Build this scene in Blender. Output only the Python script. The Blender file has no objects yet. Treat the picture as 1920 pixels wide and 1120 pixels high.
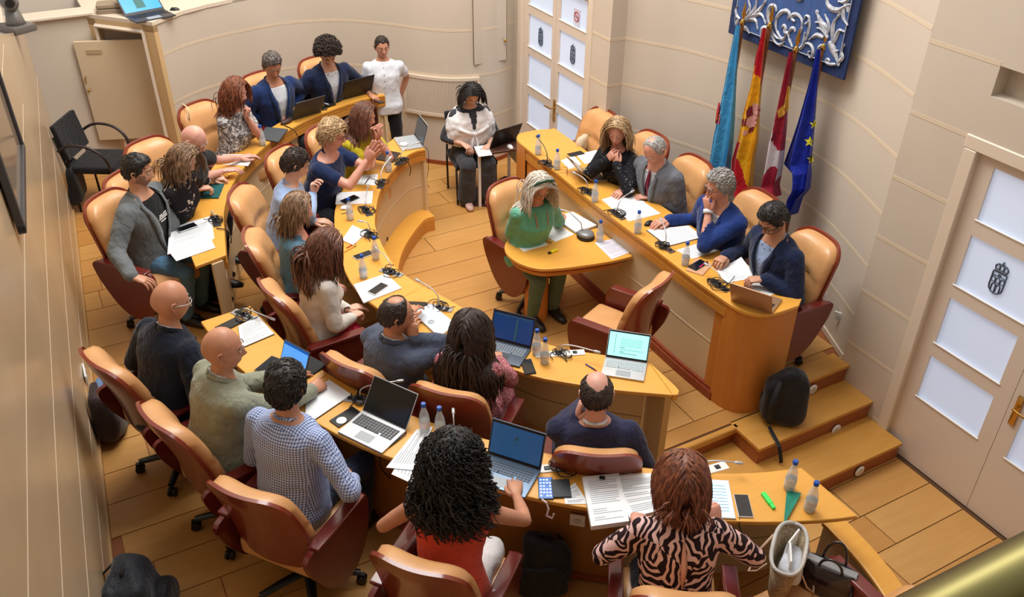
import bpy, bmesh, math, random
import numpy as np
from mathutils import Vector, Matrix, noise
from mathutils.bvhtree import BVHTree
sc = bpy.context.scene
COL = sc.collection
# ------------------------------------------------------------ camera, world, lights, exposure
CAM_H = 4.464
F_PX = 1640.0
YAW, PITCH, ROLL = math.radians(28.39), math.radians(33.76), math.radians(0.40)
_f = np.array([math.sin(YAW)*math.cos(PITCH), math.cos(YAW)*math.cos(PITCH), -math.sin(PITCH)])
_r = np.cross(_f, [0, 0, 1]); _r /= np.linalg.norm(_r); _u = np.cross(_r, _f)
_c, _s = math.cos(ROLL), math.sin(ROLL)
CR = _c*_r + _s*_u; CU = -_s*_r + _c*_u; CF = _f
cam_data = bpy.data.cameras.new('camera'); cam = bpy.data.objects.new('camera', cam_data); COL.objects.link(cam)
cam_data.sensor_fit = 'HORIZONTAL'; cam_data.sensor_width = 36.0; cam_data.lens = 36.0*F_PX/1920.0
cam_data.clip_start = 0.05; cam_data.clip_end = 100
cam.matrix_world = Matrix(((CR[0], CU[0], -CF[0], 0), (CR[1], CU[1], -CF[1], 0), (CR[2], CU[2], -CF[2], CAM_H), (0, 0, 0, 1)))
sc.camera = cam
w = bpy.data.worlds.new('world'); sc.world = w; w.use_nodes = True
w.node_tree.nodes['Background'].inputs[0].default_value = (0.97, 0.98, 1.0, 1)
w.node_tree.nodes['Background'].inputs[1].default_value = 0.58
def area(name, loc, size, power, color=(1, 1, 1), rot=(0, 0, 0), sy=None):
    d = bpy.data.lights.new(name, 'AREA'); d.energy = power; d.color = color
    d.shape = 'RECTANGLE'; d.size = size; d.size_y = sy or size
    o = bpy.data.objects.new(name, d); COL.objects.link(o); o.location = loc; o.rotation_euler = rot
    return o
area('overhead_key_light', (2.9, 6.2, 6.8), 2.8, 345, (1.0, 0.99, 0.97), sy=3.6)  # unseen overhead key light, added to brighten the hemicycle centre
area('far_wall_fill', (1.8, 8.6, 6.4), 1.6, 100, (1.0, 0.90, 0.74))  # unseen warm fill, added to lift the far wall
area('near_rows_fill', (2.7, 2.6, 7.0), 2.2, 44, (1.0, 0.97, 0.93))  # unseen weak fill, added above the near rows
sc.view_settings.view_transform = 'Standard'; sc.view_settings.look = 'None'
sc.view_settings.gamma = 1.0; sc.view_settings.use_curve_mapping = False
sc.view_settings.exposure = 0.13
try:
    sc.cycles.max_bounces = 6; sc.cycles.diffuse_bounces = 3; sc.cycles.glossy_bounces = 3
    sc.cycles.transmission_bounces = 6; sc.cycles.transparent_max_bounces = 8
    sc.cycles.caustics_reflective = False; sc.cycles.caustics_refractive = False
    sc.cycles.sample_clamp_indirect = 4.0
except Exception:
    pass

# ------------------------------------------------------------ levels (metres; 0 = floor of the hemicycle centre)
L0, L1, L2, L3, L4 = -0.32, -0.16, 0.0, 0.16, 0.32
ZI, ZO, ZH, ZS = 0.86, 1.04, 0.93, 0.70      # desk tops: inner row, outer row, head table, secretary table
K = 1/1.12

def ray(px, py):
    return CR*((px-960)/F_PX) - CU*((py-560)/F_PX) + CF
def at(px, py, z):
    d = ray(px, py); t = (z-CAM_H)/d[2]
    return np.array([d[0]*t, d[1]*t, z])
def on_x(px, py, x):
    d = ray(px, py); t = x/d[0]
    return np.array([x, d[1]*t, CAM_H+d[2]*t])
def proj(p):
    v = np.array(p, float)-[0, 0, CAM_H]
    return 960+F_PX*(v@CR)/(v@CF), 560-F_PX*(v@CU)/(v@CF)

# ------------------------------------------------------------ object helpers
def tag(o, label=None, cat=None, group=None, kind=None):
    if label: o['label'] = label
    if cat: o['category'] = cat
    if group: o['group'] = group
    if kind: o['kind'] = kind
    return o
def empty(name, loc=(0, 0, 0), rz=0.0, label=None, cat=None, group=None):
    o = bpy.data.objects.new(name, None); COL.objects.link(o)
    o.location = loc; o.rotation_euler = (0, 0, rz); o.empty_display_size = 0.1
    return tag(o, label, cat, group)
def mesh_obj(name, me, mat=None, parent=None, smooth=False):
    o = bpy.data.objects.new(name, me); COL.objects.link(o)
    if mat is not None:
        for m in (mat if isinstance(mat, (list, tuple)) else [mat]): me.materials.append(m)
    if parent is not None: o.parent = parent
    if smooth:
        me.polygons.foreach_set('use_smooth', [True]*len(me.polygons))
    return o
def obj(name, bm, mat=None, parent=None, smooth=False, sharp=None):
    me = bpy.data.meshes.new(name); bmesh.ops.recalc_face_normals(bm, faces=bm.faces)
    bm.to_mesh(me); bm.free()
    o = mesh_obj(name, me, mat, parent, smooth or sharp is not None)
    if sharp is not None:
        try: me.set_sharp_from_angle(angle=math.radians(sharp))
        except Exception: pass
    return o
def struct(name, bm, mat, parent=None, sharp=None):
    o = obj(name, bm, mat, parent, sharp=sharp)
    if parent is None: o['kind'] = 'structure'
    return o
def copy_tree(o, parent=None):
    c = o.copy(); COL.objects.link(c); c.parent = parent
    for ch in list(o.children): copy_tree(ch, c)
    return c
def T(loc=(0, 0, 0), rz=0, rx=0, ry=0, sc_=(1, 1, 1)):
    return Matrix.Translation(loc) @ Matrix.Rotation(rz, 4, 'Z') @ Matrix.Rotation(ry, 4, 'Y') @ Matrix.Rotation(rx, 4, 'X') @ Matrix.Diagonal((*sc_, 1))
def box(bm, c, s, M=None, bevel=0.0, seg=1):
    r = bmesh.ops.create_cube(bm, size=1.0)
    vs = r['verts']
    bmesh.ops.scale(bm, vec=s, verts=vs)
    if bevel > 0:
        es = list({e for v in vs for e in v.link_edges})
        rb = bmesh.ops.bevel(bm, geom=es, offset=bevel, segments=seg, profile=0.7, affect='EDGES', clamp_overlap=True)
        vs = list({v for f in rb['faces'] for v in f.verts} | {v for v in vs if v.is_valid})
    bmesh.ops.translate(bm, vec=c, verts=vs)
    if M is not None: bmesh.ops.transform(bm, matrix=M, verts=vs)
    return vs
def lathe(bm, prof, n=16, M=None, cap=True):
    rings = []
    for r, z in prof:
        rings.append([bm.verts.new((r*math.cos(2*math.pi*i/n), r*math.sin(2*math.pi*i/n), z)) for i in range(n)])
    for a, b in zip(rings, rings[1:]):
        for i in range(n): bm.faces.new((a[i], a[(i+1) % n], b[(i+1) % n], b[i]))
    if cap:
        bm.faces.new(rings[0][::-1]); bm.faces.new(rings[-1])
    vs = [v for r in rings for v in r]
    if M is not None: bmesh.ops.transform(bm, matrix=M, verts=vs)
    return vs
def frames(P):
    P = [Vector(p) for p in P]; out = []; n = None
    for i, p in enumerate(P):
        t = (P[min(i+1, len(P)-1)]-P[max(i-1, 0)])
        t = t.normalized() if t.length > 1e-9 else Vector((0, 0, 1))
        if n is None:
            n = t.cross(Vector((0, 0, 1)));
            if n.length < 0.1: n = t.cross(Vector((1, 0, 0)))
        n = (n - t*n.dot(t))
        n = n.normalized() if n.length > 1e-6 else t.orthogonal().normalized()
        out.append((p, t, n, t.cross(n)))
    return out
def tube(bm, P, R, n=8, flat=1.0, cap=True, M=None):
    if not hasattr(R, '__len__'): R = [R]*len(P)
    rings = []
    for (p, t, a, b), r in zip(frames(P), R):
        rings.append([bm.verts.new(p + a*(r*math.cos(2*math.pi*i/n)) + b*(r*flat*math.sin(2*math.pi*i/n))) for i in range(n)])
    for x, y in zip(rings, rings[1:]):
        for i in range(n): bm.faces.new((x[i], x[(i+1) % n], y[(i+1) % n], y[i]))
    if cap and n > 2:
        bm.faces.new(rings[0][::-1]); bm.faces.new(rings[-1])
    vs = [v for r in rings for v in r]
    if M is not None: bmesh.ops.transform(bm, matrix=M, verts=vs)
    return vs
def prism(bm, poly, z0, z1, M=None):
    b = [bm.verts.new((p[0], p[1], z0)) for p in poly]; t = [bm.verts.new((p[0], p[1], z1)) for p in poly]
    n = len(poly)
    bm.faces.new(b[::-1]); bm.faces.new(t)
    for i in range(n): bm.faces.new((b[i], b[(i+1) % n], t[(i+1) % n], t[i]))
    if M is not None: bmesh.ops.transform(bm, matrix=M, verts=b+t)
    return b+t
def catmull(P, n=8, closed=False):
    P = [np.array(p, float) for p in P]; out = []; N = len(P)
    rng = range(N if closed else N-1)
    for i in rng:
        if closed: p0, p1, p2, p3 = P[i-1], P[i], P[(i+1) % N], P[(i+2) % N]
        else: p0, p1, p2, p3 = P[max(i-1, 0)], P[i], P[i+1], P[min(i+2, N-1)]
        for k in range(n):
            t = k/n
            out.append(0.5*((2*p1)+(-p0+p2)*t+(2*p0-5*p1+4*p2-p3)*t*t+(-p0+3*p1-3*p2+p3)*t**3))
    if not closed: out.append(P[-1])
    return out
def resample(P, n):
    P = [np.array(p, float) for p in P]; d = [0]
    for a, b in zip(P, P[1:]): d.append(d[-1]+np.linalg.norm(b-a))
    out = []
    for k in range(n):
        s = d[-1]*k/(n-1); i = min(max(np.searchsorted(d, s)-1, 0), len(P)-2)
        u = (s-d[i])/max(d[i+1]-d[i], 1e-9); out.append(P[i]*(1-u)+P[i+1]*u)
    return out
def offset(P, d):
    out = []
    for i, p in enumerate(P):
        t = P[min(i+1, len(P)-1)]-P[max(i-1, 0)]; t = t[:2]/max(np.linalg.norm(t[:2]), 1e-9)
        out.append(np.array([p[0]-t[1]*d, p[1]+t[0]*d]))
    return out
def strip(bm, A, B, z0, z1):
    """solid between plan curves A and B (same count) from z0 to z1"""
    n = len(A); L = []
    for P, z in ((A, z0), (B, z0), (B, z1), (A, z1)):
        L.append([bm.verts.new((p[0], p[1], z)) for p in P])
    for i in range(n-1):
        for k in range(4):
            a, b = L[k], L[(k+1) % 4]
            bm.faces.new((a[i], a[i+1], b[i+1], b[i]))
    bm.faces.new([L[k][0] for k in range(4)]); bm.faces.new([L[k][-1] for k in (3, 2, 1, 0)])
def bevel_mod(o, wdt=0.004, seg=2):
    m = o.modifiers.new('bevel', 'BEVEL'); m.width = wdt; m.segments = seg; m.limit_method = 'ANGLE'; m.angle_limit = math.radians(40)
    return o

# ------------------------------------------------------------ materials
def lin(c):
    return tuple(((v/255.0)/12.92 if v/255.0 <= 0.04045 else ((v/255.0+0.055)/1.055)**2.4) for v in c)
_M = {}
def mat(name, rgb, rough=0.5, metal=0.0, spec=0.5, emit=None, trans=0.0, coat=0.0, sss=0.0, sheen=0.0):
    if name in _M: return _M[name]
    m = bpy.data.materials.new(name); m.use_nodes = True; b = m.node_tree.nodes['Principled BSDF']
    c = lin(rgb)
    b.inputs['Base Color'].default_value = (*c, 1); b.inputs['Roughness'].default_value = rough
    b.inputs['Metallic'].default_value = metal; b.inputs['Specular IOR Level'].default_value = spec
    b.inputs['Transmission Weight'].default_value = trans; b.inputs['Coat Weight'].default_value = coat
    b.inputs['Sheen Weight'].default_value = sheen
    if sss: b.inputs['Subsurface Weight'].default_value = sss; b.inputs['Subsurface Radius'].default_value = (0.02, 0.008, 0.005)
    if emit is not None:
        b.inputs['Emission Color'].default_value = (*lin(emit[0]), 1); b.inputs['Emission Strength'].default_value = emit[1]
    m.diffuse_color = (*c, 1); _M[name] = m
    return m
def nodes(m): return m.node_tree.nodes, m.node_tree.links, m.node_tree.nodes['Principled BSDF']
def ramp(N, stops, interp='LINEAR'):
    r = N.new('ShaderNodeValToRGB'); r.color_ramp.interpolation = interp
    e = r.color_ramp.elements
    while len(e) < len(stops): e.new(0.5)
    for el, (p, c) in zip(e, stops): el.position = p; el.color = (*lin(c), 1)
    return r
def coords(N, L, kind='Object', scale=(1, 1, 1), rot=(0, 0, 0)):
    t = N.new('ShaderNodeTexCoord'); mp = N.new('ShaderNodeMapping'); L.new(t.outputs[kind], mp.inputs[0])
    mp.inputs['Scale'].default_value = scale; mp.inputs['Rotation'].default_value = rot
    return mp
def bump(N, L, b, src, strength=0.2, dist=0.01):
    bp = N.new('ShaderNodeBump'); bp.inputs['Strength'].default_value = strength; bp.inputs['Distance'].default_value = dist
    L.new(src, bp.inputs['Height']); L.new(bp.outputs[0], b.inputs['Normal'])
def noisy(name, c1, c2, scale=5, rough=0.5, stretch=(1, 1, 1), bstr=0.0, detail=4, spec=0.5, coat=0.0, bscale=None, lo=0.35, hi=0.65, metal=0.0, sheen=0.0):
    if name in _M: return _M[name]
    m = mat(name, c1, rough, metal, spec, coat=coat, sheen=sheen); N, L, b = nodes(m)
    mp = coords(N, L, scale=stretch); n = N.new('ShaderNodeTexNoise'); n.inputs['Scale'].default_value = scale; n.inputs['Detail'].default_value = detail
    L.new(mp.outputs[0], n.inputs['Vector']); r = ramp(N, [(lo, c1), (hi, c2)]); L.new(n.outputs['Fac'], r.inputs[0]); L.new(r.outputs[0], b.inputs['Base Color'])
    if bstr:
        n2 = N.new('ShaderNodeTexNoise'); n2.inputs['Scale'].default_value = bscale or scale*4; n2.inputs['Detail'].default_value = 3
        L.new(mp.outputs[0], n2.inputs['Vector']); bump(N, L, b, n2.outputs['Fac'], bstr, 0.01)
    return m
def wood(name, c1, c2, rough=0.35, rot=0.0, spec=0.5, coat=0.0):
    if name in _M: return _M[name]
    m = mat(name, c1, rough, spec=spec, coat=coat); N, L, b = nodes(m)
    mp = coords(N, L, scale=(1.2, 14, 1.2), rot=(0, 0, rot)); n = N.new('ShaderNodeTexNoise'); n.inputs['Scale'].default_value = 2.2; n.inputs['Detail'].default_value = 8; n.inputs['Distortion'].default_value = 0.5
    L.new(mp.outputs[0], n.inputs['Vector'])
    n2 = N.new('ShaderNodeTexNoise'); n2.inputs['Scale'].default_value = 1.1; L.new(coords(N, L).outputs[0], n2.inputs['Vector'])
    mx = N.new('ShaderNodeMath'); mx.operation = 'ADD'; L.new(n.outputs['Fac'], mx.inputs[0]); L.new(n2.outputs['Fac'], mx.inputs[1])
    mh = N.new('ShaderNodeMath'); mh.operation = 'MULTIPLY'; mh.inputs[1].default_value = 0.5; L.new(mx.outputs[0], mh.inputs[0])
    r = ramp(N, [(0.36, c1), (0.64, c2)]); L.new(mh.outputs[0], r.inputs[0]); L.new(r.outputs[0], b.inputs['Base Color'])
    return m
W_DESK = wood('desk_wood', (222, 158, 62), (230, 168, 74), 0.38)
W_DESK2 = wood('desk_edge_wood', (196, 132, 54), (212, 148, 64), 0.4)
W_COL = wood('column_wood', (196, 122, 50), (208, 136, 60), 0.4, rot=1.2)
W_FLOOR = [wood('floor_board_%s' % s, a, b, 0.42, spec=0.4) for s, a, b in (('honey', (188, 136, 72), (200, 148, 84)), ('amber', (180, 128, 64), (194, 140, 76)), ('straw', (192, 142, 78), (204, 154, 90)))]
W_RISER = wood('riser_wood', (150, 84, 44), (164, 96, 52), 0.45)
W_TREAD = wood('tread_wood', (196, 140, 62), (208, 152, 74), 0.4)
W_RED = wood('red_baseboard', (140, 62, 36), (156, 76, 44), 0.4)
M_JOINT = mat('joint_dark', (92, 60, 30), 0.8)
M_WALL = noisy('wall_paint', (206, 192, 175), (211, 198, 182), 1.2, 0.5, bstr=0.02, bscale=60)
M_WALLG = noisy('wall_paint_satin', (190, 166, 134), (200, 176, 144), 1.0, 0.24, bstr=0.01, bscale=40)
M_GROOVE = mat('wall_groove', (218, 200, 174), 0.6)
M_TRIM = mat('trim_cream', (224, 208, 188), 0.4)
M_PANEL = noisy('desk_panel_cream', (214, 190, 152), (220, 197, 160), 1.5, 0.4)
M_DOOR = mat('door_cream', (222, 206, 190), 0.38)
M_LEATHER = noisy('tan_leather', (204, 148, 94), (216, 162, 108), 6, 0.36, bstr=0.06, bscale=80, coat=0.1)
M_SHELL = noisy('brown_lacquer', (122, 48, 32), (138, 60, 40), 2.5, 0.22, coat=0.3)
M_SHELLL = noisy('orange_lacquer', (166, 98, 56), (178, 108, 62), 2.0, 0.24, coat=0.3)
M_MAROON = noisy('maroon_lacquer', (98, 30, 26), (110, 38, 32), 2.0, 0.25, coat=0.3)
M_BLACK = mat('black_plastic', (22, 22, 24), 0.4)
M_BLACKM = mat('black_matte', (18, 18, 20), 0.75)
M_DARK = mat('dark_grey_plastic', (58, 60, 64), 0.4)
M_GREY = mat('grey_metal', (150, 152, 156), 0.35, 0.6)
M_SILVER = mat('silver_metal', (198, 200, 203), 0.3, 0.35)
M_CHROME = mat('chrome', (220, 218, 212), 0.15, 1.0)
M_BRASS = mat('brass', (205, 165, 90), 0.2, 1.0)
M_WHITE = mat('white_plastic', (232, 232, 230), 0.4)
M_PAPER = mat('paper', (240, 242, 244), 0.6)
# ------------------------------------------------------------ plan curves
def px_curve(pts, z, n=40):
    return resample(catmull([at(*p, z)[:2] for p in pts], 8), n)
INNER_F = px_curve([(798, 279), (770, 287), (740, 315), (715, 352), (705, 392), (705, 430), (733, 488), (767, 521), (834, 557), (890, 588), (1026, 645), (1130, 665), (1216, 678)], ZI, 48)
INNER_C = px_curve([(742, 256), (700, 290), (655, 330), (630, 385), (627, 425), (632, 465), (645, 505), (672, 548), (740, 600), (815, 640), (885, 668), (954, 690), (1010, 708), (1090, 722), (1148, 731), (1262, 741)], ZI, 48)
OUTF_F = px_curve([(722, 178), (668, 189.5), (587.5, 219), (534, 248), (494, 276), (453.6, 318), (432, 353), (421, 391), (421, 434), (424, 478)], ZO, 34)
OUTF_C = px_curve([(694, 152), (640, 172), (580, 198), (520, 232), (472, 262), (421, 290), (380, 340), (352, 400), (345, 440), (366, 500)], ZO, 34)
OUTN_F = px_curve([(469, 573), (507, 612), (544, 649), (607.5, 695), (674.5, 734), (740, 766), (836, 801), (914, 824), (1023, 849.5), (1118, 865.5), (1228, 879), (1332, 887), (1420, 886), (1503, 877)], ZO, 44)
OUTN_C = px_curve([(376, 603), (410, 648), (452, 693), (520, 745), (597, 795), (660, 829), (723, 855), (820, 888), (918, 914), (1000, 934), (1102, 953), (1240, 970), (1379, 978), (1461, 979), (1551, 975), (1609, 968)], ZO, 44)
WALL_C = [np.array(p)*K for p in catmull([(5.6, 4.09), (5.78, 4.52), (5.90, 4.87), (5.97, 5.3), (5.98, 5.7), (5.95, 6.1), (5.89, 6.5), (5.73, 7.0), (5.58, 7.27), (5.43, 7.56)], 4)]
WALL_F = [np.array(p)*K for p in catmull([(1.09, 10.35), (1.42, 10.62), (1.8, 10.8), (2.3, 10.92), (2.75, 10.96), (3.3, 10.80), (3.78, 10.40), (4.08, 10.02), (4.36, 9.76), (4.7, 9.63), (4.98, 9.62), (5.25, 9.72)], 4)]
def lw(y): return -0.66 + 0.054*y        # x of the left wall

# ------------------------------------------------------------ boards
def clip(poly, x0, x1, y0, y1):
    def cut(P, inside, inter):
        out = []
        for i in range(len(P)):
            a, b = P[i-1], P[i]
            if inside(b):
                if not inside(a): out.append(inter(a, b))
                out.append(b)
            elif inside(a): out.append(inter(a, b))
        return out
    def ix(X): return lambda a, b: (X, a[1]+(b[1]-a[1])*(X-a[0])/((b[0]-a[0]) or 1e-9))
    def iy(Y): return lambda a, b: (a[0]+(b[0]-a[0])*(Y-a[1])/((b[1]-a[1]) or 1e-9), Y)
    P = [tuple(map(float, p[:2])) for p in poly]
    for f, g in ((lambda p: p[0] >= x0, ix(x0)), (lambda p: p[0] <= x1, ix(x1)), (lambda p: p[1] >= y0, iy(y0)), (lambda p: p[1] <= y1, iy(y1))):
        if len(P) < 3: return []
        P = cut(P, f, g)
    return P
def boards(parent, poly, z, y_off, length=1.22, pitch=0.2935, seed=1, min_area=0.02):
    rnd = random.Random(seed)
    xs = [p[0] for p in poly]; ys = [p[1] for p in poly]
    j = math.floor((min(ys)-y_off)/pitch)
    while y_off + j*pitch < max(ys):
        y0 = y_off+j*pitch; x = min(xs) - rnd.random()*length
        while x < max(xs):
            c = clip(poly, x+0.0035, x+length-0.0035, y0+0.0035, y0+pitch-0.0035)
            if len(c) >= 3:
                a = abs(sum(c[i-1][0]*c[i][1]-c[i][0]*c[i-1][1] for i in range(len(c))))/2
                if a > min_area:
                    bm = bmesh.new(); cx, cy = x+length/2, y0+pitch/2
                    prism(bm, [(p[0]-cx, p[1]-cy) for p in c], -0.008, 0.0)
                    o = obj('floor_board', bm, rnd.choice(W_FLOOR), parent); o.location = (cx, cy, z)
            x += length
        j += 1
def slab(name, poly, z0, z1, m, parent=None):
    bm = bmesh.new(); prism(bm, [(p[0], p[1]) for p in poly], z0, z1)
    return struct(name, bm, m, parent)

TX, XR = 3.85, 5.0
yN = 3.57                                          # nosing of platform 3 by the right wall
nos = 3.585
# lowest floor beside the right doors
f0 = slab('floor', [(-1.2, 0.4), (XR+0.1, 0.4), (XR+0.1, 3.2), (3.3, 3.2), (3.0, 2.6), (-1.2, 2.6)], L0-0.2, L0-0.008, M_JOINT)
boards(f0, [(2.9, 1.0), (XR, 1.0), (XR, 3.2), (2.9, 3.2)], L0, 2.055, seed=3)
# centre of the hemicycle
cpoly = [(1.6, nos), (TX+0.05, nos), (TX+0.05, 8.9), (1.6, 8.9)]
f2 = slab('floor_centre', [(1.6, nos-0.0), (TX+0.6, nos), (TX+0.6, 7.0), (5.3, 7.0), (5.3, 9.0), (1.6, 9.0)], -0.3, -0.008, M_JOINT)
boards(f2, [(1.6, nos+0.02), (TX+0.55, nos+0.02), (TX+0.55, 7.0), (5.2, 7.0), (4.68, 8.62), (4.2, 8.62), (3.9, 8.71), (3.55, 9.1), (1.6, 9.1)], L2, 6.391, seed=5, length=1.9)
# steps
def tread(name, x0, x1, y0, y1, z, h, parent=None, sides=True):
    e = empty(name, ((x0+x1)/2, y0, z-h)); e['kind'] = 'structure'
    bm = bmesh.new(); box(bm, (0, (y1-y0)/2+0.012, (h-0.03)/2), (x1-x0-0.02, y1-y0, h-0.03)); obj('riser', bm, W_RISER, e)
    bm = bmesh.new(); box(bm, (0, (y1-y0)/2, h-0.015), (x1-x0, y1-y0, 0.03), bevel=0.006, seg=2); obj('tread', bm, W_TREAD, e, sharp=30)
    return e
st0 = tread('step', 3.4, 5.0, 2.94, 3.62, L1, L1-L0)
st1 = tread('step', 3.84, 5.0, 3.28, 3.62, L2, L2-L1)
st2 = tread('step', 4.28, 5.0, 3.57, 3.75, L3, L3-L2)
bm = bmesh.new(); box(bm, (2.9, nos-0.02, -0.03), (1.95, 0.05, 0.06), bevel=0.008); box(bm, (2.9, nos, -0.19), (1.95, 0.02, 0.27)); o = struct('trim_1', bm, W_TREAD)
bm = bmesh.new(); box(bm, (2.9, nos-0.008, -0.20), (1.95, 0.02, 0.28)); struct('trim_2', bm, W_RISER)
# head platform
hp = [(3.98, 3.95), (4.25, 3.72), (4.3, 3.6), (XR, 3.6)] + [tuple(p) for p in WALL_C] + [(4.86, 6.76), (4.68, 6.76), (4.68, 7.35), (TX+0.2, 7.35), (TX+0.07, 7.1)]
f3 = slab('floor_platform', hp, 0.0, L3-0.008, W_RISER)
boards(f3, [(4.0, 3.96), (4.27, 3.75), (XR+0.02, 3.75)]+[tuple(p) for p in WALL_C[1:]]+[(4.68, 6.76), (4.68, 7.33), (TX+0.25, 7.33)], L3, 3.81, seed=8)

# inner row platform, with its curved wooden plinth
def doff(P, d): return offset(P, -d)
IPAN = doff(INNER_F, 0.055)
IPLf = doff(INNER_F, -0.14)
n_i = len(INNER_F)
IPL = [IPLf[i]*(1-t)+IPAN[i]*t for i, t in ((i, min(max((i/n_i-0.45)/0.3, 0), 1)) for i in range(n_i))]
OPAN_F = doff(OUTF_F, 0.06); OPAN_N = doff(OUTN_F, 0.06)
inner_poly = [tuple(p) for p in IPL] + [(3.02, 3.3), (2.9, 2.9)] + [tuple(p) for p in OPAN_N[::-1]] + [tuple(p) for p in OPAN_F[::-1]] + [(2.95, 8.4)]
s3 = slab('floor_inner_row', inner_poly, -0.1, L3-0.03, W_DESK2)
bm = bmesh.new(); prism(bm, [tuple(p) for p in (lambda P: [q for q in P])(inner_poly)], L3-0.03, L3-0.008); struct('trim_3', bm, W_DESK)
boards(s3, [tuple(p) for p in IPAN] + [(3.0, 3.3), (2.9, 2.9)] + [tuple(p) for p in OPAN_N[::-1]] + [tuple(p) for p in OPAN_F[::-1]] + [(2.95, 8.4)], L3, 6.2, seed=11)
bm = bmesh.new(); strip(bm, IPL[:30], IPAN[:30], L3-0.009, L3+0.004); struct('trim_4', bm, W_DESK)

# outer row platform
PAR_O = px_curve([(1572, 962), (1590, 978), (1654, 1046.6), (1707, 1119), (1745, 1200)], 0.80, 16)
outer_poly = [tuple(p) for p in OPAN_F] + [tuple(p) for p in OPAN_N] + [tuple(p) for p in PAR_O[1:]] + [(3.0, 0.5), (lw(0.5), 0.5), (lw(10.0), 10.0), (0.97, 9.3)] + [tuple(p) for p in WALL_F[:26]]
s4 = slab('floor_outer_row', outer_poly, -0.2, L4-0.008, W_RISER)
boards(s4, outer_poly, L4, 4.277, seed=21)


# ------------------------------------------------------------ walls
def curve_wall(name, P, z0, z1, d, m, joints=(), jm=None, jh=0.028):
    bm = bmesh.new(); strip(bm, P, offset(P, d), z0, z1); o = struct(name, bm, m, sharp=40)
    s = -1 if d > 0 else 1
    for z in joints:
        bm = bmesh.new(); strip(bm, offset(P, s*0.0015), P, z-jh/2, z+jh/2); obj('wall_joint', bm, jm or M_GROOVE, o)
    return o
zc = [v*K for v in (0.655, 1.155, 1.655, 2.155, 2.655, 3.155, 3.655)]
curve_wall('wall_right', WALL_C, 0.0, 6.0, -0.15, M_WALL, zc)
bm = bmesh.new(); strip(bm, offset(WALL_C, 0.012), WALL_C, L3, L3+0.05); struct('baseboard_right', bm, M_TRIM)
zr = [v*K for v in (-0.155, 0.385, 0.93, 1.465, 2.0, 2.533, 3.07, 3.60)]
# right wall with the big double door: built as pieces around the opening and the niche
DY0, DY1, DZ = 1.60, 3.10, 2.45*K
rw = empty('wall_door_side', (XR, 2.3, 0)); rw['kind'] = 'structure'
def wpiece(y0, y1, z0, z1, par=rw, x=XR, t=0.14, m=None, name='wall_block'):
    bm = bmesh.new(); box(bm, (x+t/2-par.location.x, (y0+y1)/2-par.location.y, (z0+z1)/2), (t, y1-y0, z1-z0)); return obj(name, bm, m or M_WALL, par)
NY0, NY1, NZ0, NZ1 = 2.4, 3.13, 2.85*K, 3.06*K
zcut = [L0] + zr[:6] + [6.0]
for i in range(len(zcut)-1):
    a, b = zcut[i], zcut[i+1]
    wpiece(DY1+0.085, 3.652, a, b)
wpiece(0.3, DY1+0.085, DZ+0.09, NZ0); wpiece(NY1, DY1+0.085, NZ0, NZ1); wpiece(0.3, DY1+0.085, NZ1, 6.0)
wpiece(0.3, DY0-0.09, L0, DZ+0.09)
wpiece(0.3, NY1, NZ0, NZ1, x=XR+0.12, name='niche_back')
for z in zr:
    y0 = DY1+0.085 if z < DZ+0.12 else (3.13 if z < 2.8 else 0.3)
    bm = bmesh.new(); box(bm, (0.0015, (y0+3.65)/2-2.3, z), (0.006, 3.65-y0, 0.028)); obj('wall_joint', bm, M_GROOVE, rw)
# door builder (two leaves, glazed, with coat of arms print)
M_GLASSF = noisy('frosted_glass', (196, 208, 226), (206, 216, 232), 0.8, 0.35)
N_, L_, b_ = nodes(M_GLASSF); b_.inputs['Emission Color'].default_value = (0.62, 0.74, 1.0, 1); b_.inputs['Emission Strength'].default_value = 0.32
M_INK = mat('ink_grey', (70, 78, 92), 0.6); M_INKR = mat('sign_red', (180, 30, 50), 0.5)
def arms(par, y, z, s, x=-0.012, flip=1):
    """crowned shield with a two-tier aqueduct, printed as thin lines on the pane; origin centre, faces -x"""
    bm = bmesh.new(); w_ = 0.0035*s/0.1
    def ln(pts, r=1.0): tube(bm, [(x, y+flip*p[0]*s, z+p[1]*s) for p in pts], w_*r, n=4)
    sh = [(-.42, .35), (-.42, -.55), (-.38, -.75), (-.2, -.92), (0, -.98), (.2, -.92), (.38, -.75), (.42, -.55), (.42, .35), (-.42, .35)]
    ln(sh, 1.5); ln([(-.42, .12), (.42, .12)]); ln([(-.42, -.28), (.42, -.28)])
    for k in (-.28, 0, .28):
        ln([(k-.12, -.28), (k-.12, -.1), (k-.07, 0), (k, .04), (k+.07, 0), (k+.12, -.1), (k+.12, -.28)], 1.2)
    for k in (-.14, .14):
        ln([(k-.12, -.88), (k-.12, -.5), (k-.06, -.38), (k, -.35), (k+.06, -.38), (k+.12, -.5), (k+.12, -.9)], 1.4)
    ln([(-.06, .12), (-.05, .24), (.05, .24), (.06, .12)], 1.5)
    ln([(-.38, .45), (.38, .45)], 2); ln([(-.34, .52), (.34, .52)], 1.2)
    for a, b in ((-.36, -.12), (-.12, .12), (.12, .36)):
        m_ = (a+b)/2; ln([(a, .52), (a-.04 if a < 0 else a, .7), (m_, .86), (b+.04 if b > 0 else b, .7), (b, .52)], 1.3)
    ln([(-.4, .6), (-.3, .82), (0, .92), (.3, .82), (.4, .6)], 1.2); ln([(0, .92), (0, 1.08)]); ln([(-.06, 1.01), (.06, 1.01)])
    return obj('coat_of_arms', bm, M_INK, par)
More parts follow.
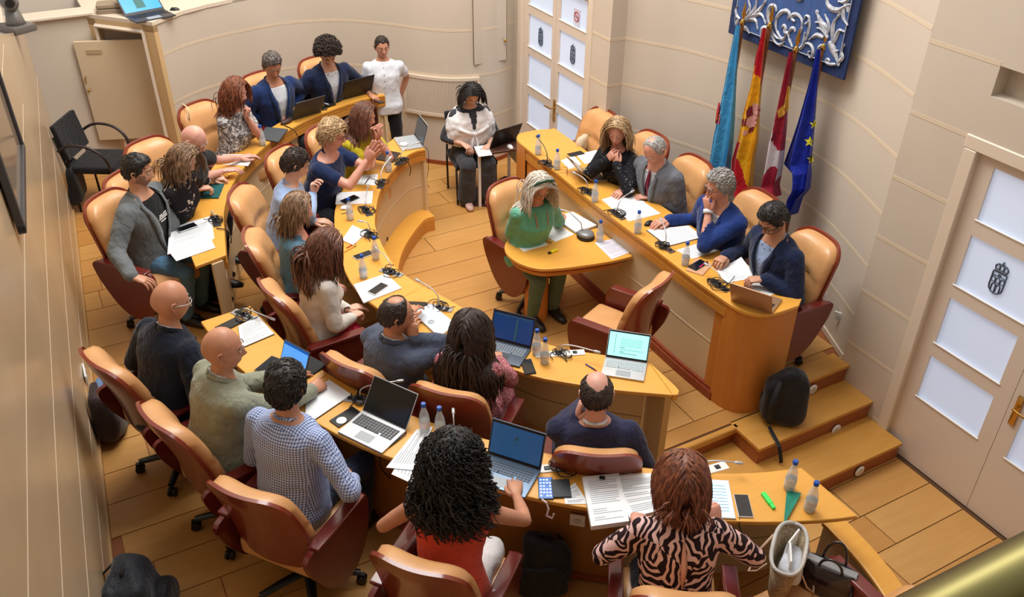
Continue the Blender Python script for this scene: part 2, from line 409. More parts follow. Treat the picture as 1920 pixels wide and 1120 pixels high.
def nosmoke(par, y, z, s, x=-0.012):
    bm = bmesh.new(); box(bm, (x+0.002, y, z), (0.003, s*1.3, s*1.9)); p = obj('notice', bm, mat('notice_pale', (214, 214, 232), 0.5), par)
    bm = bmesh.new(); c = [(x, y+s*.5*math.cos(t), z+s*.1+s*.5*math.sin(t)) for t in np.linspace(0, 2*math.pi, 25)]; tube(bm, c, s*.055, n=5)
    tube(bm, [(x, y+s*.33, z+s*.45), (x, y-s*.33, z-s*.25)], s*.05, n=5); obj('no_smoking_ring', bm, M_INKR, p)
    bm = bmesh.new(); tube(bm, [(x, y-s*.3, z+s*.05), (x, y+s*.25, z+s*.12)], s*.045, n=5); obj('cigarette', bm, M_INK, p)
def handle(par, y, z, dirn, x=-0.03):
    bm = bmesh.new(); box(bm, (x, y, z), (0.012, 0.042, 0.24), bevel=0.005, seg=2); pl = obj('handle_plate', bm, M_BRASS, par, sharp=40)
    bm = bmesh.new(); tube(bm, [(x-0.005, y, z+0.03), (x-0.05, y, z+0.03), (x-0.055, y+dirn*0.03, z+0.03), (x-0.055, y+dirn*0.12, z+0.025)], 0.008, n=8); obj('handle_lever', bm, M_BRASS, pl, sharp=40)
def double_door(name, x, y0, y1, z0, z1, rows, side, solid, seams, sign, nstile=0.115):
    """leaves in plane x facing -x; rows = [(zb, zt)] of panes"""
    e = empty(name, (x, 0, 0)); e['kind'] = 'structure'
    bm = bmesh.new()
    for yy in (y0-0.055, y1+0.045): box(bm, (0.0, yy, (z0+z1)/2), (0.10, 0.09, z1-z0), bevel=0.006)
    box(bm, (0.0, (y0+y1)/2, z1+0.045), (0.10, y1-y0+0.2, 0.09), bevel=0.006); obj('door_frame', bm, M_TRIM, e)
    ym = (y0+y1)/2
    for li, (a, b) in enumerate(((y0, ym-0.002), (ym+0.002, y1))):
        lf = empty('door_leaf'); lf.parent = e
        # leaf = stiles and rails around the panes
        bm = bmesh.new(); sa = nstile if li == 0 else nstile*0.95; sb = nstile*0.95 if li == 0 else nstile
        box(bm, (0.02, a+sa/2, (z0+z1)/2), (0.04, sa, z1-z0)); box(bm, (0.02, b-sb/2, (z0+z1)/2), (0.04, sb, z1-z0))
        zs = [z0]+[v for r in rows for v in r]+[z1]
        for k in range(0, len(zs), 2): box(bm, (0.02, (a+b+sa-sb)/2, (zs[k]+zs[k+1])/2), (0.04, b-a-sa-sb, zs[k+1]-zs[k]))
        obj('leaf_frame', bm, M_DOOR, lf)
        for (zb, zt) in rows:
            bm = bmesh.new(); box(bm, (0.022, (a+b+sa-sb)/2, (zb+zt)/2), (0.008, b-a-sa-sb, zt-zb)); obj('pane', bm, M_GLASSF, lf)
            bm = bmesh.new(); box(bm, (-0.001, (a+b+sa-sb)/2, zb+0.004), (0.012, b-a-sa-sb+0.02, 0.012), bevel=0.003); obj('glazing_bead', bm, M_WHITE, lf)
    return e
rowsR = [(0.29*K, 0.72*K), (0.84*K, 1.28*K), (1.39*K, 1.83*K), (1.95*K, 2.37*K)]
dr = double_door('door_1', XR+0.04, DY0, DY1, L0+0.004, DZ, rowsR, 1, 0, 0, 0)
ymR = (DY0+DY1)/2
arms(dr, 2.72, 1.59*K+0.02, 0.115, x=0.012, flip=-1); nosmoke(dr, 2.69-0.10, 2.06*K+0.02, 0.10, x=0.012)
handle(dr, ymR-0.06, 0.73*K, -1, x=-0.006)
# pilaster and far door wall
XD = 5.25*K
rp = empty('wall_far_door', (XD, 8.0, 0)); rp['kind'] = 'structure'
def wp2(y0, y1, z0, z1, t=0.18, dx=0.0, name='wall_block', m=None):
    bm = bmesh.new(); box(bm, (dx+t/2, (y0+y1)/2-8.0, (z0+z1)/2), (t, y1-y0, z1-z0)); return obj(name, bm, m or M_WALL, rp)
wp2(7.56*K, 7.98*K, -0.0, 6.0, dx=-0.01); wp2(9.52*K, 9.74*K, 0.0, 6.0); wp2(7.9*K, 9.6*K, 2.45*K, 6.0)
for z in zc:
    bm = bmesh.new(); box(bm, (-0.0085, 7.77*K-8.0, z), (0.006, 0.42*K, 0.028)); box(bm, (0.08, 7.56*K-8.0+0.0015, z), (0.17, 0.006, 0.028)); obj('wall_joint', bm, M_GROOVE, rp)
rowsC = [(0.56*K, 0.96*K), (1.07*K, 1.47*K), (1.57*K, 1.97*K), (2.08*K, 2.42*K)]
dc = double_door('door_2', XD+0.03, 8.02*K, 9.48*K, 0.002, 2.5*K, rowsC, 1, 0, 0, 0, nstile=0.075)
arms(dc, 8.38*K, 1.76*K, 0.10, x=0.012, flip=-1); arms(dc, 9.12*K, 1.76*K, 0.10, x=0.012, flip=-1); nosmoke(dc, 8.33*K, 2.19*K, 0.09, x=0.012)
handle(dc, 8.715*K, 0.97*K, 1, x=-0.006)
# far curved wall
zf = [v*K for v in (0.66, 1.22, 1.79)]
curve_wall('wall_far', WALL_F, 0.0, 2.17*K-0.012, 0.14, M_WALL, [v for v in zf])
curve_wall('wall_far_upper', WALL_F[15:], 2.17*K-0.012, 6.0, 0.14, M_WALL)
bm = bmesh.new(); strip(bm, offset(WALL_F[26:], -0.01), WALL_F[26:], 0.0, 0.05); struct('baseboard_far', bm, W_RED)
# ventilation grille on the far wall
gi = resample(WALL_F[26:37], 40)
gp = offset(gi, -0.02)
ge = empty('wall_grille', (float(gp[20][0]), float(gp[20][1]), 0.0), label='long slatted cream ventilation grille set in the curved far wall', cat='grille')
go = np.array([gp[20][0], gp[20][1]])
bm = bmesh.new()
for z in (0.70*K, 1.18*K): strip(bm, [p-go for p in offset(gi, -0.03)], [p-go for p in gi], z-0.015, z+0.02)
for k in (0, -1): tube(bm, [(gp[k][0]-go[0], gp[k][1]-go[1], 0.69*K), (gp[k][0]-go[0], gp[k][1]-go[1], 1.2*K)], 0.018, n=4)
obj('grille_frame', bm, M_TRIM, ge)
bm = bmesh.new(); strip(bm, [p-go for p in offset(gi, -0.002)], [p-go for p in gi], 0.70*K, 1.18*K); obj('grille_back', bm, mat('vent_shadow', (120, 92, 58), 0.8), ge)
sl = resample(gp, 56)
bm = bmesh.new(); tube(bm, [(0, 0, 0.71*K), (0, 0, 1.17*K)], 0.007, n=5); s0 = obj('slat', bm, M_TRIM, ge); s0.location = (*(sl[0]-go), 0)
for p in sl[1:]:
    s = s0.copy(); COL.objects.link(s); s.parent = ge; s.location = (*(p-go), 0)
# flush hatch on far wall by the door
hx = [on for on in ((4.62*K, 9.68*K), (5.12*K, 9.70*K))]
he = empty('wall_hatch', (4.87*K, 9.63*K, 0), label='flush cream cupboard hatch with small brass knob beside the far glazed door', cat='hatch')
bm = bmesh.new(); box(bm, (0, -0.005, 1.82*K), (0.40, 0.012, 0.82), bevel=0.003); obj('hatch_panel', bm, M_WALL, he)
bm = bmesh.new()
for a, b in (((-0.204, 2.29), (0.204, 2.29)), ((-0.204, 1.36), (0.204, 1.36)), ((0.204, 1.36), (0.204, 2.29)), ((-0.204, 1.36), (-0.204, 2.29))):
    tube(bm, [(a[0], -0.002, a[1]*K), (b[0], -0.002, b[1]*K)], 0.003, n=4)
obj('hatch_gap', bm, M_JOINT, he)
bm = bmesh.new(); lathe(bm, [(0.006, 0), (0.008, 0.02), (0.018, 0.028), (0.018, 0.04), (0.008, 0.048)], 12, T((0.17, -0.01, 1.62*K), rx=math.pi/2)); obj('knob', bm, M_BRASS, he, smooth=True)

# left wall and back wall
yA, yB = 0.4, 9.9
lwP = [np.array([lw(y), y]) for y in (yB, yA)]
bm = bmesh.new(); LWT = [(yA, 4.6), (6.9, 4.6), (7.25, 2.53), (9.45, 1.95)]
_v = [[bm.verts.new((lw(y)+dx, y, z_)) for dx, z_ in ((-0.12, 0.0), (0.0, 0.0), (0.0, zt_), (-0.12, zt_))] for y, zt_ in LWT]
for _a, _b in zip(_v, _v[1:]):
    for k in range(4): bm.faces.new((_a[k], _a[(k+1) % 4], _b[(k+1) % 4], _b[k]))
bm.faces.new(_v[0][::-1]); bm.faces.new(_v[-1])
wl = struct('wall_left', bm, M_WALLG)
for z in (0.60, 1.03, 1.52, 1.99, 2.45):
    ye = 9.45 if z < 1.9 else 7.3
    bm = bmesh.new(); strip(bm, [np.array([lw(y)-0.01, y]) for y in (yA, ye)], [np.array([lw(y)+0.001, y]) for y in (yA, ye)], z-0.004, z+0.004); obj('wall_joint', bm, M_GROOVE, wl)
bm = bmesh.new(); strip(bm, [np.array([lw(y)-0.02, y]) for y in (yA, 9.7)], [np.array([lw(y)+0.014, y]) for y in (yA, 9.7)], L4, L4+0.055); struct('baseboard_left', bm, mat('oak_base', (190, 150, 100), 0.4))
zt = 2.17*K
ybk = 11.0*K
bm = bmesh.new(); box(bm, (0.2, ybk+0.1, 1.05), (1.9, 0.2, 2*(zt-1.05)), bevel=0); struct('wall_back', bm, M_WALL)
bm = bmesh.new(); box(bm, (1.5, ybk+0.85, 3.2), (5.6, 0.1, 4.4)); struct('wall_back_upper', bm, M_WALL)
bm = bmesh.new(); box(bm, (0.1, ybk+0.08, zt+0.012), (2.0, 0.26, 0.03), bevel=0.006); struct('trim_6', bm, M_TRIM)
# back counter (booth) with its open cupboard door
bc = at(285, 43, zt)[:2]; bl = at(160, 27, zt)[:2]
top_poly = [tuple(bc), tuple(at(340, 22, zt)[:2]), tuple(at(385, 10, zt)[:2]), tuple(at(460, -6, zt)[:2]), (2.3, ybk+0.8), (bl[0]-0.02, ybk+0.8), tuple(bl)]
bm = bmesh.new(); prism(bm, top_poly, zt-0.03, zt+0.006); struct('trim_7', bm, M_TRIM)
bm = bmesh.new(); prism(bm, [tuple(p) for p in WALL_F[:18]]+[(WALL_F[17][0], ybk+0.8), (bc[0]+0.02, ybk+0.8)], zt-0.035, zt+0.003); struct('trim_9', bm, M_TRIM)
bd = np.array([bl[0]-bc[0], bl[1]-bc[1]]); bL = np.linalg.norm(bd); bd /= bL; bn = np.array([-bd[1], bd[0]])
if bn[1] > 0: bn = -bn
ang = math.atan2(bd[1], bd[0])
bx_ = empty('wall_booth', (bc[0], bc[1], 0), ang); bx_['kind'] = 'structure'
# local x runs from the corner towards the left; opening between x=0.09 and 0.61
o0, o1, oz = 0.13, bL-0.10, 1.84
bm = bmesh.new(); box(bm, (o0/2, -0.03, zt/2), (o0, 0.06, zt-0.06)); box(bm, ((o1+bL)/2, -0.03, zt/2), (bL-o1, 0.06, zt-0.06)); box(bm, (bL/2, -0.03, (oz+zt-0.03)/2), (bL, 0.06, zt-0.03-oz)); obj('booth_front', bm, mat('booth_cream', (214, 180, 132), 0.4), bx_)
bm = bmesh.new(); t_ = 0.03
for a, b in (((o0, L4), (o0, oz)), ((o0, oz), (o1, oz)), ((o1, oz), (o1, L4))):
    tube(bm, [(a[0], 0.012, a[1]), (b[0], 0.012, b[1])], 0.022, n=4)
obj('cupboard_frame', bm, M_TRIM, bx_)
bm = bmesh.new(); box(bm, ((o0+o1)/2, -0.45, 1.0), (o1-o0, 0.02, 1.5)); obj('cupboard_interior', bm, mat('cupboard_dark', (96, 66, 44), 0.8), bx_)

# unseen shell behind the camera, added to shade the near floor: balcony slab, rear wall and the ceiling above the balcony
bm = bmesh.new(); box(bm, (2.3, -1.35, 3.15), (6.2, 2.9, 0.22)); struct('floor_balcony', bm, M_WALL)
bm = bmesh.new(); box(bm, (2.3, -2.85, 3.3), (6.4, 0.12, 7.4)); struct('wall_near', bm, M_WALL)
bm = bmesh.new(); box(bm, (2.3, -1.2, 7.0), (6.4, 3.4, 0.12)); struct('ceiling', bm, M_TRIM)
bm = bmesh.new(); box(bm, (lw(0)-0.1, -1.25, 3.4), (0.12, 3.4, 7.2)); struct('wall_left_near', bm, M_WALLG)
bm = bmesh.new(); box(bm, (XR+0.07, -1.3, 3.2), (0.12, 3.3, 7.0)); struct('wall_right_near', bm, M_WALL)
# ------------------------------------------------------------ desks
def centre(P):
    c = np.mean([p[:2] for p in P], axis=0); return c
def curved_desk(label, F, C, z, zb, panel_in=0.055, split=1, frontz=None):
    n = len(F); c = centre(list(F)+list(C))
    Fl = [np.array(p[:2])-c for p in F]; Cl = [np.array(p[:2])-c for p in resample(C, n)]
    e = empty('curved_desk', (c[0], c[1], zb), label=label, cat='desk')
    h = z-zb
    bnds = [round(i*(n-1)/split) for i in range(split+1)]
    for a, b in zip(bnds, bnds[1:]):
        bm = bmesh.new(); strip(bm, Fl[a:b+1], Cl[a:b+1], h-0.028, h); o = obj('desk_top', bm, [W_DESK], e); bevel_mod(o, 0.006)
    bm = bmesh.new(); A = doff(Fl, 0.006)
    strip(bm, A, doff(Fl, 0.03), h-0.058, h-0.030); strip(bm, doff(Fl, 0.014), doff(Fl, 0.04), h-0.066, h-0.056); strip(bm, doff(Fl, 0.004), doff(Fl, 0.034), h-0.125, h-0.066); obj('apron', bm, W_DESK2, e)
    bm = bmesh.new(); P0 = doff(Fl, panel_in); P1 = doff(Fl, panel_in+0.03); strip(bm, P0, P1, 0, h-0.12); pn = obj('front_panel', bm, M_PANEL, e, sharp=40)
    bm = bmesh.new(); strip(bm, doff(Fl, panel_in-0.012), P1, h-0.145, h-0.128); obj('panel_cap', bm, M_TRIM, pn)
    bm = bmesh.new(); strip(bm, doff(Fl, panel_in-0.003), P1, (h-0.12)*0.48-0.006, (h-0.12)*0.48+0.006); obj('panel_joint', bm, M_GROOVE, pn)
    return e, Fl, Cl, c, P0
def end_board(e, a, b, h, t=0.035, m=None, name='end_panel', inset=0.0):
    a = np.array(a[:2]); b = np.array(b[:2]); d = b-a; L = np.linalg.norm(d); ang = math.atan2(d[1], d[0])
    bm = bmesh.new(); box(bm, (L/2, 0, h/2), (L-inset, t, h), M=T((a[0], a[1], 0), rz=ang)); return obj(name, bm, m or M_PANEL, e)
dI, Fi, Ci, cI, PI_ = curved_desk('long curved honey-wood desk of the inner row with cream front panel', INNER_F, INNER_C, ZI, L3, split=5)
# right tip of the inner desk with rounded corner
bm = bmesh.new()
tipP = [at(*p, ZI)[:2]-cI for p in ((1216, 678), (1240, 700), (1266, 724), (1273, 733), (1271, 740), (1262, 741))]
prism(bm, [tuple(p) for p in tipP], ZI-L3-0.028, ZI-L3); prism(bm, [tuple(p*0.985+tipP[5]*0.015) for p in tipP], ZI-L3-0.05, ZI-L3-0.028); o = obj('desk_top', bm, W_DESK, dI)
b0 = at(1257, 741, ZI-0.1)[:2]-cI
bm = bmesh.new(); d_ = np.array(tipP[0])-b0
end_board(dI, b0+d_*0.08, b0+d_*0.85, ZI-L3-0.06, t=0.06)
bm = bmesh.new(); box(bm, (0.16, 0, -0.6), (0.3, 0.055, 1.4), M=T((*(b0+d_*0.02), ZI-L3-0.16), rz=math.atan2(d_[1], d_[0]))); obj('end_post', bm, mat('panel_ochre', (196, 158, 100), 0.4), dI)
end_board(dI, Fi[0]*0.96+Ci[0]*0.04, Fi[0]*0.1+Ci[0]*0.9, ZI-L3-0.03)
dO1, F1, C1, c1, _p = curved_desk('curved honey-wood desk at the back of the outer row, nearest the cream booth', OUTF_F, OUTF_C, ZO, L4, split=3)
end_board(dO1, F1[0]*0.95+C1[0]*0.05, F1[0]*0.1+C1[0]*0.9, ZO-L4-0.03); end_board(dO1, F1[-1]*0.85+C1[-1]*0.15, F1[-1]*0.5+C1[-1]*0.5, ZO-L4-0.03)
dO2, F2, C2, c2, _p = curved_desk('curved honey-wood desk of the outer row nearest the camera', OUTN_F, OUTN_C, ZO, L4, split=4)
end_board(dO2, F2[0]*0.95+C2[0]*0.05, F2[0]*0.4+C2[0]*0.6, ZO-L4-0.03)
# skirting below the outer desks down to the inner row's floor
for e_, P_, h_ in ((dO1, F1, L4-L3), (dO2, F2, L4-L3)):
    bm = bmesh.new(); strip(bm, doff(P_, 0.052), doff(P_, 0.085), -h_-0.001, 0.0); obj('skirt', bm, M_PANEL, e_)
# inner-side modesty board of the near desk (orange wood, faces the sitters)
bm = bmesh.new(); strip(bm, doff(C2, -0.12)[2:-12], doff(C2, -0.14)[2:-12], 0.02, ZO-L4-0.05); obj('modesty_board', bm, wood('modesty_wood', (150, 96, 40), (164, 108, 48), 0.4), dO2)
bm = bmesh.new(); strip(bm, doff(C2, -0.105)[2:-12], doff(C2, -0.12)[2:-12], 0.02, 0.06); obj('modesty_skirting', bm, W_RED, dO2)
# low curved parapet closing the outer row on the right
pc = centre(PAR_O); PO = [p-pc for p in PAR_O]
pe = empty('parapet', (pc[0], pc[1], L0), label='low curved parapet with flat honey-wood capping at the right end of the outer row', cat='parapet')
bm = bmesh.new(); strip(bm, PO, offset(PO, -0.13), 0.80-L0-0.03, 0.80-L0); o = obj('capping', bm, W_DESK, pe); bevel_mod(o, 0.008)
bm = bmesh.new(); strip(bm, offset(PO, -0.02), offset(PO, -0.10), 0, 0.80-L0-0.03); obj('parapet_wall', bm, M_PANEL, pe)

# ------------------------------------------------------------ head table
HF = px_curve([(985, 276), (1034, 316), (1092.9, 364), (1155, 413), (1220, 461), (1290, 515), (1362, 566)], ZH, 30)
HF = HF[::-1]      # near -> far
hc = np.array([4.2, 5.5])
HFl = [p-hc for p in HF]
near = [at(*p, ZH)[:2]-hc for p in ((1362, 566), (1385, 580), (1420, 590), (1455, 587), (1498, 573))]
dpt = 0.50
HBl = [np.array([p[0]+dpt*1.0, p[1]]) for p in HFl]
far = [at(*p, ZH)[:2]-hc for p in ((985, 276), (971, 264), (969, 256), (977, 249), (1010, 243), (1030, 242))]
ht = empty('head_table', (hc[0], hc[1], L2), label='long honey-wood presiding table with rounded column ends below the flags', cat='table')
near_c = catmull(near, 5); far_c = catmull(far, 5)
nb = near[-1]
bkn = np.array([HBl[0][0]+0.02, near[-1][1]+0.06])
poly = [tuple(p) for p in HFl] + [tuple(p) for p in far_c[1:]] + [tuple(np.array([HBl[-1][0], far[-1][1]]))] + [tuple(p) for p in HBl[::-1]][2:-1] + [tuple(np.array([HBl[0][0]-0.01, HFl[0][1]+0.05])), tuple(bkn)] + [tuple(p) for p in near_c[::-1][:-1]]
bm = bmesh.new(); prism(bm, poly, ZH-0.03, ZH); o = obj('table_top', bm, W_DESK, ht); bevel_mod(o, 0.006)
bm = bmesh.new(); strip(bm, offset(HFl, -0.008), offset(HFl, -0.04), ZH-0.06, ZH-0.03); strip(bm, offset(HFl, -0.018), offset(HFl, -0.05), ZH-0.07, ZH-0.06); strip(bm, offset(HFl, -0.004), offset(HFl, -0.04), ZH-0.135, ZH-0.068); obj('apron', bm, W_DESK2, ht)
bm = bmesh.new(); strip(bm, offset(HFl, -0.035), offset(HFl, -0.06), 0.08, ZH-0.13); fp = obj('front_panel', bm, M_PANEL, ht)
bm = bmesh.new(); strip(bm, offset(HFl, -0.032), offset(HFl, -0.05), 0.47, 0.482); obj('panel_joint', bm, M_GROOVE, fp)
bm = bmesh.new(); strip(bm, offset(HFl, 0.004), offset(HFl, -0.06), 0.0, 0.075); strip(bm, offset(HFl, -0.012), offset(HFl, -0.06), 0.075, 0.10); obj('base_rail', bm, W_RED, ht)
hr = resample(HFl, 200)
bm = bmesh.new(); strip(bm, offset(hr[:8], -0.02), offset(hr[:8], -0.06), 0.09, ZH-0.13); obj('panel_post', bm, W_COL, ht)
bm = bmesh.new(); strip(bm, offset(hr[-22:], -0.02), offset(hr[-22:], -0.06), 0.09, ZH-0.13); obj('panel_post', bm, W_COL, ht)
def column(P, name='rounded_end', z0=0.0):
    bm = bmesh.new(); Q = [np.array(p) for p in P]; strip(bm, Q, [q*0.9+np.mean(Q, axis=0)*0.1 for q in Q], z0, ZH-0.032); return obj(name, bm, W_COL, ht, sharp=40)
nc2 = [np.array(p)+np.array([0.006, 0.006]) for p in near_c]
column([HFl[0]+np.array([0.01, 0.02])]+nc2)
column([np.array([0, -.002])+p for p in [HFl[-1]]+[np.array(q)*1.0 for q in far_c[1:]]])
# ------------------------------------------------------------ secretary table (D-shaped, on one round column)
sc0 = np.array([3.45, 5.3])
sp = [at(*p, ZS)[:2]-sc0 for p in ((1187, 480), (1150, 489), (1100, 497), (1050, 503), (1010, 504), (975, 494), (952, 478), (946, 462), (955, 448), (985, 432), (1025, 410), (1055, 398), (1075, 396))]
spc = catmull(sp, 5)
st = empty('secretary_table', (sc0[0], sc0[1], L2), label='D-shaped honey-wood side table joined to the front of the presiding table', cat='table')
closed = [tuple(p) for p in spc] + [(3.87-sc0[0], 5.9-sc0[1])]
bm = bmesh.new(); prism(bm, closed, ZS-0.028, ZS); o = obj('table_top', bm, W_DESK, st); bevel_mod(o, 0.006)
ctr = np.mean([p for p in spc], axis=0)
bm = bmesh.new(); prism(bm, [tuple(np.array(p)*0.94+ctr*0.06) for p in closed], ZS-0.055, ZS-0.028); obj('under_edge', bm, W_RED, st)
bm = bmesh.new(); prism(bm, [tuple(np.array(p)*0.88+ctr*0.12) for p in closed], ZS-0.10, ZS-0.055); obj('apron', bm, W_DESK2, st)
cc = at(1012, 602, 0)[:2]-sc0
bm = bmesh.new(); lathe(bm, [(0.105, 0), (0.105, ZS-0.10)], 28, T((cc[0], cc[1]+0.07, 0))); obj('column', bm, W_COL, st, sharp=40)

# ------------------------------------------------------------ conference chair
def rbox(bm, c, s, bevel, seg=3, M=None): return box(bm, c, s, M, bevel, seg)
def chair_meshes():
    P = {}
    # seat cushion (front +y)
    bm = bmesh.new(); rbox(bm, (0, 0.02, 0.44), (0.47, 0.50, 0.12), 0.045, 4)
    bmesh.ops.subdivide_edges(bm, edges=[e for e in bm.edges if e.calc_length() > 0.2], cuts=5, use_grid_fill=True)
    for v in bm.verts:
        if v.co.z > 0.47: v.co.z += 0.018*math.exp(-((v.co.x/0.18)**2+((v.co.y-0.06)/0.18)**2)) - 0.012*math.exp(-((v.co.y+0.02)/0.03)**2)
    P['seat'] = (bm, M_LEATHER, 60)
    # back cushion: rows of a padded curved surface
    def backpt(u, v, off):      # u -1..1 across, v 0..1 up ; off = towards front
        wd = 0.222+0.015*math.sin(math.pi*v)
        z = 0.46+0.60*v
        y = -0.235-0.15*v+0.04*math.sin(math.pi*min(v*1.2, 1))*0.5 + 0.055*(u*u)
        return Vector((u*wd, y+off, z))
    def backgrid(f_front, f_back, nu=14, nv=18, v0=0.0, v1=1.0, corner=0.0):
        bm = bmesh.new(); G = {}
        for s, f in ((0, f_front), (1, f_back)):
            for i in range(nu+1):
                for j in range(nv+1):
                    u = -1+2*i/nu; v = v0+(v1-v0)*j/nv
                    uu = u
                    if corner:
                        k = max(0, (v-1+corner)/corner); uu = u*(1-0.16*k**3); k2 = max(0, (v0+0.25-v)/0.25); uu *= (1-0.10*k2)
                    vv = v
                    if corner: vv = v-0.05*abs(u)**6*max(0, (v-0.8)/0.2)
                    G[s, i, j] = bm.verts.new(backpt(uu, vv, f(u, v)))
            for i in range(nu):
                for j in range(nv):
                    q = [G[s, i, j], G[s, i+1, j], G[s, i+1, j+1], G[s, i, j+1]]
                    bm.faces.new(q if s == 0 else q[::-1])
        for i in range(nu):
            for j in (0, nv): bm.faces.new([G[0, i, j], G[1, i, j], G[1, i+1, j], G[0, i+1, j]])
        for j in range(nv):
            for i in (0, nu): bm.faces.new([G[0, i, j], G[0, i, j+1], G[1, i, j+1], G[1, i, j]])
        return bm
    def pad(u, v):
        e = (1-abs(u)**5)*(1-abs(2*v-1)**8)
        t = 0.058+0.056*e
        t -= 0.030*math.exp(-((v-0.60+0.05*u*u)/0.03)**2)*(1-abs(u)**8)
        for bu in (-0.33, 0.33): t -= 0.016*math.exp(-(((u-bu)/0.12)**2+((v-0.58)/0.06)**2))
        return t
    P['back_cushion'] = (backgrid(lambda u, v: pad(u, v), lambda u, v: 0.0, corner=0.25), M_LEATHER, 70)
    P['back_shell'] = (backgrid(lambda u, v: 0.0, lambda u, v: -0.022, corner=0.22), M_SHELL, 40)
    # enlarge the shell slightly beyond the cushion
    for v in P['back_shell'][0].verts:
        v.co.x *= 1.07; v.co.z = 0.46+(v.co.z-0.46)*1.03
    # side panels with arm tops
    for s in (-1, 1):
        bm = bmesh.new()
        out = [(-0.30, 0.66), (-0.06, 0.665), (0.16, 0.655), (0.215, 0.63), (0.235, 0.56), (0.225, 0.45), (0.19, 0.34), (0.13, 0.25), (0.04, 0.20), (-0.07, 0.21), (-0.17, 0.29), (-0.25, 0.42), (-0.31, 0.56)]
        pl = catmull(out, 4, closed=True); a = [bm.verts.new((s*0.262, p[0], p[1])) for p in pl]; b = [bm.verts.new((s*0.292, p[0], p[1])) for p in pl]
        bm.faces.new(a); bm.faces.new(b[::-1])
        for i in range(len(a)): bm.faces.new((a[i], b[i], b[(i+1) % len(a)], a[(i+1) % len(a)]))
        P['side_panel', s] = (bm, M_MAROON, 40)
        bm = bmesh.new(); rbox(bm, (s*0.278, -0.03, 0.672), (0.075, 0.44, 0.026), 0.012, 3)
        for v in bm.verts:
            if v.co.y > 0.12: v.co.z -= (v.co.y-0.12)*0.35
        P['armrest', s] = (bm, M_MAROON, 40)
    # base
    bm = bmesh.new(); lathe(bm, [(0.028, 0.07), (0.028, 0.30), (0.05, 0.31), (0.05, 0.38)], 12)
    box(bm, (0, 0, 0.375), (0.26, 0.30, 0.03)); P['column'] = (bm, M_BLACK, 40)
    for k in range(5):
        a = 2*math.pi*k/5+0.4; bm = bmesh.new()
        tube(bm, [(0.02*math.cos(a), 0.02*math.sin(a), 0.105), (0.16*math.cos(a), 0.16*math.sin(a), 0.10), (0.29*math.cos(a), 0.29*math.sin(a), 0.085)], [0.03, 0.027, 0.022], n=8, flat=0.7); P['leg', k] = (bm, M_BLACK, 50)
    for k in range(5):
        a = 2*math.pi*k/5+0.4; bm = bmesh.new(); c = (0.295*math.cos(a), 0.295*math.sin(a), 0)
        for s in (-1, 1): lathe(bm, [(0.018, -0.009), (0.03, -0.007), (0.03, 0.007), (0.018, 0.009)], 12, T((c[0]-s*0.016*math.sin(a), c[1]+s*0.016*math.cos(a), 0.031), rz=a, rx=math.pi/2))
        box(bm, (0, 0, 0.055), (0.04, 0.022, 0.04), M=T((c[0], c[1], 0), rz=a)); P['caster', k] = (bm, M_BLACK, 40)
    return P
def make_chair():
    e = empty('conference_chair')
    for k, (bm, m, sh) in chair_meshes().items():
        nm = k if isinstance(k, str) else k[0]
        obj(nm, bm, m, e, sharp=sh)
    return e
proto = None
def chair_top(px, py, floor, deg):
    W = at(px, py, floor+1.07); h = math.radians(deg-90); ly = -0.385
    return W[0]+math.sin(h)*ly, W[1]-math.cos(h)*ly
def place_chair(x, y, z, deg, label, group=None):
    global proto
    if proto is None: proto = make_chair(); c = proto
    else: c = copy_tree(proto)
    c.location = (x, y, z); c.rotation_euler = (0, 0, math.radians(deg-90)); tag(c, label, 'chair', group or 'tan leather conference chairs')
    return c
# ------------------------------------------------------------ people: mesh tools
def loft(bm, C, RX, RY, X, Y, n=20, power=2.0):
    """closed tube through centres C with half-widths RX (along X) and RY (along Y)"""
    rings = []
    for i, c in enumerate(C):
        x = X[i] if isinstance(X, list) else X; y = Y[i] if isinstance(Y, list) else Y
        ring = []
        for k in range(n):
            a = 2*math.pi*k/n; ca, sa = math.cos(a), math.sin(a)
            m = (abs(ca)**power+abs(sa)**power)**(-1/power)
            ring.append(bm.verts.new(Vector(c)+Vector(x)*(RX[i]*ca*m)+Vector(y)*(RY[i]*sa*m)))
        rings.append(ring)
    for a, b in zip(rings, rings[1:]):
        for k in range(n): bm.faces.new((a[k], a[(k+1) % n], b[(k+1) % n], b[k]))
    bm.faces.new(rings[0][::-1]); bm.faces.new(rings[-1])
def ball(bm, c, r, s=(1, 1, 1), seg=14, M=None):
    v = bmesh.ops.create_uvsphere(bm, u_segments=seg, v_segments=max(6, seg//2+2), radius=r)['verts']
    bmesh.ops.scale(bm, vec=s, verts=v)
    if M is not None: bmesh.ops.transform(bm, matrix=M, verts=v)
    bmesh.ops.translate(bm, vec=c, verts=v)
    return v
def limb(bm, P, R, n=14):
    """tapered rounded limb through joints with round joints"""
    C = []; RR = []
    P = [Vector(p) for p in P]
    tube(bm, resample_v(P, 4), resample_r(R, len(P), 4), n=n)
    for p, r in zip(P, R): ball(bm, p, r*1.0, seg=n)
def resample_v(P, k):
    out = []
    for a, b in zip(P, P[1:]):
        for i in range(k): out.append(a.lerp(b, i/k))
    out.append(P[-1]); return out
def resample_r(R, n, k):
    out = []
    for a, b in zip(R, R[1:]):
        for i in range(k): out.append(a+(b-a)*i/k)
    out.append(R[-1]); return out
_tex = {}
def cloud(size):
    if size not in _tex:
        t = bpy.data.textures.new('cloth_folds', 'CLOUDS'); t.noise_scale = size; t.noise_depth = 2; _tex[size] = t
    return _tex[size]
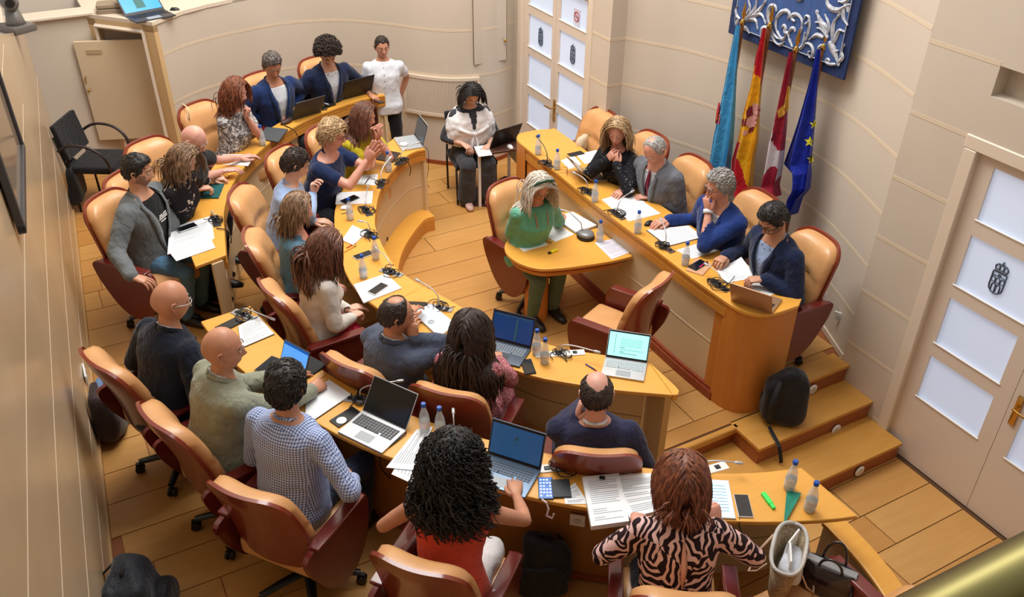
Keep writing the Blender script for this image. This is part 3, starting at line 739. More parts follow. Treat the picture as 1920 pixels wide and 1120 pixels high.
def remesh(bm, voxel=0.012, smooth=4, fold=0.0, fsize=0.09, sfac=0.5):
    bmesh.ops.recalc_face_normals(bm, faces=bm.faces)
    me = bpy.data.meshes.new('tmp'); bm.to_mesh(me); bm.free()
    o = bpy.data.objects.new('tmp', me); COL.objects.link(o)
    m = o.modifiers.new('r', 'REMESH'); m.mode = 'VOXEL'; m.voxel_size = voxel; m.use_smooth_shade = True
    if smooth: s = o.modifiers.new('s', 'SMOOTH'); s.factor = sfac; s.iterations = smooth
    if fold:
        d = o.modifiers.new('d', 'DISPLACE'); d.texture = cloud(fsize); d.strength = fold; d.mid_level = 0.5; d.texture_coords = 'LOCAL'
        s = o.modifiers.new('s2', 'SMOOTH'); s.factor = 0.4; s.iterations = 1
    dg = bpy.context.evaluated_depsgraph_get()
    out = bpy.data.meshes.new_from_object(o.evaluated_get(dg))
    bpy.data.objects.remove(o); bpy.data.meshes.remove(me)
    out.polygons.foreach_set('use_smooth', [True]*len(out.polygons))
    return out
def ribbon(bm, pts, nors, widths, th=0.004):
    pts = [Vector(p) for p in pts]; A = []
    for i, p in enumerate(pts):
        t = (pts[min(i+1, len(pts)-1)]-pts[max(i-1, 0)]).normalized(); nn = Vector(nors[i]).normalized(); s = t.cross(nn).normalized(); w_ = widths[i]/2
        A.append([bm.verts.new(p-s*w_), bm.verts.new(p+nn*th*1.6), bm.verts.new(p+s*w_), bm.verts.new(p-nn*th)])
    for a, b in zip(A, A[1:]):
        for k in range(4): bm.faces.new((a[k], a[(k+1) % 4], b[(k+1) % 4], b[k]))
    bm.faces.new(A[0][::-1]); bm.faces.new(A[-1])

# ------------------------------------------------------------ head
def sstep(a, b, x):
    t = np.clip((x-a)/(b-a), 0, 1); return t*t*(3-2*t)
NPH, NTH = 76, 56
def head_grid(female=False, fat=0.0):
    th = np.linspace(0.0, math.pi, NTH+1)[1:-1]; u = np.linspace(0, 2*math.pi, NPH, endpoint=False)
    ph = u - 0.42*np.sin(u)                       # denser near the face (phi = 0 is the front)
    TH, PH = np.meshgrid(th, ph, indexing='ij')
    dx, dy, dz = np.sin(TH)*np.sin(PH), np.sin(TH)*np.cos(PH), np.cos(TH)
    a, b, c = (0.073, 0.092, 0.113) if female else (0.077, 0.098, 0.119)
    x, y, z = a*(1+fat*0.06)*dx, b*dy, c*dz
    x = x*(1+0.07*sstep(0.0, 0.07, z)*(dy < 0.3))
    k = sstep(0.0, -0.105, z)
    x = x*(1-(0.30 if female else 0.22-0.12*fat)*k)
    back = dy < 0
    y = np.where(back, y*(1-0.50*k), y*(1-0.06*k)+0.014*k*np.clip(dy, 0, 1))
    front = sstep(0.0, 0.35, dy)
    def g(x0, z0, sx, sz): return np.exp(-((np.abs(x)-x0)/sx)**2-((z-z0)/sz)**2)*front
    fs = 0.85 if female else 1.0
    y = y - 0.007*g(0, 0.0, 0.09, 0.05)
    y = y + 0.021*fs*g(0, -0.030, 0.011, 0.014) + 0.015*fs*g(0, -0.008, 0.009, 0.022) + 0.005*g(0.013, -0.037, 0.006, 0.007)
    y = y - 0.011*g(0.031, 0.008, 0.015, 0.011) + (0.003 if female else 0.006)*g(0.026, 0.026, 0.022, 0.007)
    y = y + (0.005+0.005*fat)*g(0.042, -0.025, 0.018, 0.02)
    y = y + 0.006*g(0, -0.061, 0.019, 0.0045) + 0.006*g(0, -0.071, 0.016, 0.005) - 0.004*g(0, -0.066, 0.022, 0.002) - 0.003*g(0, -0.083, 0.02, 0.006) + 0.006*g(0, -0.099, 0.02, 0.012)
    if fat: y = y + 0.012*fat*np.exp(-((z+0.112)/0.018)**2)*front
    return np.stack([x, y, z], -1)
def grid_mesh(bm, G, top, bot, M=None, matfn=None):
    nt, npn = G.shape[:2]
    V = [[bm.verts.new(G[i, j]) for j in range(npn)] for i in range(nt)]
    t = bm.verts.new(top); b = bm.verts.new(bot); F = []
    for i in range(nt-1):
        for j in range(npn):
            f = bm.faces.new((V[i][j], V[i+1][j], V[i+1][(j+1) % npn], V[i][(j+1) % npn])); F.append(f)
    for j in range(npn):
        bm.faces.new((t, V[0][j], V[0][(j+1) % npn])); bm.faces.new((b, V[-1][(j+1) % npn], V[-1][j]))
    vs = [v for r in V for v in r]+[t, b]
    for f in bm.faces: f.smooth = True
    if matfn:
        for f in F: f.material_index = matfn(f.calc_center_median())
    if M is not None: bmesh.ops.transform(bm, matrix=M, verts=vs)
    return vs
def gnormals(G):
    c = np.array([0, 0, 0.0]); d = G-c; s = d/np.array([0.076**2, 0.096**2, 0.118**2]); return s/np.linalg.norm(s, axis=-1, keepdims=True)
def hair_mask(G, hl=0.072, recede=0.0, crown=0.0, low=-0.072, side=-0.012):
    x, y, z = G[..., 0], G[..., 1], G[..., 2]
    nz = np.array([[noise.noise(Vector(p)*70.0) for p in row] for row in G])
    az = np.abs(np.arctan2(x, y))
    zl = np.interp(az, [0, 0.55, 0.85, 1.15, 1.45, 1.75, 2.2, 3.2], [hl, hl-0.002+recede*0.02, hl-0.028+recede*0.03, 0.012, side, -0.005, low+0.02, low])
    m = sstep(-0.006, 0.008, z-zl+nz*0.006)
    if recede: m = m*(1-recede*sstep(0.02, 0.05, y+0.0*x)*sstep(0.05, 0.085, z)*0.9)
    if crown: m = m*(1-sstep(0.0, 1.0, (crown*0.075+nz*0.006-np.sqrt(x**2+((y+0.02)*0.8)**2))/0.03+0.5)*(z > 0.03))
    return m

# ------------------------------------------------------------ hands (right hand, palm down, fingers +y, thumb -x)
def hand_bm(pose, s=1.0, left=False):
    bm = bmesh.new()
    curl = {'flat': (0.10, 0.12, 0.10), 'relax': (0.30, 0.40, 0.30), 'curl': (0.7, 0.8, 0.5), 'fist': (1.25, 1.45, 0.9), 'pen': (0.75, 0.75, 0.35), 'up': (0.05, 0.06, 0.05)}[pose]
    loft(bm, [(0, -0.02, 0), (0, 0.005, 0), (-0.002, 0.03, 0), (0, 0.06, -0.001), (0.001, 0.088, -0.002), (0.001, 0.098, -0.003)], [0.025, 0.026, 0.034, 0.040, 0.040, 0.034], [0.019, 0.018, 0.017, 0.0145, 0.0125, 0.009], (1, 0, 0), (0, 0, 1), n=14, power=2.4)
    for k, (bx_, l, r, fan) in enumerate(((-0.029, 0.040, 0.0090, -0.13), (-0.009, 0.045, 0.0092, -0.03), (0.011, 0.041, 0.0088, 0.07), (0.030, 0.032, 0.0078, 0.18))):
        p = Vector((bx_, 0.086-0.004*abs(k-1), -0.002)); P = [p-Vector((0, 0.012, 0)), p]; a = 0.0; R = [r, r*1.02]
        for q, (c, f) in enumerate(zip(curl, (1.0, 0.62, 0.5))):
            a += c*(1+0.08*k) if pose != 'pen' or k != 0 else c*0.75
            d = Vector((math.sin(fan)*math.cos(a), math.cos(fan)*math.cos(a), -math.sin(a)))
            mid = P[-1]+d*(l*f*0.5); P.append(mid); R.append(r*(0.95-0.07*q)); P.append(P[-1]+d*(l*f*0.5)); R.append(r*(0.97-0.08*q))
        P.append(P[-1]+d*0.004); R.append(r*0.5)
        tube(bm, P, R, n=8)
    cl = 0.3 if pose in ('flat', 'up', 'relax') else 1.0
    tube(bm, [(-0.014, 0.004, -0.004), (-0.034, 0.026, -0.010-0.006*cl), (-0.050+0.012*cl, 0.054, -0.016-0.014*cl), (-0.056+0.022*cl, 0.076, -0.018-0.022*cl), (-0.055+0.030*cl, 0.092, -0.018-0.028*cl), (-0.054+0.033*cl, 0.097, -0.018-0.030*cl)], [0.015, 0.0155, 0.0115, 0.0105, 0.009, 0.005], n=9)
    if left: bmesh.ops.scale(bm, vec=(-1, 1, 1), verts=bm.verts)
    bmesh.ops.scale(bm, vec=(s, s, s), verts=bm.verts)
    for f in bm.faces: f.smooth = True
    return bm
def add_bm(dst, src, M=None, mi=None):
    me = bpy.data.meshes.new('t'); src.to_mesh(me); src.free()
    if M is not None: me.transform(M)
    n0 = len(dst.faces); dst.from_mesh(me); bpy.data.meshes.remove(me)
    if mi is not None:
        dst.faces.ensure_lookup_table()
        for f in dst.faces[n0:]: f.material_index = mi
def basis(fwd, up):
    f = Vector(fwd).normalized(); u = Vector(up); x = f.cross(u)
    if x.length < 1e-4: x = f.cross(Vector((1, 0, 0)))
    x.normalize(); u = x.cross(f)
    return Matrix(((x.x, f.x, u.x, 0), (x.y, f.y, u.y, 0), (x.z, f.z, u.z, 0), (0, 0, 0, 1)))

SKIN = {}
def skin_mat(tone):
    if tone not in SKIN:
        c = {'fair': (226, 176, 152), 'rosy': (222, 160, 138), 'tan': (204, 146, 116), 'olive': (206, 152, 124), 'pink': (224, 168, 150)}[tone]
        SKIN[tone] = noisy('skin_'+tone, c, tuple(int(v*0.95) for v in c), 14, 0.42, detail=3, spec=0.4)
        SKIN[tone].node_tree.nodes['Principled BSDF'].inputs['Subsurface Weight'].default_value = 0.08
        SKIN[tone].node_tree.nodes['Principled BSDF'].inputs['Subsurface Scale'].default_value = 0.01
    return SKIN[tone]
def hair_mat(name, c1, c2, rough=0.52):
    if name in _M: return _M[name]
    m = mat(name, c1, rough, spec=0.5); N, L, b = nodes(m)
    n = N.new('ShaderNodeTexNoise'); n.inputs['Scale'].default_value = 60; L.new(coords(N, L, scale=(1, 1, 0.3)).outputs[0], n.inputs['Vector'])
    r = ramp(N, [(0.4, c1), (0.66, c2)]); L.new(n.outputs['Fac'], r.inputs[0]); L.new(r.outputs[0], b.inputs['Base Color']); bump(N, L, b, n.outputs['Fac'], 0.35, 0.004)
    return m
HAIR = {'black': ((20, 17, 17), (44, 38, 36)), 'darkbrown': ((36, 26, 22), (64, 46, 38)), 'brown': ((78, 50, 36), (124, 84, 60)), 'auburn': ((96, 50, 32), (150, 88, 58)), 'chestnut': ((88, 54, 42), (128, 84, 64)),
        'ashbrown': ((104, 80, 60), (160, 128, 98)), 'blonde': ((150, 118, 84), (206, 174, 132)), 'sandy': ((168, 136, 98), (214, 184, 142)), 'silver': ((196, 184, 168), (232, 224, 212)), 'grey': ((138, 134, 130), (196, 192, 188)), 'salt': ((70, 62, 58), (120, 112, 106))}
M_LIPS = mat('lips', (186, 104, 98), 0.45); M_EYEW = mat('eye_white', (226, 222, 216), 0.3); M_IRIS = mat('iris_dark', (48, 34, 28), 0.2)
PEOPLE = []
def human(label, px, py, floor, heading, face=None, pitch=10, roll=0, lean=8, side=0, twist=0, s=1.0, female=False, fat=0.0, girth=1.0,
          skin='olive', hair=None, hcol='darkbrown', hopt=None, top=None, tmat=None, sleeve='long', inner=None, tie=None, legs='trousers', lmat=None,
          shoe=None, rh=None, lh=None, glasses=None, beard=0, seated=True, chair=None, collar=None, kneef=-0.08, vopen=0.16, vw=0.075, group=None, hip=None, hz=None, shin=-0.10, chair_px=None, voxel=0.0125, chair_off=0.07, chair_deg=None, z0=None, headsc=1.0, elbow=(0.55, -0.35, -0.75), fold=0.018, legspread=0.11, shawl=None, band=None, chest_print=False, lanyard=None, keyhole=False):
    face = heading if face is None else face
    s = s*1.07; girth = 1+(girth-1)*0.55
    rnd = random.Random(hash(label) % 9973 if False else sum(ord(c)*(i+1) for i, c in enumerate(label)) % 9973)
    hopt = hopt or {}
    hipz = (hip or (0.555 if seated else 0.93*s)); th = math.radians(lean); sd = math.radians(side)
    A = Vector((math.sin(sd), math.sin(th)*math.cos(sd), math.cos(th)*math.cos(sd))).normalized(); X0 = Vector((1, 0, 0)); Y0 = A.cross(X0).normalized(); X0 = Y0.cross(A).normalized()
    tw = math.radians(twist); X = X0*math.cos(tw)+Y0*math.sin(tw); Y = Y0*math.cos(tw)-X0*math.sin(tw)
    Hp = Vector((0, 0, hipz))
    def TP(x, y, t, f=1.0):
        k = min(max(t/0.5, 0), 1); XX = X0.lerp(X, k); YY = Y0.lerp(Y, k)
        AA = Vector((0, 0, 1)).lerp(A, min(max(t/0.15, 0), 1)*0.5+0.5).normalized() if t < 0.15 else A
        return Hp + XX*x*s + YY*y*s + A*t*s
    frot = math.radians(face-heading)             # head yaw relative to the body
    Hm = Matrix.Rotation(frot, 4, 'Z') @ Matrix.Rotation(math.radians(-pitch), 4, 'X') @ Matrix.Rotation(math.radians(roll), 4, 'Y')
    neck0 = TP(0, -0.012, 0.52); hd = (Hm.to_3x3() @ Vector((0, 0.018, 0.105)))*s
    headc = neck0 + A*0.055*s + Vector((0, 0.012, 0.0)) + hd*0.55 + Vector((0, 0, 0.05*s))
    # place so that the head's centre is where the photograph has it
    W = at(px, py, floor+headc.z); ca, sa = math.cos(math.radians(heading-90)), math.sin(math.radians(heading-90))
    ox, oy = W[0]-(headc.x*ca-headc.y*sa), W[1]-(headc.x*sa+headc.y*ca)
    root = empty('person', (ox, oy, floor), math.radians(heading-90), label=label, cat='person', group=group)
    inv = Matrix.Rotation(-math.radians(heading-90), 4, 'Z') @ Matrix.Translation((-ox, -oy, -floor))
    Hmat = Matrix.Translation(headc) @ Hm @ Matrix.Scale(s*headsc, 4)
    PEOPLE.append((label, ox, oy, headc.z))
    hs = s
    # --- torso stations
    g_ = girth
    if female:
        ST = [(-0.10, .15, .11), (0.0, .172*g_, .125*g_), (0.08, .155*g_, .115*g_), (0.17, .130*g_, .098*g_), (0.27, .140*g_, .108*g_), (0.35, .155, .118*g_), (0.43, .160, .100), (0.48, .135, .080), (0.515, .080, .062), (0.55, .050, .052), (0.64, .048, .052)]
    else:
        ST = [(-0.10, .15, .115), (0.0, .170*g_, .125*g_), (0.08, .162*g_, .122*g_), (0.18, .158*g_, .122*g_), (0.28, .170*g_, .124*g_), (0.37, .186, .122*g_), (0.445, .186, .106), (0.495, .145, .084), (0.525, .088, .068), (0.56, .060, .060), (0.65, .056, .060)]
    def torso(bm, d=0.0, t1=9, t0=-1, neck=True, dn=0.0, dlow=0.0):
        L_ = [q for q in ST if t0 <= q[0] <= t1]
        C_ = [TP(0, (0.012 if 0.2 < t < 0.42 else 0.0)+(0.012 if female and 0.3 < t < 0.4 else 0)+(0.02*(g_-1)*8 if 0.0 < t < 0.3 else 0), t) for t, a, b in L_]
        lo = lambda t: dlow*max(0, min(1, (0.12-t)/0.12))
        loft(bm, C_, [(a+d+dn+lo(t))*s for t, a, b in L_], [(b+d+lo(t))*s for t, a, b in L_], X, Y, n=22, power=2.25)
    sw = (0.150 if female else 0.178)
    SH = {1: TP(sw, 0.0, 0.445), -1: TP(-sw, 0.0, 0.445)}
    la, lf = (0.265 if female else 0.285)*s, (0.235 if female else 0.255)*s
    arms = {}
    for sg, spec in ((1, rh), (-1, lh)):
        if spec is None: spec = dict(loc=(sg*0.13, 0.30, hipz+0.08))
        pose = spec.get('pose', 'relax')
        if 'px' in spec:
            p = at(*spec['px']); hp_ = inv @ Vector(p)
        elif 'face' in spec: hp_ = Hmat @ Vector(spec['face'])
        else: hp_ = Vector(spec['loc'])
        if 'dir' in spec: fd = Vector(spec['dir']).normalized()
        else:
            az = math.radians(spec.get('az', heading)-heading+90); pt = math.radians(spec.get('el', 0)); fd = Vector((math.cos(az)*math.cos(pt), math.sin(az)*math.cos(pt), math.sin(pt)))
        up = Vector(spec.get('up', (0, 0, 1)))
        wr = hp_-fd*0.075*s
        sh = SH[sg]; dv = wr-sh; dmax = (la+lf)*0.985
        if dv.length > dmax: wr = sh+dv.normalized()*dmax; dv = wr-sh
        dl = max(dv.length, abs(la-lf)+0.02)
        ca_ = (la*la+dl*dl-lf*lf)/(2*la*dl); ca_ = max(-1, min(1, ca_)); hh = la*math.sqrt(1-ca_*ca_)
        pole = Vector(spec.get('pole', (sg*elbow[0], elbow[1], elbow[2]))); n_ = dv.normalized(); pp = pole-n_*pole.dot(n_); pp.normalize()
        el = sh+n_*(la*ca_)+pp*hh
        arms[sg] = (sh, el, wr, fd, up, pose)
    # --- legs
    LG = {}
    for sg in (1, -1):
        hpj = Hp+Vector((sg*0.085*s, 0.0, 0.0)); lsp = legspread
        if seated:
            kn = Vector((sg*lsp, (0.40+kneef)*s, 0.50 if hipz < 0.6 else hipz-0.05)); an = Vector((sg*(lsp+0.0), kn.y+0.02+shin, 0.09))
        else: kn = Vector((sg*0.095, 0.02, 0.50*s)); an = Vector((sg*0.10, -0.01, 0.09))
        LG[sg] = (hpj, kn, an)
    fr = 0.88 if female else 1.0
    # --- body: one continuous skin, then head and hands on it
    bm = bmesh.new(); torso(bm, -0.006)
    for sg in (1, -1):
        sh, el, wr, fd, up, pose = arms[sg]
        limb(bm, [sh, sh.lerp(el, .5), el, el.lerp(wr, .35), wr], [.050*fr*s, .046*fr*s, .038*fr*s, .040*fr*s, .0255*fr*s])
        a, b, c = LG[sg]; limb(bm, [a, b, c], [.075*s, .052*s, .036*s])
    body = remesh(bm, voxel, 5)
    bm = bmesh.new(); bm.from_mesh(body); bpy.data.meshes.remove(body)
    G = head_grid(female, fat)
    def mf(c):
        x, y, z = c
        if y > 0.05 and abs(x) < 0.021 and -0.077 < z < -0.057 and abs(x) < 0.021*(1-((z+0.067)/0.0105)**2)**0.5 if abs((z+0.067)/0.0105) < 1 else False: return 1
        if beard and y > 0.0 and z < -0.045+0.5*max(0, abs(x)-0.04) and not (abs(x) < 0.02 and -0.1 < -z*0+0 and z > -0.04): return 2
        if beard and y > 0.02 and abs(x) > 0.052 and z < 0.0: return 2
        return 0
    hb = bmesh.new(); grid_mesh(hb, G, G[0].mean(0)+np.array([0, 0, 0.0005]), G[-1].mean(0)-np.array([0, 0, 0.001]), None, mf)
    for sg in (1, -1):       # ears
        ex = 0.073 if not female else 0.069
        tube(hb, [(sg*(ex+0.004), 0.004, -0.030), (sg*(ex+0.008), 0.0, -0.022), (sg*(ex+0.011), -0.012, -0.006), (sg*(ex+0.014), -0.020, 0.010), (sg*(ex+0.013), -0.014, 0.024), (sg*(ex+0.008), 0.0, 0.026), (sg*(ex+0.004), 0.008, 0.014)], [0.005, 0.007, 0.0055, 0.006, 0.006, 0.0055, 0.004], n=6)
        ball(hb, (sg*(ex+0.003), -0.003, -0.002), 0.013, (0.45, 0.9, 1.7), seg=10)
    for f in hb.faces: f.smooth = True
    add_bm(bm, hb, Hmat)
    for sg in (1, -1):
        sh, el, wr, fd, up, pose = arms[sg]
        add_bm(bm, hand_bm(pose, s*(0.93 if female else 1.03), left=(sg == -1)), Matrix.Translation(wr) @ basis(fd, up), 0)
    skm = skin_mat(skin); hc1, hc2 = HAIR[hcol]; hm = hair_mat('hair_'+hcol, hc1, hc2)
    sk = skm.node_tree.nodes['Principled BSDF'].inputs['Base Color'].default_value
    bdm = mat('stubble_%s_%s' % (skin, hcol), tuple(int((1-beard*0.7)*a+beard*0.7*b) for a, b in zip({'fair': (226, 176, 152), 'rosy': (222, 160, 138), 'tan': (204, 146, 116), 'olive': (206, 152, 124), 'pink': (224, 168, 150)}[skin], hc1)), 0.7)
    me = bpy.data.meshes.new('body'); bm.to_mesh(me); bm.free()
    mesh_obj('body', me, [skm, M_LIPS if female else mat('lips_pale', (190, 122, 106), 0.5), bdm], root)
    # eyes
    for sg in (1, -1):
        eb = bmesh.new(); v = ball(eb, (0, 0, 0), 0.0118, seg=16, M=Matrix.Rotation(math.radians(-90), 4, 'X'))
        lid = 0.3+pitch*0.012
        for f in eb.faces:
            c = f.calc_center_median(); f.smooth = True
            if c.z > 0.0118*(0.55-lid*0.9) or c.z < -0.0065: f.material_index = 2
            elif (c.x**2+c.z**2)**0.5 < 0.0055 and c.y > 0: f.material_index = 1
        yy = 0.0775 if female else 0.0835
        me = bpy.data.meshes.new('eye'); eb.to_mesh(me); eb.free(); me.transform(Hmat @ Matrix.Translation((sg*0.031, yy, 0.008)))
        mesh_obj('eye', me, [M_EYEW, M_IRIS, skm], root)
        eb = bmesh.new(); yb = 0.0925 if female else 0.101
        tube(eb, [(sg*0.012, yb+0.001, 0.024), (sg*0.024, yb-0.002, 0.029), (sg*0.038, yb-0.010, 0.029), (sg*0.048, yb-0.019, 0.024)], [0.0022, 0.0034, 0.0030, 0.0012] if not female else [0.0015, 0.0022, 0.002, 0.001], n=6, M=Hmat)
        obj('eyebrow', eb, hm, root, smooth=True)
    # --- hair
    if hair:
        build_hair(root, hair, hm, G, Hmat, headc, TP, s, female, rnd, hopt, heading)
    # --- clothes
    tm = tmat
    if top:
        sl = {'long': 1.0, '34': 0.7, 'short': -1, 'none': -2}[sleeve]
        d = {'jacket': 0.018, 'shirt': 0.012, 'tee': 0.010, 'sweater': 0.018, 'blouse': 0.014, 'cardigan': 0.016}[top]
        bm = bmesh.new(); torso(bm, d, t1=0.53 if top in ('shirt', 'jacket', 'sweater') else 0.515, t0=-0.10, dlow=0.018)
        if top == 'jacket': bmx = None
        for sg in (1, -1):
            sh, el, wr, fd, up, pose = arms[sg]; e = d*1.05
            r1, r2, r3 = (.054*fr+e)*s, (.042*fr+e)*s, (.030*fr+e*0.9)*s
            if top in ('blouse',): r3 += 0.006
            if sl == 1.0: limb(bm, [sh, sh.lerp(el, .5), el, el.lerp(wr, .5), el.lerp(wr, .97)], [r1, (r1+r2)/2, r2, (r2+r3)/2+.003, r3])
            elif sl == 0.7: limb(bm, [sh, sh.lerp(el, .5), el, el.lerp(wr, .45)], [r1, (r1+r2)/2, r2, r2*0.97])
            elif sl == -1: limb(bm, [sh, sh.lerp(el, .3), sh.lerp(el, .54)], [r1, r1*0.98, r1*0.98])
            else: ball(bm, sh.lerp(TP(0, 0, 0.45), 0.12), r1*1.02, seg=12)
        me = remesh(bm, voxel*0.95, 3, fold, 0.10)
        # front opening
        if top in ('jacket', 'cardigan') and inner:
            b2 = bmesh.new(); b2.from_mesh(me); dele = []
            for f in b2.faces:
                c = f.calc_center_median()-Hp; t = c.dot(A)/s; x = c.dot(X)/s; y = c.dot(Y)/s
                if y > 0.02 and t > vopen-0.05:
                    lim = vw*min(max((t-vopen)/(0.47-vopen), 0), 1)+0.004
                    if abs(x) < lim: dele.append(f)
                if t > 0.528: dele.append(f)
            bmesh.ops.delete(b2, geom=list(set(dele)), context='FACES'); b2.to_mesh(me); b2.free()
        o = mesh_obj({'jacket': 'jacket', 'shirt': 'shirt', 'tee': 't_shirt', 'sweater': 'sweater', 'blouse': 'blouse', 'cardigan': 'cardigan'}[top], me, tm, root)
        def surf(x, t, dd):
            i = max(0, min(len(ST)-2, next((k for k in range(len(ST)-1) if ST[k][0] <= t <= ST[k+1][0]), len(ST)-2)))
            u = (t-ST[i][0])/(ST[i+1][0]-ST[i][0]); a = ST[i][1]*(1-u)+ST[i+1][1]*u+d; b = ST[i][2]*(1-u)+ST[i+1][2]*u+d
            yy = b*math.sqrt(max(0.02, 1-min(1, abs(x)/a)**2.25)); off = (0.012 if 0.2 < t < 0.42 else 0)
            return TP(x, yy+off+dd, t)
        if top == 'jacket':
            for sg in (1, -1):
                lb = bmesh.new(); pts, nn, ww = [], [], []
                for k in range(9):
                    u = k/8; t = vopen+(0.475-vopen)*u; x = sg*(0.012+(vw+0.002)*u); pts.append(surf(x, t, 0.006)); nn.append(Y+X*sg*0.2); ww.append(0.016+0.045*math.sin(math.pi*min(1, u*0.75))*(1 if u < 0.85 else 0.7))
                for (x, y, t, w_) in ((0.090, 0.035, 0.515, .045), (0.088, -0.01, 0.530, .042), (0.062, -0.052, 0.538, .040), (0.0, -0.072, 0.540, .040)):
                    pts.append(TP(sg*x*0.92, y, t)); nn.append((TP(sg*x, y*1.6, t+0.02)-TP(0, 0, t))); ww.append(w_)
                ribbon(lb, pts, nn, ww); obj('lapel', lb, tm, root, smooth=True)
            if True:
                for k in range(2):
                    bb = bmesh.new(); ball(bb, surf(0.012, vopen-0.02-0.10*k, 0.004), 0.008, seg=8); obj('button', bb, M_BLACK, root)
        if inner:
            ib = bmesh.new(); torso(ib, -0.001, t1=0.50, t0=0.0)
            me = remesh(ib, 0.012, 2); mesh_obj('shirt' if inner[0] != 'tee' else 't_shirt', me, inner[1], root)
        if collar or (inner and inner[0] == 'shirt'):
            cm = collar if collar else inner[1]
            cb = bmesh.new()
            for sg in (1, -1):
                pts = [TP(0, -0.064, 0.553), TP(sg*0.045, -0.050, 0.551), TP(sg*0.064, -0.01, 0.543), TP(sg*0.058, 0.035, 0.527), TP(sg*0.022, 0.062, 0.505), TP(sg*0.045, 0.092, 0.475)]
                nn = [p-TP(0, 0, 0.5) for p in pts]; ribbon(cb, pts, nn, [0.022, .022, .024, .030, .036, .010], 0.002)
            obj('collar', cb, cm, root, smooth=True)
        if top == 'shirt' or (inner and inner[0] == 'shirt'):
            pb = bmesh.new(); dd = 0.001 if top == 'shirt' else -0.010
            for k in range(5): ball(pb, surf(0.0, 0.47-0.075*k, dd+0.002), 0.0045, seg=6)
            obj('shirt_buttons', pb, mat('button_dark', (60, 60, 70), 0.4), root)['kind'] = 'stuff'
        if inner and sl == 1.0 and inner[0] == 'shirt':
            for sg in (1, -1):
                sh, el, wr, fd, up, pose = arms[sg]; cb = bmesh.new(); dr_ = (wr-el).normalized()
                tube(cb, [wr-dr_*0.02, wr+dr_*0.012*s], [0.0375*fr*s, 0.036*fr*s], n=16, cap=False); ob_ = obj('shirt_cuff', cb, inner[1], root, smooth=True); sm = ob_.modifiers.new('s', 'SOLIDIFY'); sm.thickness = 0.004
        if tie:
            tb = bmesh.new(); ts = [0.505, 0.48, 0.40, 0.30, 0.2, 0.12]
            ribbon(tb, [surf(0, t, -0.004) for t in ts], [Y]*6, [0.028, 0.034, 0.045, 0.06, 0.07, 0.075], 0.004); obj('tie', tb, tie, root, smooth=True)
    if hopt.get('shawl') or shawl:
        sb = bmesh.new()
        loft(sb, [TP(0, 0.005, 0.16), TP(0, 0.01, 0.25), TP(0, 0.012, 0.36), TP(0, 0.008, 0.43), TP(0, 0, 0.49), TP(0, -0.005, 0.53)], [.262*s, .262*s, .250*s, .222*s, .160*s, .088*s], [.165*s, .165*s, .16*s, .14*s, .105*s, .075*s], X, Y, n=26, power=2.3)
        me = remesh(sb, 0.012, 3, 0.03, 0.08); b2 = bmesh.new(); b2.from_mesh(me); dele = []
        for f in b2.faces:
            c = f.calc_center_median()-Hp; t = c.dot(A)/s; x = c.dot(X)/s; y = c.dot(Y)/s
            if (y > 0.0 and t > 0.30 and abs(x) < 0.006+0.20*(t-0.32)) or t > 0.50: dele.append(f)
        bmesh.ops.delete(b2, geom=dele, context='FACES'); b2.to_mesh(me); b2.free(); mesh_obj('shawl', me, shawl, root).modifiers.new('s', 'SOLIDIFY').thickness = 0.012
        sb = bmesh.new(); ball(sb, TP(0.0, 0.165, 0.30), 0.038, (1.2, .8, .9), seg=14)
        for sg in (1, -1): tube(sb, [TP(sg*0.01, 0.165, 0.30), TP(sg*0.03, 0.18, 0.22), TP(sg*0.035, 0.19, 0.13), TP(sg*0.03, 0.20, 0.08)], [0.02, 0.026, 0.03, 0.026], n=10, flat=0.5)
        for sg in (1, -1): tube(sb, [TP(sg*0.14, 0.13, 0.36), TP(sg*0.07, 0.165, 0.33), TP(0, 0.17, 0.30)], [0.04, 0.034, 0.026], n=10, flat=0.6)
        obj('shawl_knot', sb, shawl, root, smooth=True)
    # lower clothes
    lm = lmat or mat('dark_trousers', (36, 38, 46), 0.85)
    bm = bmesh.new()
    ball(bm, Hp+Vector((0, 0.01, -0.01)), 0.142*s*min(g_, 1.15), (1.08, 0.85, 0.72), seg=18)
    loft(bm, [TP(0, 0, -0.06), TP(0, 0, 0.02), TP(0, 0, 0.08)], [.150*s*g_]*3, [.110*s*g_]*3, X0, Y0)
    for sg in (1, -1):
        a, b, c = LG[sg]
        if legs == 'skirt':
            limb(bm, [a, b, b.lerp(c, 0.45)], [.105*s, .085*s, .08*s]); 
            if sg == 1: limb(bm, [Hp, (LG[1][1]+LG[-1][1])/2, (LG[1][1]+LG[-1][1])/2-Vector((0, 0, 0.18))], [.11*s, .08*s, .07*s])
        elif legs == 'wide': limb(bm, [a, b, c], [.095*s, .085*s, .095*s])
        else: limb(bm, [a, a.lerp(b, .5), b, b.lerp(c, .5), c], [.098*s*fr, .084*s*fr, .068*s, .060*s, .048*s])
    mesh_obj('skirt' if legs == 'skirt' else 'trousers', remesh(bm, voxel*1.1, 4, fold, 0.10), lm, root)
    for sg in (1, -1):
        c = LG[sg][2]; bm = bmesh.new()
        loft(bm, [Vector((c.x, c.y-0.045, 0.045)), Vector((c.x, c.y, 0.05)), Vector((c.x, c.y+0.06, 0.04)), Vector((c.x+sg*0.004, c.y+0.13, 0.03)), Vector((c.x+sg*0.004, c.y+0.185, 0.024))], [.028, .036, .040, .043, .024], [.042, .048, .040, .028, .018], (1, 0, 0), (0, 0, 1), n=14, power=2.5)
        obj('shoe', bm, shoe or mat('dark_shoes', (30, 27, 26), 0.4), root, smooth=True)
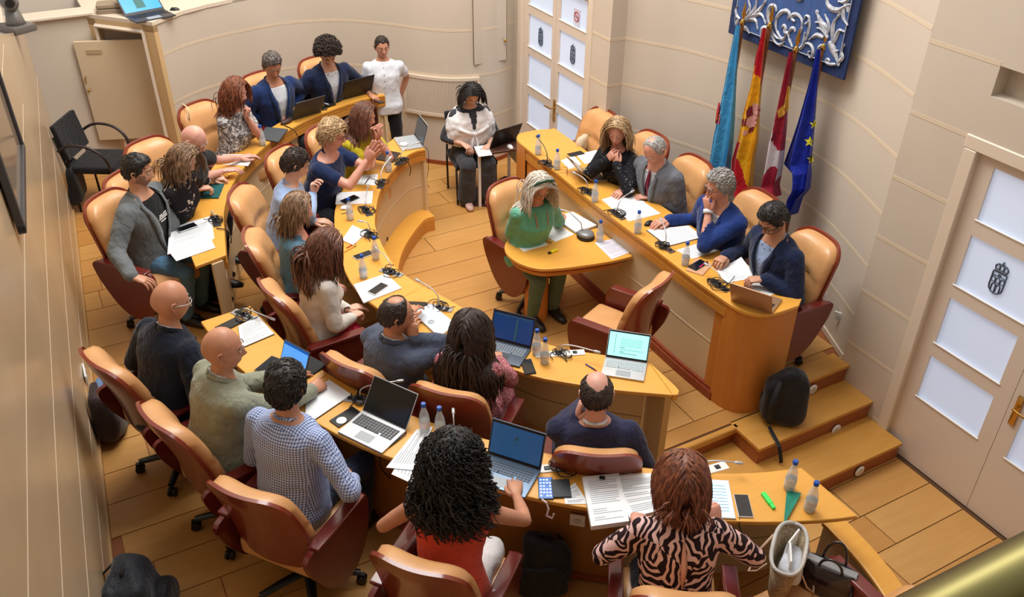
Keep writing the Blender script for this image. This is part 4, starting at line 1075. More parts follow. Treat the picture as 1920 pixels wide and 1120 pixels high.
    if glasses:
        gb = bmesh.new(); r = glasses[1] if len(glasses) > 1 else 0.0022; yg = 0.103 if not female else 0.096
        for sg in (1, -1):
            c = [(sg*0.033+0.023*math.copysign(abs(math.cos(t))**0.7, math.cos(t)), yg-0.010*abs(math.cos(t)), 0.004+0.017*math.copysign(abs(math.sin(t))**0.8, math.sin(t))) for t in np.linspace(0, 2*math.pi, 17)]
            tube(gb, c, r, n=5); tube(gb, [(sg*0.056, yg-0.012, 0.012), (sg*0.076, 0.06, 0.012), (sg*0.081, 0.0, 0.010), (sg*0.078, -0.012, -0.002)], r, n=5)
        tube(gb, [(-0.011, yg, 0.008), (0, yg+0.003, 0.011), (0.011, yg, 0.008)], r, n=5)
        bmesh.ops.transform(gb, matrix=Hmat, verts=gb.verts); obj('glasses', gb, glasses[0], root, smooth=True)
    if band:
        hb_ = bmesh.new(); off_ = hopt.get('vol', 0.02)+0.010; P_ = [(0.076*1.0*math.cos(t)*(1+off_/0.076), 0.022+0.03*math.sin(t), 0.110*math.sin(t)*(1+off_/0.118)) for t in np.linspace(-0.15, math.pi+0.15, 22)]
        tube(hb_, P_, band[1], n=8, flat=0.45, M=Hmat); obj('headband', hb_, band[0], root, smooth=True)
    if chest_print and top:
        cb = bmesh.new()
        for (x0, x1, t_) in ((-0.05, 0.04, 0.36), (-0.055, 0.045, 0.345), (-0.05, -0.01, 0.375), (0.0, 0.035, 0.373), (-0.03, 0.03, 0.325)):
            ribbon(cb, [surf(x0+(x1-x0)*k/4, t_, 0.002) for k in range(5)], [Y]*5, [0.011]*5, 0.001)
        obj('chest_print', cb, mat('print_white', (226, 226, 226), 0.6), root)['kind'] = 'stuff'
    if lanyard:
        lb = bmesh.new(); 
        for sg in (1, -1): tube(lb, [TP(sg*0.05, 0.02, 0.535)]+[surf(sg*x_, t_, 0.006) for x_, t_ in ((0.055, 0.47), (0.05, 0.38), (0.03, 0.27), (0.0, 0.18))], 0.0035, n=5, flat=0.5)
        obj('lanyard', lb, lanyard, root, smooth=True)
    if keyhole:
        kb = bmesh.new(); pts = []
        for t_ in np.linspace(0.47, 0.24, 8):
            i = next(k for k in range(len(ST)-1) if ST[k][0] <= t_ <= ST[k+1][0]); u = (t_-ST[i][0])/(ST[i+1][0]-ST[i][0]); pts.append(TP(0, -(ST[i][2]*(1-u)+ST[i+1][2]*u)-0.017, t_))
        ribbon(kb, pts, [-Y]*8, [0.006, 0.014, 0.024, 0.030, 0.030, 0.024, 0.014, 0.004], 0.002); obj('keyhole_opening', kb, skm, root, smooth=True)
    if chair:
        hd_ = math.radians(chair_deg if chair_deg is not None else heading)
        hx_, hy_ = ox, oy
        if chair_px: cx_, cy_ = chair_top(*chair_px, floor, math.degrees(hd_))
        else: cx_, cy_ = hx_+math.cos(hd_)*chair_off, hy_+math.sin(hd_)*chair_off
        # keep the sitter's hips on the seat cushion
        dx_, dy_ = hx_-cx_, hy_-cy_; c_, s_2 = math.cos(hd_-math.pi/2), math.sin(hd_-math.pi/2)
        lx, ly = dx_*c_+dy_*s_2, -dx_*s_2+dy_*c_
        nx_, ny_ = max(-0.08, min(0.08, lx)), max(-0.08 if chair_px else -0.03, min(0.14, ly))
        if abs(lx-nx_)+abs(ly-ny_) > 0.02: print('CHAIR', label[:40], round(lx, 2), round(ly, 2))
        ex_, ey_ = lx-nx_, ly-ny_; cx_ += ex_*c_-ey_*s_2; cy_ += ex_*s_2+ey_*c_
        place_chair(cx_, cy_, floor, math.degrees(hd_), chair)
    return dict(root=root, Hmat=Hmat, TP=TP, arms=arms, A=A, X=X, Y=Y, headc=headc, surf=surf if top else None)

def build_hair(root, kind, hm, G, Hmat, headc, TP, s, female, rnd, opt, heading):
    N = gnormals(G); x, y, z = G[..., 0], G[..., 1], G[..., 2]
    long_ = kind in ('long', 'bob', 'curlylong', 'wavy')
    hl = opt.get('hl', 0.072 if not female else 0.078)
    if kind == 'fringe': m = hair_mask(G, hl, opt.get('recede', 0), opt.get('crown', 1.0), low=-0.07)
    elif long_: m = hair_mask(G, hl, 0, 0, low=-0.10, side=-0.04)
    else: m = hair_mask(G, hl, opt.get('recede', 0), opt.get('crown', 0), low=opt.get('low', -0.07), side=opt.get('side', -0.012))
    tt, ts = opt.get('top', 0.020), opt.get('sides', 0.009)
    thick = ts+(tt-ts)*sstep(0.02, 0.09, z)+opt.get('quiff', 0.0)*np.exp(-((y-0.06)/0.03)**2-((z-0.09)/0.03)**2)
    if long_: thick = np.full_like(z, opt.get('vol', 0.018)); thick = thick*(0.75+0.25*sstep(-0.05, 0.05, z))
    if kind == 'curly': thick = thick*1.0+opt.get('vol', 0.03)
    pn = np.array([[noise.noise(Vector(p)*opt.get('nf', 45.0)) for p in row] for row in G])
    off = (thick*(1+0.22*pn))*m-0.004*(1-m)
    H = G+N*off[..., None]
    bm = bmesh.new(); grid_mesh(bm, H, H[0].mean(0)+np.array([0, 0, 0.001]), G[-1].mean(0)+np.array([0, 0, 0.012]), Hmat)
    idx = np.argwhere(m > 0.6); W3 = Hmat.to_3x3()
    nst = int(opt.get('n', 230)*(1.55 if long_ else 1.2))
    wt = np.array([max(0.15, math.sin(math.pi*(i+1)/NTH))*(1.6 if abs(math.cos(2*math.pi*j/NPH)) < 2 else 1) for i, j in idx]); wt /= wt.sum()
    rs = np.random.RandomState(rnd.randrange(9999)); pick = idx[rs.choice(len(idx), nst, p=wt)]
    if kind in ('short', 'fringe', 'crop'):
        comb = Vector(opt.get('comb', (0.4, -0.8, -0.1)))
        for i, j in pick:
            p = Vector(H[i, j])-Vector(N[i, j])*0.002; nn = Vector(N[i, j]); d = comb if p.z > 0.05 else Vector((0, -0.5, -1))
            if not isinstance(comb, Vector): d = comb
            d = (d+Vector(rs.normal(0, 0.25, 3))); d = (d-nn*d.dot(nn)).normalized(); L = opt.get('len', 0.03)*(0.7+0.6*rs.rand()); lift = opt.get('lift', 0.25)
            P = [p, p+d*L*0.35+nn*L*lift*0.4, p+d*L*0.7+nn*L*lift*0.3, p+d*L-nn*L*0.10]
            tube(bm, P, [0.0035, 0.0042, 0.0034, 0.0006], n=4, flat=0.6, M=Hmat)
    elif kind == 'curly':
        for i, j in pick:
            p = Vector(H[i, j])-Vector(N[i, j])*0.01; nn = Vector(N[i, j]); t1 = nn.orthogonal().normalized(); t2 = nn.cross(t1); r = opt.get('cr', 0.008)*(0.7+0.7*rs.rand()); ph = rs.rand()*6.3
            P = [p+nn*(0.006*k)*opt.get('cl', 1.0)+t1*r*math.cos(ph+k*1.1)+t2*r*math.sin(ph+k*1.1) for k in range(7)]
            tube(bm, P, [0.0045]*5+[0.0035, 0.001], n=4, M=Hmat)
    if long_:
        Lh = opt.get('length', 0.36); part = opt.get('part', 0.0); wave = opt.get('wave', 0.004); curl = opt.get('curl', 0.0); spread = opt.get('spread', 0.02)
        nsteps = max(6, int(Lh/0.026)); shc = TP(0, 0, 0.42); Hi = Hmat.inverted(); back = opt.get('back', 0.5); clump = opt.get('r', 0.009)*0.72
        for i, j in pick:
            pl = Vector(G[i, j]+N[i, j]*(thick[i, j]*1.0+0.002)); nn = Vector(N[i, j])
            sg = 1 if pl.x > part else -1
            dl = Vector((sg*(1.3 if pl.y > 0.03 else 0.9 if pl.z > 0.06 else 0.35), -back*(1.6 if pl.y > 0.03 else 1)-(0.4 if pl.y < 0 else 0), -0.35 if pl.y > 0.03 else -0.6)); dl = (dl-nn*dl.dot(nn)).normalized()
            p = Hmat @ pl; d = (W3 @ dl).normalized(); P = [p]; R = [clump*0.5]; ph = rs.rand()*6.3; amp = wave*(0.6+0.8*rs.rand()); q = p.copy()
            outw = rs.rand(); Lx = 0.8+0.3*rs.rand(); cover = pl.y > 0.03
            for k in range(int(nsteps*Lx*(0.78 if p.z > headc.z else 0.62 if Lh < 0.3 else 0.85))+3):
                g = min(1.0, 0.25+k*0.13); d = (d*(1-g*0.5)+Vector((0, 0, -1))*g*0.5).normalized()
                q = q+d*0.026*s
                lq = Hi @ q; e = Vector((lq.x/(0.080+0.004+outw*0.014), lq.y/(0.100+outw*0.012), lq.z/0.128))
                # keep hair off the face
                if lq.y > 0.035 and lq.z < 0.068 and abs(lq.x) < 0.078: lq.x = math.copysign(0.080+0.01*outw, sg); q = Hmat @ lq
                if e.length < 1.0: q = Hmat @ (Vector((e.x*(0.084+outw*0.014), e.y*(0.100+outw*0.012), e.z*0.128))/max(e.length, 0.2))
                rel = q-shc; ee = Vector((rel.x/(0.21*s), rel.y/(0.125*s+outw*spread*0.5), rel.z/(0.115*s)))
                if ee.length < 1.0: ee = ee/max(ee.length, 0.3); q = shc+Vector((ee.x*0.21*s, ee.y*(0.125*s+outw*spread*0.5), ee.z*0.115*s))
                w_ = amp*min(1, k/4); pp = q.copy()
                if curl:
                    a = ph+k*1.25; fr_ = W3 @ Vector((math.cos(a), math.sin(a), 0)); pp += fr_.normalized()*curl*(0.5+0.5*min(1, k/3))
                else: pp += Vector((math.sin(ph+k*0.55)*w_, math.cos(ph*1.7+k*0.5)*w_, 0))
                P.append(pp); R.append(clump*(0.75+0.3*rs.rand()))
            R[-1] = 0.001; R[-2] *= 0.6
            if len(P) > 3: tube(bm, P, R, n=5, flat=0.5)
        if curl:      # volume of loose ringlets
            Rr = opt.get('rad', 0.16); nr = opt.get('ringlets', 0)
            for k in range(nr):
                v = Vector(rs.normal(0, 1, 3)).normalized()
                if v.z < -0.55: v.z = -v.z
                low = k % 2 == 0 and v.z < 0.35
                if low: cc = headc+Vector((0, -0.05, -0.15)); rad = Vector((Rr*1.0, Rr*0.85, Rr*0.85))
                else: cc = headc+Vector((0, -0.015, -0.01)); rad = Vector((Rr*0.80, Rr*0.80, Rr*0.88))
                p = cc+Vector((v.x*rad.x, v.y*rad.y, v.z*rad.z))*(0.78+0.26*rs.rand())
                lq = Hi @ p
                if lq.y > 0.07 and lq.z < 0.07 and abs(lq.x) < 0.07: continue
                L = 0.07+0.08*rs.rand(); ph = rs.rand()*6.3; r = 0.011+0.008*rs.rand(); od = Vector((v.x, v.y, 0))*0.02
                P = [p+Vector((math.cos(ph+q*1.3)*r, math.sin(ph+q*1.3)*r, -L*q/8))+od*(q/8) for q in range(9)]; tube(bm, P, [0.002]+[0.0042]*6+[0.003, 0.001], n=4)
    me = bpy.data.meshes.new('hair'); bmesh.ops.recalc_face_normals(bm, faces=bm.faces); bm.to_mesh(me); bm.free()
    for p_ in me.polygons: pass
    me.polygons.foreach_set('use_smooth', [True]*len(me.polygons))
    mesh_obj('hair', me, hm, root)
# ------------------------------------------------------------ cloth materials
def cloth(name, rgb, rough=0.85, var=0.9, sheen=0.15, scale=9):
    if name in _M: return _M[name]
    m = noisy(name, rgb, tuple(int(v*var) for v in rgb), scale, rough, spec=0.25, sheen=sheen); N, L, b = nodes(m)
    n = N.new('ShaderNodeTexNoise'); n.inputs['Scale'].default_value = 11; n.inputs['Detail'].default_value = 2.5; n.inputs['Distortion'].default_value = 1.6; L.new(coords(N, L, scale=(1.5, 1.5, 0.8)).outputs[0], n.inputs['Vector'])
    bump(N, L, b, n.outputs['Fac'], 0.45 if sum(rgb) < 560 else 0.2, 0.03); return m
NAVY = cloth('navy_wool', (24, 48, 98)); NAVY2 = cloth('ink_wool', (20, 28, 46)); BLUE = cloth('royal_wool', (28, 56, 124)); NAVYD = cloth('midnight_wool', (26, 38, 72))
GREYJ = cloth('grey_blazer', (112, 118, 122)); GREENJ = cloth('sage_linen', (150, 154, 134)); GREYB = cloth('slate_wool', (74, 82, 102)); GREYS = cloth('steel_suit', (110, 114, 122))
WHITE = cloth('white_cotton', (226, 230, 238), var=0.96); LBLUE = cloth('light_blue_cotton', (158, 182, 224), var=0.95); BLACK = cloth('black_cotton', (22, 22, 26)); POLO = cloth('navy_polo', (22, 40, 82)); YELLOW = cloth('mustard_cotton', (196, 178, 34), var=0.93)
DENIM = cloth('denim', (98, 140, 164), var=0.85, scale=16); CREAM = cloth('cream_knit', (224, 218, 210), var=0.96); SWEAT = cloth('navy_knit', (42, 44, 74)); CORAL = cloth('coral_crepe', (226, 84, 62), var=0.92); JADE = cloth('jade_silk', (98, 176, 146), rough=0.5, var=0.9); WTROU = cloth('white_trousers', (222, 220, 220), var=0.96); JEANS = cloth('dark_denim', (32, 40, 62)); JEANSL = cloth('faded_denim', (88, 126, 156), scale=14); GREYT = cloth('charcoal_cotton', (62, 64, 70)); DARKT = cloth('dark_trousers_cloth', (30, 32, 42)); SHAWL = cloth('white_shawl', (232, 228, 228), var=0.97); GREENT = cloth('green_trousers', (84, 108, 90))
def thresh(name, base, stops, build, rough=0.8, interp='CONSTANT'):
    if name in _M: return _M[name]
    m = mat(name, base, rough, spec=0.25); N, L, b = nodes(m); out = build(N, L); r = ramp(N, stops, interp); L.new(out, r.inputs[0]); L.new(r.outputs[0], b.inputs['Base Color']); return m
def vor(scale, feature='F1', dist=0.0, noise_scale=6.0, kind='Object', sc3=(1, 1, 1)):
    def f(N, L):
        mp = coords(N, L, kind, sc3); v = N.new('ShaderNodeTexVoronoi'); v.feature = feature; v.inputs['Scale'].default_value = scale
        if dist:
            n = N.new('ShaderNodeTexNoise'); n.inputs['Scale'].default_value = noise_scale; L.new(mp.outputs[0], n.inputs['Vector'])
            a = N.new('ShaderNodeMixRGB'); a.blend_type = 'ADD'; a.inputs[0].default_value = dist; L.new(mp.outputs[0], a.inputs[1]); L.new(n.outputs['Color'], a.inputs[2]); L.new(a.outputs[0], v.inputs['Vector'])
        else: L.new(mp.outputs[0], v.inputs['Vector'])
        return v.outputs['Distance']
    return f
FLORALW = thresh('grey_floral_cotton', (220, 216, 212), [(0, (92, 88, 88)), (0.10, (214, 210, 206)), (0.17, (134, 128, 126)), (0.24, (226, 222, 218))], vor(15, 'DISTANCE_TO_EDGE', 0.25, 12))
FLORALB = thresh('black_floral_crepe', (26, 24, 28), [(0, (196, 176, 158)), (0.24, (28, 24, 28))], vor(13, 'F1', 0.2, 14))
REDFL = thresh('red_dotted_crepe', (176, 20, 50), [(0, (236, 204, 206)), (0.16, (178, 22, 52))], vor(52, 'F1', 0.05, 20))
REDFL2 = thresh('red_leaf_scarf', (176, 20, 50), [(0, (240, 214, 216)), (0.22, (182, 24, 54))], vor(40, 'F1', 0.2, 20))
MAROONP = thresh('maroon_print', (120, 26, 44), [(0, (228, 178, 180)), (0.055, (122, 24, 46))], vor(34, 'DISTANCE_TO_EDGE', 0.25, 22))
EMBRO = thresh('black_embroidered', (22, 22, 28), [(0, (226, 224, 224)), (0.12, (22, 22, 28))], vor(9, 'F1', 0.35, 40))
def zeb(N, L):
    mp = coords(N, L); v = N.new('ShaderNodeTexVoronoi'); v.inputs['Scale'].default_value = 8; L.new(mp.outputs[0], v.inputs['Vector'])
    wv = N.new('ShaderNodeTexWave'); wv.wave_type = 'BANDS'; wv.inputs['Scale'].default_value = 9; wv.inputs['Distortion'].default_value = 9; wv.inputs['Detail'].default_value = 1.2; wv.inputs['Detail Scale'].default_value = 1.3
    vr = N.new('ShaderNodeVectorRotate'); vr.rotation_type = 'AXIS_ANGLE'; L.new(mp.outputs[0], vr.inputs['Vector']); sp = N.new('ShaderNodeSeparateColor'); L.new(v.outputs['Color'], sp.inputs[0])
    ml = N.new('ShaderNodeMath'); ml.operation = 'MULTIPLY'; ml.inputs[1].default_value = 5.0; L.new(sp.outputs[0], ml.inputs[0]); L.new(ml.outputs[0], vr.inputs['Angle']); vr.inputs['Axis'].default_value = (0.2, 1, 0.3)
    L.new(vr.outputs[0], wv.inputs['Vector']); return wv.outputs['Fac']
ZEBRA = thresh('leaf_print_crepe', (40, 22, 28), [(0, (236, 196, 190)), (0.40, (40, 22, 28))], zeb)
def check_mat():
    m = mat('blue_gingham', (180, 196, 232), 0.8, spec=0.25); N, L, b = nodes(m); tc = N.new('ShaderNodeTexCoord'); sx = N.new('ShaderNodeSeparateXYZ'); sn = N.new('ShaderNodeSeparateXYZ'); L.new(tc.outputs['Object'], sx.inputs[0]); L.new(tc.outputs['Normal'], sn.inputs[0]); outs = []
    for ax, na in ((0, 0), (2, 2)):
        ab = N.new('ShaderNodeMath'); ab.operation = 'ABSOLUTE'; L.new(sn.outputs[na], ab.inputs[0]); gt = N.new('ShaderNodeMath'); gt.operation = 'GREATER_THAN'; gt.inputs[1].default_value = 0.72; L.new(ab.outputs[0], gt.inputs[0])
        mx = N.new('ShaderNodeMix'); mx.data_type = 'FLOAT'; L.new(gt.outputs[0], mx.inputs[0]); L.new(sx.outputs[ax], mx.inputs[2]); L.new(sx.outputs[1], mx.inputs[3])
        a = N.new('ShaderNodeMath'); a.operation = 'MULTIPLY'; a.inputs[1].default_value = 2*math.pi/0.0145; L.new(mx.outputs[0], a.inputs[0])
        s_ = N.new('ShaderNodeMath'); s_.operation = 'SINE'; L.new(a.outputs[0], s_.inputs[0]); g = N.new('ShaderNodeMath'); g.operation = 'GREATER_THAN'; g.inputs[1].default_value = 0.25; L.new(s_.outputs[0], g.inputs[0]); outs.append(g)
    ad = N.new('ShaderNodeMath'); ad.operation = 'ADD'; L.new(outs[0].outputs[0], ad.inputs[0]); L.new(outs[1].outputs[0], ad.inputs[1]); hf = N.new('ShaderNodeMath'); hf.operation = 'MULTIPLY'; hf.inputs[1].default_value = 0.5; L.new(ad.outputs[0], hf.inputs[0])
    r = ramp(N, [(0, (206, 216, 240)), (0.5, (140, 160, 206)), (1, (66, 84, 142))]); L.new(hf.outputs[0], r.inputs[0]); L.new(r.outputs[0], b.inputs['Base Color']); return m
GINGHAM = check_mat()
# ------------------------------------------------------------ the people (outer row from the far end)
z_ = ZO+0.03; zi = ZI+0.03; zh = ZH+0.03
human('man with curly brown hair in navy suit and white shirt at far desk end', 614, 99, L4, -82, face=-95, pitch=38, lean=12, skin='fair', hair='curly', hcol='darkbrown', hopt=dict(n=520, vol=0.028, cr=0.007), beard=0.35,
      top='jacket', tmat=cloth('deep_navy_wool', (24, 36, 70)), inner=('shirt', WHITE), rh=dict(px=(592, 176, z_+.02), az=-60, pose='curl'), lh=dict(px=(628, 172, z_), az=-120), chair='tan leather chair behind the curly-haired man in navy suit', chair_deg=-72, chair_px=(648, 112), s=1.0)
human('man with short grey hair in blue suit over white t-shirt typing', 510, 123, L4, -72, face=-88, pitch=24, lean=10, skin='tan', hair='short', hcol='salt', hopt=dict(top=0.022, sides=0.006, comb=(0.2, 0.6, 0.3), len=0.025),
      top='jacket', tmat=NAVY, inner=('tee', WHITE), vopen=0.08, vw=0.085, rh=dict(px=(522, 217, z_), az=-40), lh=dict(px=(556, 205, z_), az=-60), chair='tan leather chair behind the grey-haired man in blue suit', chair_deg=-66, chair_px=(478, 138))
human('woman with wavy auburn hair in grey-leaf blouse resting chin on her hand', 440, 172, L4, -45, face=-30, pitch=18, lean=12, female=True, girth=1.12, skin='rosy', hair='wavy', hcol='auburn', hopt=dict(length=0.26, wave=0.012, n=300, vol=0.024, back=0.3),
      top='blouse', tmat=FLORALW, sleeve='short', lmat=FLORALW, legs='skirt', kneef=-0.24, shin=-0.2, rh=dict(px=(482, 249, z_), az=-10, pose='curl'), lh=dict(face=(0.03, 0.115, -0.115), dir=(0, -0.1, 1), up=(0, -1, 0), pose='fist', pole=(-0.3, 0.3, -1)), chair='tan leather chair behind the woman in grey-leaf blouse, white cord on top', chair_deg=-60, chair_px=(360, 194))
human('bald man in black t-shirt with forearm on desk beside white notepad', 362, 262, L4, -38, face=-38, pitch=34, lean=20, skin='pink', top='tee', tmat=BLACK, sleeve='short', hcol='grey', rh=dict(px=(455, 316, z_), az=0), lh=dict(px=(470, 292, z_), az=10), chair='tan leather chair behind the bald man in black t-shirt', chair_deg=-62, chair_px=(302, 248))
human('woman with straight brown hair in black floral dress holding glasses over teal folder', 342, 298, L4, -35, face=-35, pitch=34, lean=16, female=True, skin='fair', hair='long', hcol='ashbrown', hopt=dict(length=0.27, wave=0.003, n=280, r=0.010, vol=0.016),
      top='blouse', tmat=FLORALB, sleeve='34', lmat=BLACK, rh=dict(px=(405, 348, z_), az=5, pose='curl'), lh=dict(px=(420, 334, z_), az=-10, pose='curl'), chair='tan leather chair behind the woman in black floral dress', chair_deg=-48, chair_px=(218, 325))
human('man with dark cropped hair and beard in grey blazer raising his hand while speaking', 256, 322, L4, -42, face=-18, pitch=8, lean=2, chest_print=True, skin='olive', hair='short', hcol='black', hopt=dict(top=0.020, sides=0.004, quiff=0.008, comb=(0.0, 0.9, 0.3), len=0.024), beard=0.45,
      top='jacket', tmat=GREYJ, inner=('tee', BLACK), vopen=0.02, vw=0.10, lmat=JEANSL, rh=dict(px=(268, 524, L4+0.70), az=-30, el=-15, pose='relax'), lh=dict(px=(322, 352, 1.30), dir=(0.1, 0.25, 1), up=(0, -1, 0.2), pose='curl', pole=(-0.5, 0.2, -1)), chair='tan leather chair with maroon side beside the speaker in grey blazer', chair_deg=-48, chair_px=(168, 378))
human('bald man with glasses in dark ink-blue suit seen from behind', 318, 566, L4, 26, face=8, pitch=16, lean=16, girth=1.18, fat=0.8, skin='tan', top='jacket', tmat=NAVY2, collar=WHITE, hcol='grey', glasses=(M_SILVER, 0.0022), rh=dict(loc=(0.13, 0.30, 0.72), az=20), lh=dict(loc=(-0.12, 0.32, 0.72), az=20), chair='tan leather chair behind the bald man in ink-blue suit', chair_deg=20, chair_px=(200, 660), headsc=1.04)
human('bald man with grey stubble in sage green blazer writing on white folder', 416, 655, L4, 12, face=-12, pitch=8, lean=14, girth=1.12, fat=0.5, skin='tan', top='jacket', tmat=GREENJ, collar=WHITE, hcol='salt', beard=0.4,
      rh=dict(px=(600, 720, z_+.02), az=30, pose='fist', up=(0.5, 0, 0.8)), lh=dict(px=(560, 700, z_), az=10), chair='tan leather chair behind the bald man in sage green blazer', chair_deg=17, chair_px=(299, 775), headsc=1.04)
human('man with thick dark hair in blue gingham shirt seen from behind', 536, 728, L4, 36, face=52, pitch=14, lean=8, girth=1.12, fat=0.3, skin='olive', hair='short', hcol='black', hopt=dict(top=0.022, sides=0.012, comb=(0.2, 0.5, 0.2), len=0.03, n=420, lift=0.35),
      top='shirt', tmat=GINGHAM, collar=GINGHAM, lmat=JEANS, kneef=0.04, legspread=0.14, rh=dict(px=(642, 886, L4+0.66), az=110, pose='curl', pole=(0.9, -0.5, -0.5)), lh=dict(loc=(-0.02, 0.26, 0.66), dir=(1, 0.2, 0), pose='curl'), chair='tan leather chair behind the man in gingham shirt', chair_deg=38, chair_px=(467, 938), headsc=1.03, fold=0.02)
human('woman with big black ringlets in coral sleeveless top and white trousers', 850, 862, L4, 52, face=55, pitch=18, lean=16, female=True, skin='tan', hair='curlylong', hcol='black', hopt=dict(length=0.30, curl=0.013, wave=0, n=330, r=0.0065, vol=0.035, ringlets=2300, rad=0.20, nf=30),
      top='blouse', tmat=CORAL, sleeve='none', lmat=WTROU, rh=dict(px=(966, 908, z_+.01), az=66, pose='relax', pole=(1.0, -0.2, -0.5)), lh=dict(px=(776, 915, 1.12), az=85, pose='curl', pole=(-0.9, -0.2, -0.8)), legspread=0.15, chair='tan leather chair behind the woman in coral top', chair_deg=41, chair_px=(787, 1038))
human('woman with short auburn hair in black and pink leaf-print blouse seen from behind', 1282, 903, L4, 60, face=62, pitch=22, lean=18, female=True, keyhole=True, girth=1.2, skin='rosy', hair='bob', hcol='auburn', hopt=dict(length=0.10, n=430, r=0.008, vol=0.026, wave=0.004, back=0.2),
      top='blouse', tmat=ZEBRA, sleeve='34', lmat=BLACK, lh=dict(px=(1197, 968, z_+.03), az=50, pose='curl', pole=(-0.9, -0.3, -0.6)), rh=dict(px=(1338, 955, z_+.12), dir=(-0.2, 0.5, 0.7), pose='curl', pole=(0.9, 0.1, -0.8)), chair='tan leather chair behind the woman in leaf-print blouse', chair_deg=56, chair_px=(1290, 1102))
# inner row from the far end
human('woman with long chestnut hair in mustard yellow top resting on clasped hands', 682, 217, L3, -62, face=-40, pitch=16, lean=18, kneef=-0.16, shin=-0.2, female=True, skin='rosy', hair='long', hcol='chestnut', hopt=dict(length=0.32, n=300, r=0.010, wave=0.004, back=0.35), top='tee', tmat=YELLOW, sleeve='short',
      rh=dict(face=(0.012, 0.125, -0.09), dir=(-0.25, 0.1, 1), up=(-1, 0, 0), pose='curl', pole=(0.4, 0.3, -1)), lh=dict(face=(-0.012, 0.125, -0.10), dir=(0.25, 0.1, 1), up=(1, 0, 0), pose='curl', pole=(-0.4, 0.3, -1)), chair='tan leather chair behind the woman in mustard yellow top', chair_deg=-58, chair_px=(592, 246))
human('man with sandy hair and glasses in navy polo clapping his hands together', 622, 254, L3, -42, face=-28, pitch=12, lean=20, girth=1.2, fat=0.8, kneef=-0.16, shin=-0.2, skin='rosy', hair='short', hcol='sandy', hopt=dict(top=0.032, sides=0.020, comb=(-0.7, 0.2, 0), len=0.055, n=330, low=-0.08, side=-0.03),
      top='tee', tmat=POLO, collar=POLO, sleeve='short', glasses=(mat('red_frames', (120, 50, 50), 0.4), 0.0022), rh=dict(loc=(0.03, 0.60, 1.14), dir=(-0.05, 0.5, 0.8), up=(1, 0, 0.2), pose='up', pole=(0.7, 0.0, -1.0)), lh=dict(loc=(-0.02, 0.62, 1.14), dir=(0.05, 0.5, 0.8), up=(-1, 0, 0.2), pose='up', pole=(-0.6, 0.4, -1)), chair='tan leather chair behind the sandy-haired man in navy polo', chair_deg=-52, chair_px=(525, 284), lmat=GREYT, legspread=0.16)
human('man with dark hair in light blue shirt leaning over with raised hand', 552, 309, L3, -20, face=-5, pitch=22, lean=16, kneef=-0.16, shin=-0.2, skin='fair', hair='short', hcol='darkbrown', hopt=dict(top=0.022, sides=0.012, len=0.03, n=300, comb=(0.4, 0.6, 0.2)), top='shirt', tmat=LBLUE, collar=LBLUE,
      rh=dict(px=(586, 348, 1.10), dir=(-0.15, 0.1, 1), up=(-0.3, -1, 0), pose='curl', pole=(0.8, 0.3, -1)), lh=dict(loc=(-0.1, 0.36, 0.68)), lmat=DARKT, chair='tan leather chair behind the man in light blue shirt', chair_deg=-32, chair_px=(478, 366))
human('woman with straight ash-brown bob in blue denim jacket and red scarf', 558, 392, L3, -8, face=-22, pitch=12, lean=8, kneef=-0.16, shin=-0.2, female=True, girth=1.08, skin='rosy', hair='bob', hcol='ashbrown', hopt=dict(length=0.21, n=300, r=0.010, wave=0.002, vol=0.02), top='cardigan', tmat=DENIM, inner=('tee', REDFL2), vopen=0.1, vw=0.11,
      lmat=DARKT, rh=dict(loc=(0.14, 0.30, 0.64)), lh=dict(loc=(-0.10, 0.36, 0.68)), chair='tan leather chair behind the woman in denim jacket', chair_deg=-14, chair_px=(481, 440))
human('woman with long brown hair in white cardigan over red dotted dress', 608, 462, L3, 2, face=-18, pitch=30, lean=10, kneef=-0.16, shin=-0.2, female=True, band=(mat('pale_band', (214, 190, 150), 0.5), 0.004), girth=1.05, skin='fair', hair='long', hcol='chestnut', hopt=dict(length=0.34, n=340, r=0.010, wave=0.010, vol=0.02, back=0.5), top='cardigan', tmat=CREAM, inner=('tee', REDFL), vopen=0.05, lmat=REDFL, legs='skirt',
      rh=dict(px=(672, 586, L3+0.66), az=30, pose='curl'), lh=dict(loc=(-0.05, 0.35, 0.66)), chair='tan leather chair behind the woman in white cardigan', chair_deg=8, chair_px=(518, 535))
human('man with thinning dark hair in slate blue suit leaning on his hand', 742, 592, L3, 20, face=-12, pitch=14, lean=7, hip=0.51, girth=1.1, fat=0.3, skin='tan', hair='short', hcol='darkbrown', hopt=dict(top=0.008, sides=0.009, recede=0.9, crown=0.5, len=0.018), top='jacket', tmat=GREYB, collar=WHITE,
      rh=dict(face=(0.05, 0.095, -0.045), dir=(-0.35, 0.1, 1), up=(0.3, -1, 0), pose='curl', pole=(0.7, 0.4, -1)), lh=dict(px=(800, 560, zi), az=40), chair='tan leather chair behind the man in slate blue suit', chair_deg=28, chair_px=(640, 634))
human('woman with very long dark hair in maroon patterned dress', 880, 622, L3, 44, face=42, pitch=14, lean=0, hip=0.50, female=True, girth=1.12, skin='olive', hair='wavy', hcol='darkbrown', hopt=dict(length=0.50, n=420, r=0.0085, wave=0.014, curl=0.006, vol=0.022, back=0.6), top='blouse', tmat=MAROONP, lmat=MAROONP, legs='skirt',
      rh=dict(px=(931, 664, zi+.01), az=70, pose='relax', pole=(1, -0.3, -0.6)), lh=dict(px=(895, 640, zi+.01), az=50), chair='tan leather chair behind the woman in maroon patterned dress', chair_deg=42, chair_px=(827, 737))
